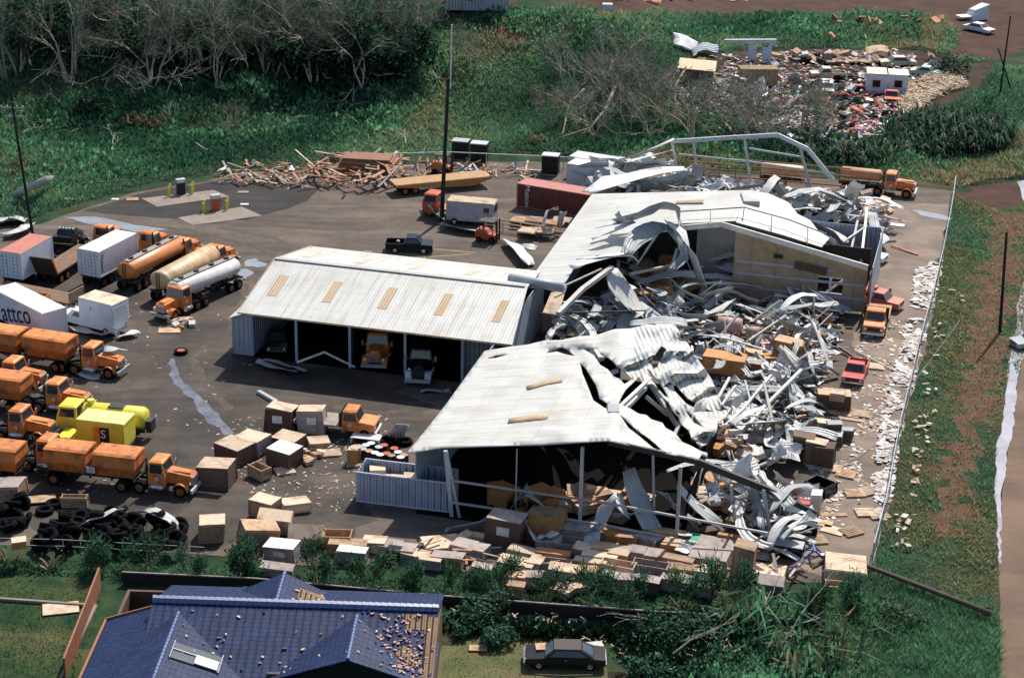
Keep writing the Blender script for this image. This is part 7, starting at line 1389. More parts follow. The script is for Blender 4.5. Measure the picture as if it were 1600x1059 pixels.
# ------------------------------------------------------------ poles, fences, house, scrap yard, litter
def pole(label, base, H, r=.17, cross=True, lean=(0, 0), tip=None, grey=None):
    t = T('utility_pole', label, 'utility pole', at(*base)); mb = MB(); mb.tube([(0, 0, 0), (lean[0] * .5, lean[1] * .5, H * .5), (lean[0], lean[1], H)], [r, r * .85, r * .7], 8); P('pole', mb, POLE, t)
    if cross:
        mb = MB(); mb.bar((lean[0] - 1.2, lean[1], H - .6), (lean[0] + 1.2, lean[1], H - .6), .12, .14); mb.bar((lean[0] - .9, lean[1], H - 1.5), (lean[0] + .9, lean[1], H - 1.5), .1, .12); P('crossarm', mb, mat('weathered_arm', (.2, .2, .24), .8), t)
        for k in (-1.1, -.5, .5, 1.1): m2 = MB(); m2.lathe('z', (lean[0] + k, lean[1], H - .55), [(0, .06), (.18, .08), (.25, .03)], 8); P('insulator', m2, LAMP, t)
    if tip: mb = MB(); mb.tube([(lean[0] + .22, lean[1], H * .93), (lean[0] + .32, lean[1], H * 1.36)], .08, 6); P('light_mast', mb, mat('pale_mast', (.62, .68, .66), .5), t)
    return t
pole('utility pole with a double crossarm at the left edge of the yard', (52, 372), 14.5, .17, True, (-1.1, 0))
pole('tall black pole with a pale mast on top in the far yard', (690, 345), 15.8, .24, False, (.62, 0), True)
pole('bare black pole standing on the verge beside the road', (1562, 520), 10.0, .17, False, (-.5, 0))
pole('slim pole leaning at the upper right beside the dirt road', (1562, 150), 11, .14, False, (.2, 0)); pole('thin slanting post in the grass below the upper right pole', (1580, 142), 6, .12, False, (-2.5, 0))
mb = MB(); mb.tube([at(1345, 880, .6), at(1440, 916, .9), at(1548, 958, .9)], [.17, .19, .21], 8); mb.tube([at(1535, 955, .3), at(1545, 948, 1.0)], .1, 6); ONE('fallen_pole', mb, mat('weathered_pole', (.10, .075, .055), .9), 'long dark pole fallen across the fence at the lower right', 'utility pole', smooth=True)
mb = MB(); a, b = at(1328, 706, 1.2), at(1500, 500, 5); mb.tube([a, (a + b) / 2 - Vector((0, 0, .8)), b], .025, 4); ONE('slack_wire', mb, GALV, 'thin slack wire slanting over the verge from the fence', 'wire')
FB = [(1362, 886), (1385, 796), (1402, 695), (1420, 622), (1434, 560), (1455, 482), (1471, 415), (1485, 342), (1491, 300)]
fn = T('chain_link_fence', 'grey chain link fence between the lane and the grassy verge', 'fence', at(*FB[4])); pts = [at(*p) for p in FB]; Hf = 1.9; cum = []
for i in range(len(pts) - 1):
    n = max(1, int((pts[i + 1] - pts[i]).length / 3))
    for k in range(n): cum.append(pts[i].lerp(pts[i + 1], k / n))
cum.append(pts[-1])
for p in cum: mb = MB(); q = p - fn.location; mb.cyl(q, q + Vector((random.gauss(0, .08), random.gauss(0, .05), Hf + .1)), .05, n=6); P('post', mb, GALV, fn)
mb = MB(); mb.tube([p - fn.location + Vector((0, 0, Hf)) for p in cum], .045, 5); mb.tube([p - fn.location + Vector((0, 0, .1)) for p in cum], .025, 4); P('rail', mb, GALV, fn)
mb = MB()
for i in range(len(cum) - 1):
    a, b = cum[i] - fn.location, cum[i + 1] - fn.location; L = (b - a).length; d = (b - a) / L; n = int(L / .16)
    for k in range(-11, n):
        for s in (0, 1):
            x0, x1 = k * .16, k * .16 + Hf
            if s: z0, z1 = Hf, 0
            else: z0, z1 = 0, Hf
            u0, u1 = max(x0, 0), min(x1, L)
            if u1 <= u0: continue
            f = lambda u: z0 + (z1 - z0) * (u - x0) / (x1 - x0)
            p, q = a + d * u0 + Vector((0, 0, f(u0))), a + d * u1 + Vector((0, 0, f(u1))); w_ = Vector((0, 0, .012)); mb.quad(p - w_, q - w_, q + w_, p + w_)
P('wire_mesh', mb, GALV, fn)
def railfence(name, label, pxs, H, m, posts=2.5, rails=(1.0,), pw=.07, onb=False):
    pt = [on(*p) if onb else at(*p) for p in pxs]; t = T(name, label, 'fence', pt[0]); mb = MB()
    for i in range(len(pt) - 1):
        for r in rails: mb.bar(pt[i] - t.location + Vector((0, 0, H * r)), pt[i + 1] - t.location + Vector((0, 0, H * r)), pw, pw)
    P('rail', mb, m, t)
    for i in range(len(pt) - 1):
        n = max(1, int((pt[i + 1] - pt[i]).length / posts))
        for k in range(n): mb = MB(); q = pt[i].lerp(pt[i + 1], k / n) - t.location; mb.bar(q, q + Vector((0, 0, H)), pw, pw); P('post', mb, m, t)
    return t
PIPE = mat('white_green_pipe', (.55, .66, .62), .5)
railfence('pipe_fence', 'pale pipe rail fence along the back of the yard behind the black bins', [(560, 262), (700, 258), (880, 266), (960, 276)], 1.6, PIPE, 3.5, (1.0,), .09)
railfence('pipe_fence', 'sagging dark rail fence at the back left of the yard', [(130, 302), (220, 296), (330, 280)], 1.1, DARK, 3.0, (1.0, .5), .07)
railfence('lawn_fence', 'thin wire fence on thin posts in front of the black coupe', [(836, 1074), (875, 1076), (925, 1075)], 1.0, mat('thin_brown_post', (.14, .09, .06), .8), 2.0, (1.0, .4), .05)
railfence('wire_fence', 'thin fence wire on posts behind the leafless hedge trees', [(-20, 865), (100, 868), (320, 880)], 1.3, GALV, 4.0, (1.0, .6), .035)
bf = T('boundary_fence', 'low fence, its shaded face painted dark, with a pale top rail below the hedge trees', 'fence', at(600, 955)); bp_ = [(192, 912), (400, 922), (700, 950), (1000, 972), (1290, 990)]; mb = MB(); m2 = MB()
for i in range(len(bp_) - 1):
    a, b = at(*bp_[i]) - bf.location, at(*bp_[i + 1]) - bf.location; mb.bar(a + Vector((0, 0, .45)), b + Vector((0, 0, .45)), .08, .9); m2.bar(a + Vector((0, 0, .95)), b + Vector((0, 0, .95)), .1, .08)
P('panel', mb, mat('shade_dark_fence_board', (.022, .018, .016), .9), bf); P('top_rail', m2, PLY_G, bf)  # near-black panel colour stands in for a retaining wall face in shade
# --- blue roofed house
hA = at(234, 938, 5.0); hB = at(685, 953, 5.0); hx_ = (hB - hA).normalized(); HANG = math.atan2(hx_.y, hx_.x)
Hs = T('house', 'house with a blue tiled roof, tiles torn off its right end', 'house', (hA.x, hA.y, 0), HANG)
def bluetile():
    m = bpy.data.materials.new('blue_roof_tiles'); m.use_nodes = True; t = m.node_tree; N = t.nodes; L = t.links; b = N['Principled BSDF']; b.inputs['Roughness'].default_value = .6; b.inputs['Specular IOR Level'].default_value = .18
    tc = N.new('ShaderNodeTexCoord'); br = N.new('ShaderNodeTexBrick'); br.offset = .0; br.inputs['Scale'].default_value = 1.0; br.inputs['Brick Width'].default_value = .26; br.inputs['Row Height'].default_value = .36; br.inputs['Mortar Size'].default_value = .028; br.inputs['Mortar Smooth'].default_value = .6
    br.inputs['Color1'].default_value = (.015, .034, .105, 1); br.inputs['Color2'].default_value = (.009, .020, .070, 1); br.inputs['Mortar'].default_value = (.004, .005, .018, 1)
    L.new(tc.outputs['UV'], br.inputs['Vector']); nz = N.new('ShaderNodeTexNoise'); nz.inputs['Scale'].default_value = .5; nz.inputs['Detail'].default_value = 6; L.new(tc.outputs['UV'], nz.inputs['Vector']); mx = N.new('ShaderNodeMix'); mx.data_type = 'RGBA'; mx.blend_type = 'MULTIPLY'; mx.inputs['Factor'].default_value = .6
    rp = N.new('ShaderNodeValToRGB'); rp.color_ramp.elements[0].color = (.55, .55, .6, 1); rp.color_ramp.elements[1].color = (1.25, 1.25, 1.2, 1); rp.color_ramp.elements[0].position = .3; rp.color_ramp.elements[1].position = .7; L.new(nz.outputs['Fac'], rp.inputs[0]); L.new(br.outputs['Color'], mx.inputs[6]); L.new(rp.outputs[0], mx.inputs[7]); L.new(mx.outputs[2], b.inputs['Base Color'])
    sp = N.new('ShaderNodeSeparateXYZ'); L.new(tc.outputs['UV'], sp.inputs[0]); w1 = N.new('ShaderNodeMath'); w1.operation = 'MULTIPLY'; w1.inputs[1].default_value = 2 * math.pi / .52; L.new(sp.outputs[0], w1.inputs[0]); w2 = N.new('ShaderNodeMath'); w2.operation = 'SINE'; L.new(w1.outputs[0], w2.inputs[0])
    fr = N.new('ShaderNodeMath'); fr.operation = 'MODULO'; fr.inputs[1].default_value = .36; L.new(sp.outputs[1], fr.inputs[0]); f2 = N.new('ShaderNodeMath'); f2.operation = 'MULTIPLY'; f2.inputs[1].default_value = -3.5; L.new(fr.outputs[0], f2.inputs[0]); ad = N.new('ShaderNodeMath'); ad.operation = 'ADD'; w3 = N.new('ShaderNodeMath'); w3.operation = 'MULTIPLY'; w3.inputs[1].default_value = .35; L.new(w2.outputs[0], w3.inputs[0]); L.new(w3.outputs[0], ad.inputs[0]); L.new(f2.outputs[0], ad.inputs[1])
    bp = N.new('ShaderNodeBump'); bp.inputs['Strength'].default_value = .35; bp.inputs['Distance'].default_value = .05; L.new(ad.outputs[0], bp.inputs['Height']); L.new(bp.outputs[0], b.inputs['Normal']); return m
BT = bluetile(); RCAP = mat('glare_blue_ridge_tile', (.085, .13, .28), .4, col2=(.05, .08, .18), scale=4, spec=.5)  # ridge tiles coloured lighter to paint in sky glare along the roof
def plane_part(par, name, pts, m, th=.1, u=None):
    pts = [Vector(p) for p in pts]; n = (pts[1] - pts[0]).cross(pts[2] - pts[0]).normalized()
    if n.z < 0: pts = pts[::-1]; n = -n
    k = len(pts); mb = MB(); mb.add(pts + [p - n * th for p in pts], [tuple(range(k)), tuple(range(2 * k - 1, k - 1, -1))] + [((i + 1) % k, i, i + k, (i + 1) % k + k) for i in range(k)]); me = mb.mesh(name, m)
    uu = Vector((-n.y, n.x, 0)) if u is None else Vector(u); uu = uu.normalized() if uu.length > .01 else Vector((1, 0, 0)); vv = n.cross(uu); uvproj(me, lambda c: (c.dot(uu), c.dot(vv))); return P(name, me, None, par)
EZ = 3.0
def gable(x0, x1, y0, yr, y1, zr, lab=None):  # ridge along x
    plane_part(Hs, 'roof', [(x0, y0, EZ), (x1, y0, EZ), (x1, yr, zr), (x0, yr, zr)], BT); plane_part(Hs, 'roof', [(x0, yr, zr), (x1, yr, zr), (x1, y1, EZ), (x0, y1, EZ)], BT)
def gable_y(y0, y1, x0, xr, x1, zr):
    plane_part(Hs, 'roof', [(x0, y0, EZ), (xr, y0, zr), (xr, y1, zr), (x0, y1, EZ)], BT); plane_part(Hs, 'roof', [(xr, y0, zr), (x1, y0, EZ), (x1, y1, EZ), (xr, y1, zr)], BT)
gable(.2, 18.3, -6.1, 0, 5.6, 5.0); gable_y(-13, .9, -3.0, 2.0, 7.0, 4.72); gable_y(-5.9, -.6, 7.8, 13.2, 18.35, 4.8); gable_y(0, 4.6, 4.2, 7.9, 11.4, 4.75)
def capline(p, q, r=.14): mb = MB(); n = int((Vector(q) - Vector(p)).length / .4); [mb.cyl(Vector(p).lerp(Vector(q), k / n), Vector(p).lerp(Vector(q), (k + .96) / n), r, r * .85, 7) for k in range(n)]; P('ridge_tiles', mb, RCAP, Hs)
capline((.2, .12, 5.02), (18.3, .12, 5.02), .34); capline((2.0, -13, 4.76), (2.0, -.9, 4.76)); capline((13.2, -5.9, 4.84), (13.2, -.7, 4.84)); capline((7.9, .8, 4.79), (7.9, 4.6, 4.79))
for (q) in ([(-2.6, -13, -2.4, 5, 0, EZ - .1), (18.0, -5.6, 18.2, 5, 0, EZ - .1), (-2.4, 4.8, 18, 5, 0, EZ - .1), (8.2, -5.5, 18, -5.3, 0, EZ + .4), (-2.4, -13, 6.6, -12.8, 0, 3.2), (6.5, -5.5, 8.3, -5.3, 0, EZ - .1)]):
    mb = MB(); mb.box(q[0], q[2], q[1], q[3], q[4], q[5]); P('wall', mb, mat('brown_house_wall', (.12, .07, .045), .8), Hs)
mb = MB(); mb.hexa([(8.6, -5.7, EZ), (17.8, -5.7, EZ), (17.8, -5.6, EZ), (8.6, -5.6, EZ), (13.1, -5.7, 4.5), (13.3, -5.7, 4.5), (13.3, -5.6, 4.5), (13.1, -5.6, 4.5)]); P('gable_wall', mb, BLACK, Hs)
mb = MB(); mb.bar((-3.1, -13, EZ - .02), (-3.1, .9, EZ - .02), .14, .2); mb.bar((-3.1, .9, EZ), (2.0, .95, 4.7), .1, .22); P('barge_board', mb, mat('rust_red_board', (.30, .12, .07), .7), Hs)
def onface(x, y):   # height of the roof at house x,y
    zs = [EZ]
    zs.append(5.0 - (2.0 / 6.1) * -y if y <= 0 and .2 <= x <= 18.3 else (5.0 - (2.0 / 5.6) * y if .2 <= x <= 18.3 else 0))
    if y <= .9: zs.append(4.72 - abs(x - 2.0) * (1.72 / 5.0))
    if -5.9 <= y <= -.6: zs.append(4.8 - abs(x - 13.2) * (1.8 / 5.2))
    if 0 <= y <= 4.6: zs.append(4.75 - abs(x - 7.9) * .48)
    return max(zs)
sk = T('skylight', 'dark skylight with one open white flap on the left wing of the blue roof', 'skylight', Hs.location, HANG)
def rp(x, y, dz): return (x, y, onface(x, y) + dz)
plane_part(sk, 'dark_pane', [rp(2.5, -6.0, .1), rp(5.3, -6.0, .1), rp(5.3, -4.3, .1), rp(2.5, -4.3, .1)] , mat('skylight_dark_glass', (.05, .07, .085), .25), .08); plane_part(sk, 'white_flap', [rp(3.9, -5.95, .2), rp(5.25, -5.95, .2), rp(5.25, -5.1, .26), rp(3.9, -5.1, .26)], PAPER, .05)
mb = MB(); mb.bar(rp(2.45, -6.1, .14), rp(2.45, -4.2, .14), .06, .1); mb.bar(rp(5.35, -6.1, .14), rp(5.35, -4.2, .14), .06, .1); mb.bar(rp(2.45, -5.1, .16), rp(5.35, -5.1, .16), .05, .06); P('frame', mb, GALV, sk)
BATT = mat('bare_roof_batten', (.34, .21, .125), .8, col2=(.24, .15, .085), scale=3, ribs=.36, ribd=1.0)
for q in ([(17.65, -5.6), (18.3, -5.6), (18.3, -.6), (17.5, -.6)], [(15.8, -3.6), (17.3, -4.6), (17.3, -3.3), (16.2, -2.8)], [(16.4, -1.6), (17.6, -1.6), (17.6, -.4), (16.0, -.4)], [(9.0, 2.2), (11.0, 1.6), (10.6, 3.4), (9.0, 3.6)]): plane_part(Hs, 'bare_battens', [rp(x, y, .035) for x, y in q], BATT, .03, (1, 0, 0))
chip = MB(); chip.box(-.17, .17, -.12, .12, 0, .06, .03, .03); CH = [chip.mesh('tile_chunk', PINKW), chip.mesh('tile_chunk', mat('blue_tile_chunk', (.05, .075, .24), .5))]
M_H = Matrix.Translation(Hs.location) @ Matrix.Rotation(HANG, 4, 'Z'); random.seed(8)
for i in range(220):
    if i < 160: x, y = random.gauss(16.2, .9), random.uniform(-5.5, -.4); x = x + (-.45 * (y + 3)) * .6
    elif i < 180: x, y = random.uniform(8.6, 11), random.uniform(.8, 3.5)
    else: x, y = random.uniform(2.5, 15), random.uniform(-5.5, -.3)
    x = min(18.1, max(-2, x)); o = bpy.data.objects.new('tile_chunk', CH[0 if random.random() < .72 else 1]); COL.objects.link(o); o.location = M_H @ Vector(rp(x, y, .06)); o.rotation_euler = (random.gauss(0, .3), random.gauss(0, .3), random.uniform(0, 6)); o.scale = (random.uniform(.35, .95), random.uniform(.35, .8), .5)
    tag(o, 'pink or blue chunk of broken tile lying on the blue roof', 'tile', 'broken tiles on the blue roof')
mb = MB(); pA = at(166, 918); pB = at(112, 1062); mb.bar((pA.x - .4, pA.y, .8), (pB.x - .4, pB.y, .8), .12, 1.6); ONE('side_fence', mb, mat('rust_red_board', (.3, .12, .07), .7), 'rust-coloured board fence along the left side of the blue roofed house', 'fence')
mb = MB(); a, b = at(-20, 936), at(150, 948); mb.bar(a + Vector((0, 0, .1)), b + Vector((0, 0, .1)), .2, .2); b2 = at(95, 1062); mb.bar(b + Vector((0, 0, .1)), b2 + Vector((0, 0, .1)), .2, .2); ONE('lawn_kerb', mb, CONC, 'low pale kerb bounding the left lawn', 'kerb')
# --- scrap yard at the upper right
def cabin_box(label, x, y, w_, d_, h, m, rm, rz=VANG, win=True):
    t = T('cabin', label, 'cabin', on(x, y), rz); mb = MB(); mb.box(-w_ / 2, w_ / 2, -d_ / 2, d_ / 2, .25, h); P('wall', mb, m, t); mb = MB(); mb.box(-w_ / 2 - .06, w_ / 2 + .06, -d_ / 2 - .06, d_ / 2 + .06, h, h + .1); P('roof', mb, rm, t); mb = MB(); [mb.box(-w_ / 2 + .1, w_ / 2 - .1, y0, y0 + .25, 0, .25) for y0 in (-d_ / 2 + .1, d_ / 2 - .35)]; P('skid', mb, DARK, t)
    if win: mb = MB(); mb.box(-.62, .62, -d_ / 2 - .03, -d_ / 2 - .005, 1.05, 2.2); f = P('window_frame', mb, WHITE_B, t); mb = MB(); mb.box(-.52, .52, -d_ / 2 - .045, -d_ / 2 - .03, 1.15, 2.1); P('broken_pane', mb, BLACK, f)
    return t
CW_ = mat('cream_cabin_roof', (.70, .60, .45), .6); cabin_box('white cabin with a broken dark window, left of the two in the scrap yard', 1367, 144, 2.6, 3.6, 2.9, WHITE_B, CW_, VANG + .12); cabin_box('white cabin with a broken dark window, right of the two in the scrap yard', 1401, 145, 2.6, 3.2, 2.8, WHITE_B, WHITE, VANG + .12)
ob = MB(); ob.box(-2.6, 2.6, -1.2, 1.2, 0, 2.4); me = ob.mesh('tan_container', mat('tan_container', (.42, .32, .17), .7, col2=(.34, .25, .13), ribs=.5, ribd=1)); uvbox(me); tag(P('shipping_container', me, None, None, loc=on(1183, 132)), 'tan ribbed container in the scrap yard, nearer than the brown shed', 'container'); COL.objects[-1].rotation_euler = (0, 0, .08)
t = T('shed', 'brown plank shed with a tan roof at the left of the scrap yard', 'shed', on(1088, 130), -.15); mb = MB(); mb.box(-2.2, 2.2, -1.6, 1.6, 0, 2.3); P('wall', mb, mat('brown_planks', (.10, .065, .045), .85, scale=3), t); plane_part(t, 'roof', [(-2.5, -1.9, 2.4), (2.5, -1.9, 2.2), (2.5, 1.9, 2.7), (-2.5, 1.9, 2.9)], mat('tan_sheet_roof', (.58, .40, .24), .6), .08)
t = T('broken_cabin', 'white broken cabin frame with an open doorway behind the tan container', 'cabin', on(1185, 98), 0)
mb = MB(); mb.box(-1.6, -.4, -.1, .1, 0, 2.4); mb.box(.5, 1.8, -.1, .1, 0, 2.2); P('wall', mb, WHITE_B, t); mb = MB(); mb.bar((-5, .4, 2.9), (2.4, .4, 3.1), .4, .5); P('roof_edge', mb, WHITE, t); mb = MB(); mb.bar((.6, -.2, 0), (1.8, .4, 3.0), .3, .3); P('post', mb, WHITE_B, t)
def zonr(name, label, cl, wd, tilt, m): 
    pts = [on(x, y, z) for x, y, z in cl]; rows = [[p + Vector((-math.sin(tilt * .3) * wd / 2, -wd / 2 * math.cos(tilt), -wd / 2 * math.sin(tilt) * .6)), p + Vector((0, 0, .1)), p + Vector((0, wd / 2 * math.cos(tilt), wd / 2 * math.sin(tilt)))] for p in pts]
    return tag(PS(name, rows, m, None, sub=3, thick=.04, jit=.15, ribs_along='col'), label, 'sheet metal')
zonr('roofing_sheet', 'large pale torn sheet draped beside the brown shed of the scrap yard', [(1052, 72, .8), (1065, 78, 1.2), (1090, 84, .6)], 3.0, .5, SHEET); zonr('roofing_sheet', 'bluish sheet leaning right of the pale torn one in the scrap yard', [(1082, 90, .5), (1098, 86, 1.1), (1122, 89, 1.0)], 2.2, .4, WALLM); zonr('roofing_sheet', 'long tan panel lying behind the beige pickup', [(1290, 101, .4), (1325, 99, .5), (1360, 101, .4)], 2.0, .1, PLY); zonr('roofing_sheet', 'tan panel propped above the wagon in the scrap yard', [(1352, 88, .6), (1370, 86, .9), (1388, 87, .7)], 2.2, .3, PLY)
def onplace(t, pf, pr, L): f, r = on(*pf), on(*pr); d = f - r; d.z = 0; d.normalize(); c = f - d * (L / 2); t.location = (c.x, c.y, f.z); t.rotation_euler = (0, 0, math.atan2(d.y, d.x)); return t
onplace(pickup('beige pickup facing left in the scrap yard', BEIGE, 5.0), (1265, 123), (1322, 123), 5.0); onplace(pickup('white box-backed pickup facing the camera in the scrap yard', WHITE, 4.6, bed=False, name='van'), (1293, 153), (1289, 130), 4.6); onplace(car('long tan saloon at the back of the scrap yard', BEIGE, 5.2), (1374, 103), (1436, 103), 5.2); onplace(pickup('orange-red pickup facing the camera below the white cabins', ORANGE_R, 4.6), (1392, 166), (1393, 143), 4.6); onplace(car('white saloon beside the dirt road at the upper right', WHITE, 5.0), (1550, 55), (1505, 46), 5.0); onplace(car('pale green saloon among wreckage right of the white cabins', mat('pale_green_paint', (.42, .58, .46), .4), 4.6), (1473, 122), (1440, 118), 4.6)
onplace(car('dark car partly cut off at the right edge beside the flooded roadside', mat('silver_grey_paint', (.35, .38, .42), .35), 4.8), (1582, 545), (1640, 538), 4.8)
t = T('broken_hut', 'white collapsed hut beside the dirt road at the upper right', 'hut', on(1525, 30), .4); mb = MB(); mb.hexa([(-1.6, -1.2, 0), (1.6, -1.2, 0), (1.6, 1.2, 0), (-1.6, 1.2, 0), (-1.0, -1.0, 1.7), (1.5, -1.2, 2.5), (1.6, 1.2, 2.3), (-.8, 1.0, 1.5)]); P('wall', mb, WHITE, t); mb = MB(); mb.box(-3.4, -.6, -.9, .9, .5, .7); P('fallen_panel', mb, WHITE, t)
t = T('grey_building', 'long grey metal building cut off by the top edge of the photo', 'building', on(745, 12), .03); mb = MB(); mb.box(-4.4, 4.4, -2, 2, 0, 3.0); me = mb.mesh('wall', WALLM); uvbox(me); P('wall', me, None, t); mb = MB(); mb.box(-4.6, 4.6, -2.2, 2.2, 3.0, 3.15); P('roof', mb, SHEET_G, t); mb = MB(); mb.box(-1.5, -.6, -2.03, -2.0, 1.3, 2.1); P('rusty_window', mb, RUST, t)
for i, (x, y, r, lab, m) in enumerate([(603, 18, .2, 'orange wreck of a vehicle at the top edge, left', ORANGE_R), (578, 22, .1, 'small orange wreck at the top edge beside the larger one', ORANGE)]):
    t = T('wrecked_tractor', lab, 'wreck', on(x, y), r); mb = MB(); mb.prism([(-1.6, .5), (1.4, .5), (1.6, 1.0), (.3, 1.2), (.2, 2.0), (-1.0, 2.1), (-1.5, 1.2)], -.9, .9); P('body', mb, m, t); [wheel(t, a, s * .9, .45, .3, DARK) for a in (-1.0, 1.0) for s in (-1, 1)]
mb = MB(); mb.box(-.9, .9, -.6, .6, 0, 1.0, .2, .1); ONE('water_tank', mb, WHITE, 'small white tank beside the red dirt road at the top', 'tank', loc=on(949, 17))
def zmany(name, meshes, label, cat, group, poly, n, z=(0, .3), tilt=.3, sc=(.8, 1.3)):
    for i in range(n):
        x, y = rnd_in(poly); o = bpy.data.objects.new(name, random.choice(meshes)); COL.objects.link(o); o.location = on(x, y, random.uniform(*z)); o.rotation_euler = (random.gauss(0, tilt), random.gauss(0, tilt), random.uniform(0, 6.28)); o.scale = (random.uniform(*sc),) * 3; tag(o, label, cat, group)
random.seed(66)
JM = [boxm(k).mesh('junk_box', m) for k, m in enumerate([WHITE, PAPER, CREAM, DARK, RUST, MAGENTA, PINKW, PLY, BLACK])]
zmany('metal_strip', scr, 'pale sheet scrap in the litter at the left of the scrap yard', 'sheet metal', 'sheet scraps in the scrap yard', [(1050, 125), (1230, 138), (1290, 200), (1180, 205), (1070, 170)], 90, (.1, .8), .4, (.5, .9))
zmany('bent_beam', bms, 'white strut in the litter at the left of the scrap yard', 'beam', 'struts in the scrap yard', [(1100, 140), (1240, 150), (1280, 200), (1150, 200)], 70, (.1, .7), .3, (.6, 1.0))
zmany('junk_box', JM, 'small piece of mixed junk in the middle of the scrap yard', 'junk', 'junk in the scrap yard', [(1080, 120), (1230, 150), (1340, 130), (1420, 170), (1400, 220), (1290, 215), (1150, 205), (1060, 150)], 185, (0, .4), .5, (.5, 1.2))
zmany('junk_box', [JM[5], JM[6], JM[1]], 'pink or white scrap at the right of the scrap yard', 'junk', 'pink scraps in the scrap yard', [(1340, 190), (1400, 165), (1415, 195), (1400, 215), (1340, 212)], 50, (0, .3), .5, (.5, 1.0))
zmany('junk_box', [JM[7], JM[2], JM[6], JM[3]], 'tan or dark wreckage at the back of the scrap yard', 'junk', 'wreckage at the back of the scrap yard', [(1200, 88), (1350, 85), (1480, 95), (1480, 110), (1350, 100), (1210, 100)], 58, (0, .4), .4, (.6, 1.4))
zmany('plank', PLK, 'tan board scattered on the bank between the scrap yard and the dirt road', 'plank', 'boards on the far bank', [(1270, 50), (1370, 15), (1470, 45), (1440, 75), (1290, 72)], 26, (0, .6), .4, (.5, .8))
oran = MB(); oran.box(-.9, .9, -.5, .5, 0, .2, .1, .1); OM = [oran.mesh('orange_panel', mat('faded_orange', (.58, .24, .13), .7))]
zmany('orange_panel', OM, 'orange panel lying beside the red dirt road at the top', 'panel', 'orange panels at the top road', [(945, 4), (1040, 8), (1050, 2), (1110, 2), (1170, 6), (1165, 0), (950, -6)], 26, (0, .2), .2, (.6, 1.1))
zmany('orange_panel', OM, 'tan panel caught in the scrub above the scrap yard', 'panel', 'panels in the far scrub', [(1280, 42), (1320, 40), (1480, 30), (1470, 50), (1300, 75)], 14, (.6, 1.6), .4, (.7, 1.2))
zmany('scrap_sheet', plates, 'bent metal panel thrown about the left and middle of the scrap yard', 'sheet metal', 'panels in the scrap yard', [(1060, 115), (1230, 110), (1290, 195), (1180, 200), (1070, 165)], 26, (.1, .8), .5, (.5, 1.0))
zmany('orange_panel', [oran.mesh('rusty_part', m_) for m_ in (RUST, DARK, ORANGE_R, BLACK, DARK)], 'rusty or black vehicle part among the junk of the scrap yard', 'vehicle part', 'vehicle parts in the scrap yard', [(1230, 110), (1350, 125), (1400, 170), (1390, 205), (1280, 205), (1220, 160)], 70, (.1, .7), .5, (.6, 1.5))
zmany('metal_strip', scr, 'pale strip of wreckage in the scrub below the scrap yard', 'sheet metal', 'strips below the scrap yard', [(1045, 160), (1180, 205), (1400, 222), (1340, 250), (1180, 235), (1060, 200)], 46, (.3, 1.4), .5, (.5, 1.0))
zmany('plank', PLK, 'tan or grey board in the scrub below the scrap yard', 'plank', 'boards below the scrap yard', [(1045, 160), (1180, 205), (1400, 222), (1340, 250), (1180, 235), (1060, 200)], 40, (.3, 1.3), .4, (.4, .8))
t = T('umbrella', 'green round umbrella standing in the junk of the scrap yard', 'umbrella', on(1281, 190)); mb = MB(); mb.lathe('z', (0, 0, 1.6), [(0, 1.0), (.25, .7), (.45, .1)], 12); P('canopy', mb, mat('mint_green', (.16, .48, .38), .6), t); mb = MB(); mb.cyl((0, 0, 0), (0, 0, 1.8), .04); P('pole', mb, DARK, t)
# straw-coloured lumber spill and paper litter: nobody could count these
def stuffbits(name, label, poly, n, L, W_, mats, hz, ter=False, avoid=(), clump=False):
    mb = MB()
    for i in range(n):
        x, y = rnd_in(poly)
        if clump and noise.noise((x * .035, y * .05, 2)) < random.uniform(-.25, .2): continue
        p = on(x, y) if ter else at(x, y); p.z += random.uniform(.02, hz); a = random.uniform(0, 6.28); u = Vector((math.cos(a), math.sin(a), random.gauss(0, .15))) * L * random.uniform(.4, 1.2); v = Vector((-u.y, u.x, random.gauss(0, .1) * L)).normalized() * W_ * random.uniform(.4, 1.3); mb.m = random.randrange(len(mats)); mb.quad(p - u - v * .8, p + u * .9 - v, p + u + v * .7, p - u * .7 + v)
    return tag(P(name, mb, mats), label, 'debris', None, 'stuff')
stuffbits('lumber_spill', 'spill of straw-coloured sticks beside the white cabins', [(1420, 140), (1450, 120), (1500, 125), (1512, 138), (1470, 150), (1435, 175), (1410, 200), (1405, 165)], 1800, .7, .07, [PLY_L, mat('straw_stick', (.58, .48, .32), .8), PLY], 1.0, True)
LITM = [mat('white_litter', (.62, .59, .57), .8), mat('pinkish_litter', (.50, .38, .32), .8), mat('grey_litter', (.35, .32, .30), .8)]
stuffbits('paper_litter', 'white and pinkish paper and insulation litter blown along the fence', [(1432, 425), (1472, 405), (1455, 480), (1434, 560), (1420, 620), (1402, 690), (1388, 780), (1380, 815), (1370, 800), (1374, 700), (1392, 610), (1412, 540), (1428, 480)], 1900, .46, .3, [LITM[0], LITM[0], LITM[1], LITM[2], LITM[0]], .22, clump=True)
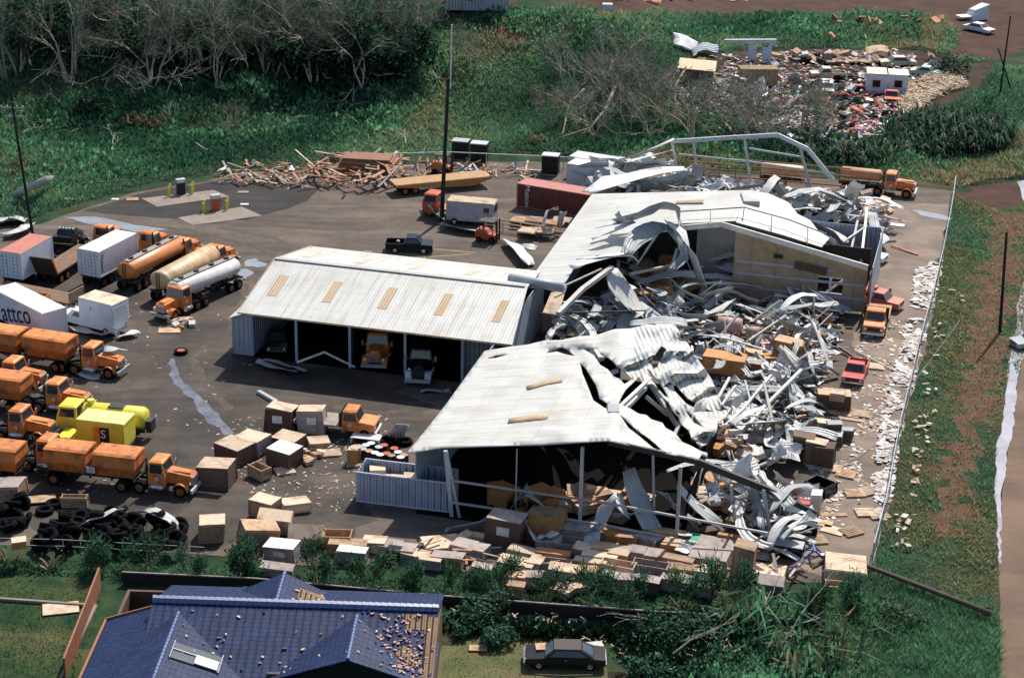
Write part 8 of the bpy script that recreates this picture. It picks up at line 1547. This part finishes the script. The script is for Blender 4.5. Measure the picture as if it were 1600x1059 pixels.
stuffbits('paper_litter', 'pale litter scattered on the lane', [(1350, 500), (1432, 480), (1425, 560), (1380, 640), (1372, 760), (1290, 850), (1255, 800), (1290, 700)], 1100, .26, .16, LITM + [PLY, PLY_L, SHEET], .08, clump=True)
stuffbits('paper_litter', 'pale scraps caught in the verge grass outside the fence', [(1472, 440), (1520, 470), (1480, 560), (1450, 700), (1420, 860), (1392, 860), (1412, 720), (1445, 580)], 120, .34, .2, [LITM[0], LITM[1], LITM[2], PLY, PLY_L], .5, clump=True)
stuffbits('scrap_litter', 'fine mixed scrap covering the dark ground of the scrap yard', [(1040, 120), (1090, 95), (1230, 85), (1400, 82), (1440, 110), (1420, 170), (1405, 215), (1290, 212), (1160, 205), (1060, 170)], 2600, .42, .2, [LITM[0], LITM[1], LITM[2], DARK, RUST, PLY, SHEET, MAGENTA, BLACK, DARK], .7, True)
stuffbits('wood_litter', 'fine wood splinters scattered over the dark yard', [(340, 660), (460, 640), (620, 650), (620, 760), (520, 800), (400, 780), (330, 720)], 420, .18, .05, [PLY, PLY_L, PLY_G, LITM[0]], .08)
stuffbits('paper_litter', 'scattered pale scraps and leaves over the left truck yard', [(0, 520), (230, 430), (420, 430), (420, 560), (330, 780), (0, 790)], 330, .2, .09, LITM + [PLY, PLY_G], .05, clump=True)
stuffbits('wood_litter', 'small debris fragments over the far yard beside the lumber', [(330, 285), (480, 295), (620, 290), (640, 262), (480, 262), (340, 268)], 380, .3, .08, [PLY, WOOD_R, PLY_G, LITM[0]], .3)
stuffbits('metal_litter', 'fine sheet fragments and rubble filling the collapsed middle', [(960, 420), (1210, 440), (1330, 500), (1265, 650), (1200, 730), (1090, 640), (1060, 520), (900, 500)], 900, .5, .16, [SHEET, SHEET_G, BEAM, PLY, PLY_D, RUST], .9)
stuffbits('garden_litter', 'leaf and twig litter on the dark soil and centre garden', [(690, 960), (830, 960), (1000, 985), (1320, 1000), (1320, 1060), (985, 1060), (960, 1015), (690, 985)], 380, .3, .06, [PLY_L, PLY, LITM[1], LEAF[3]], .5)
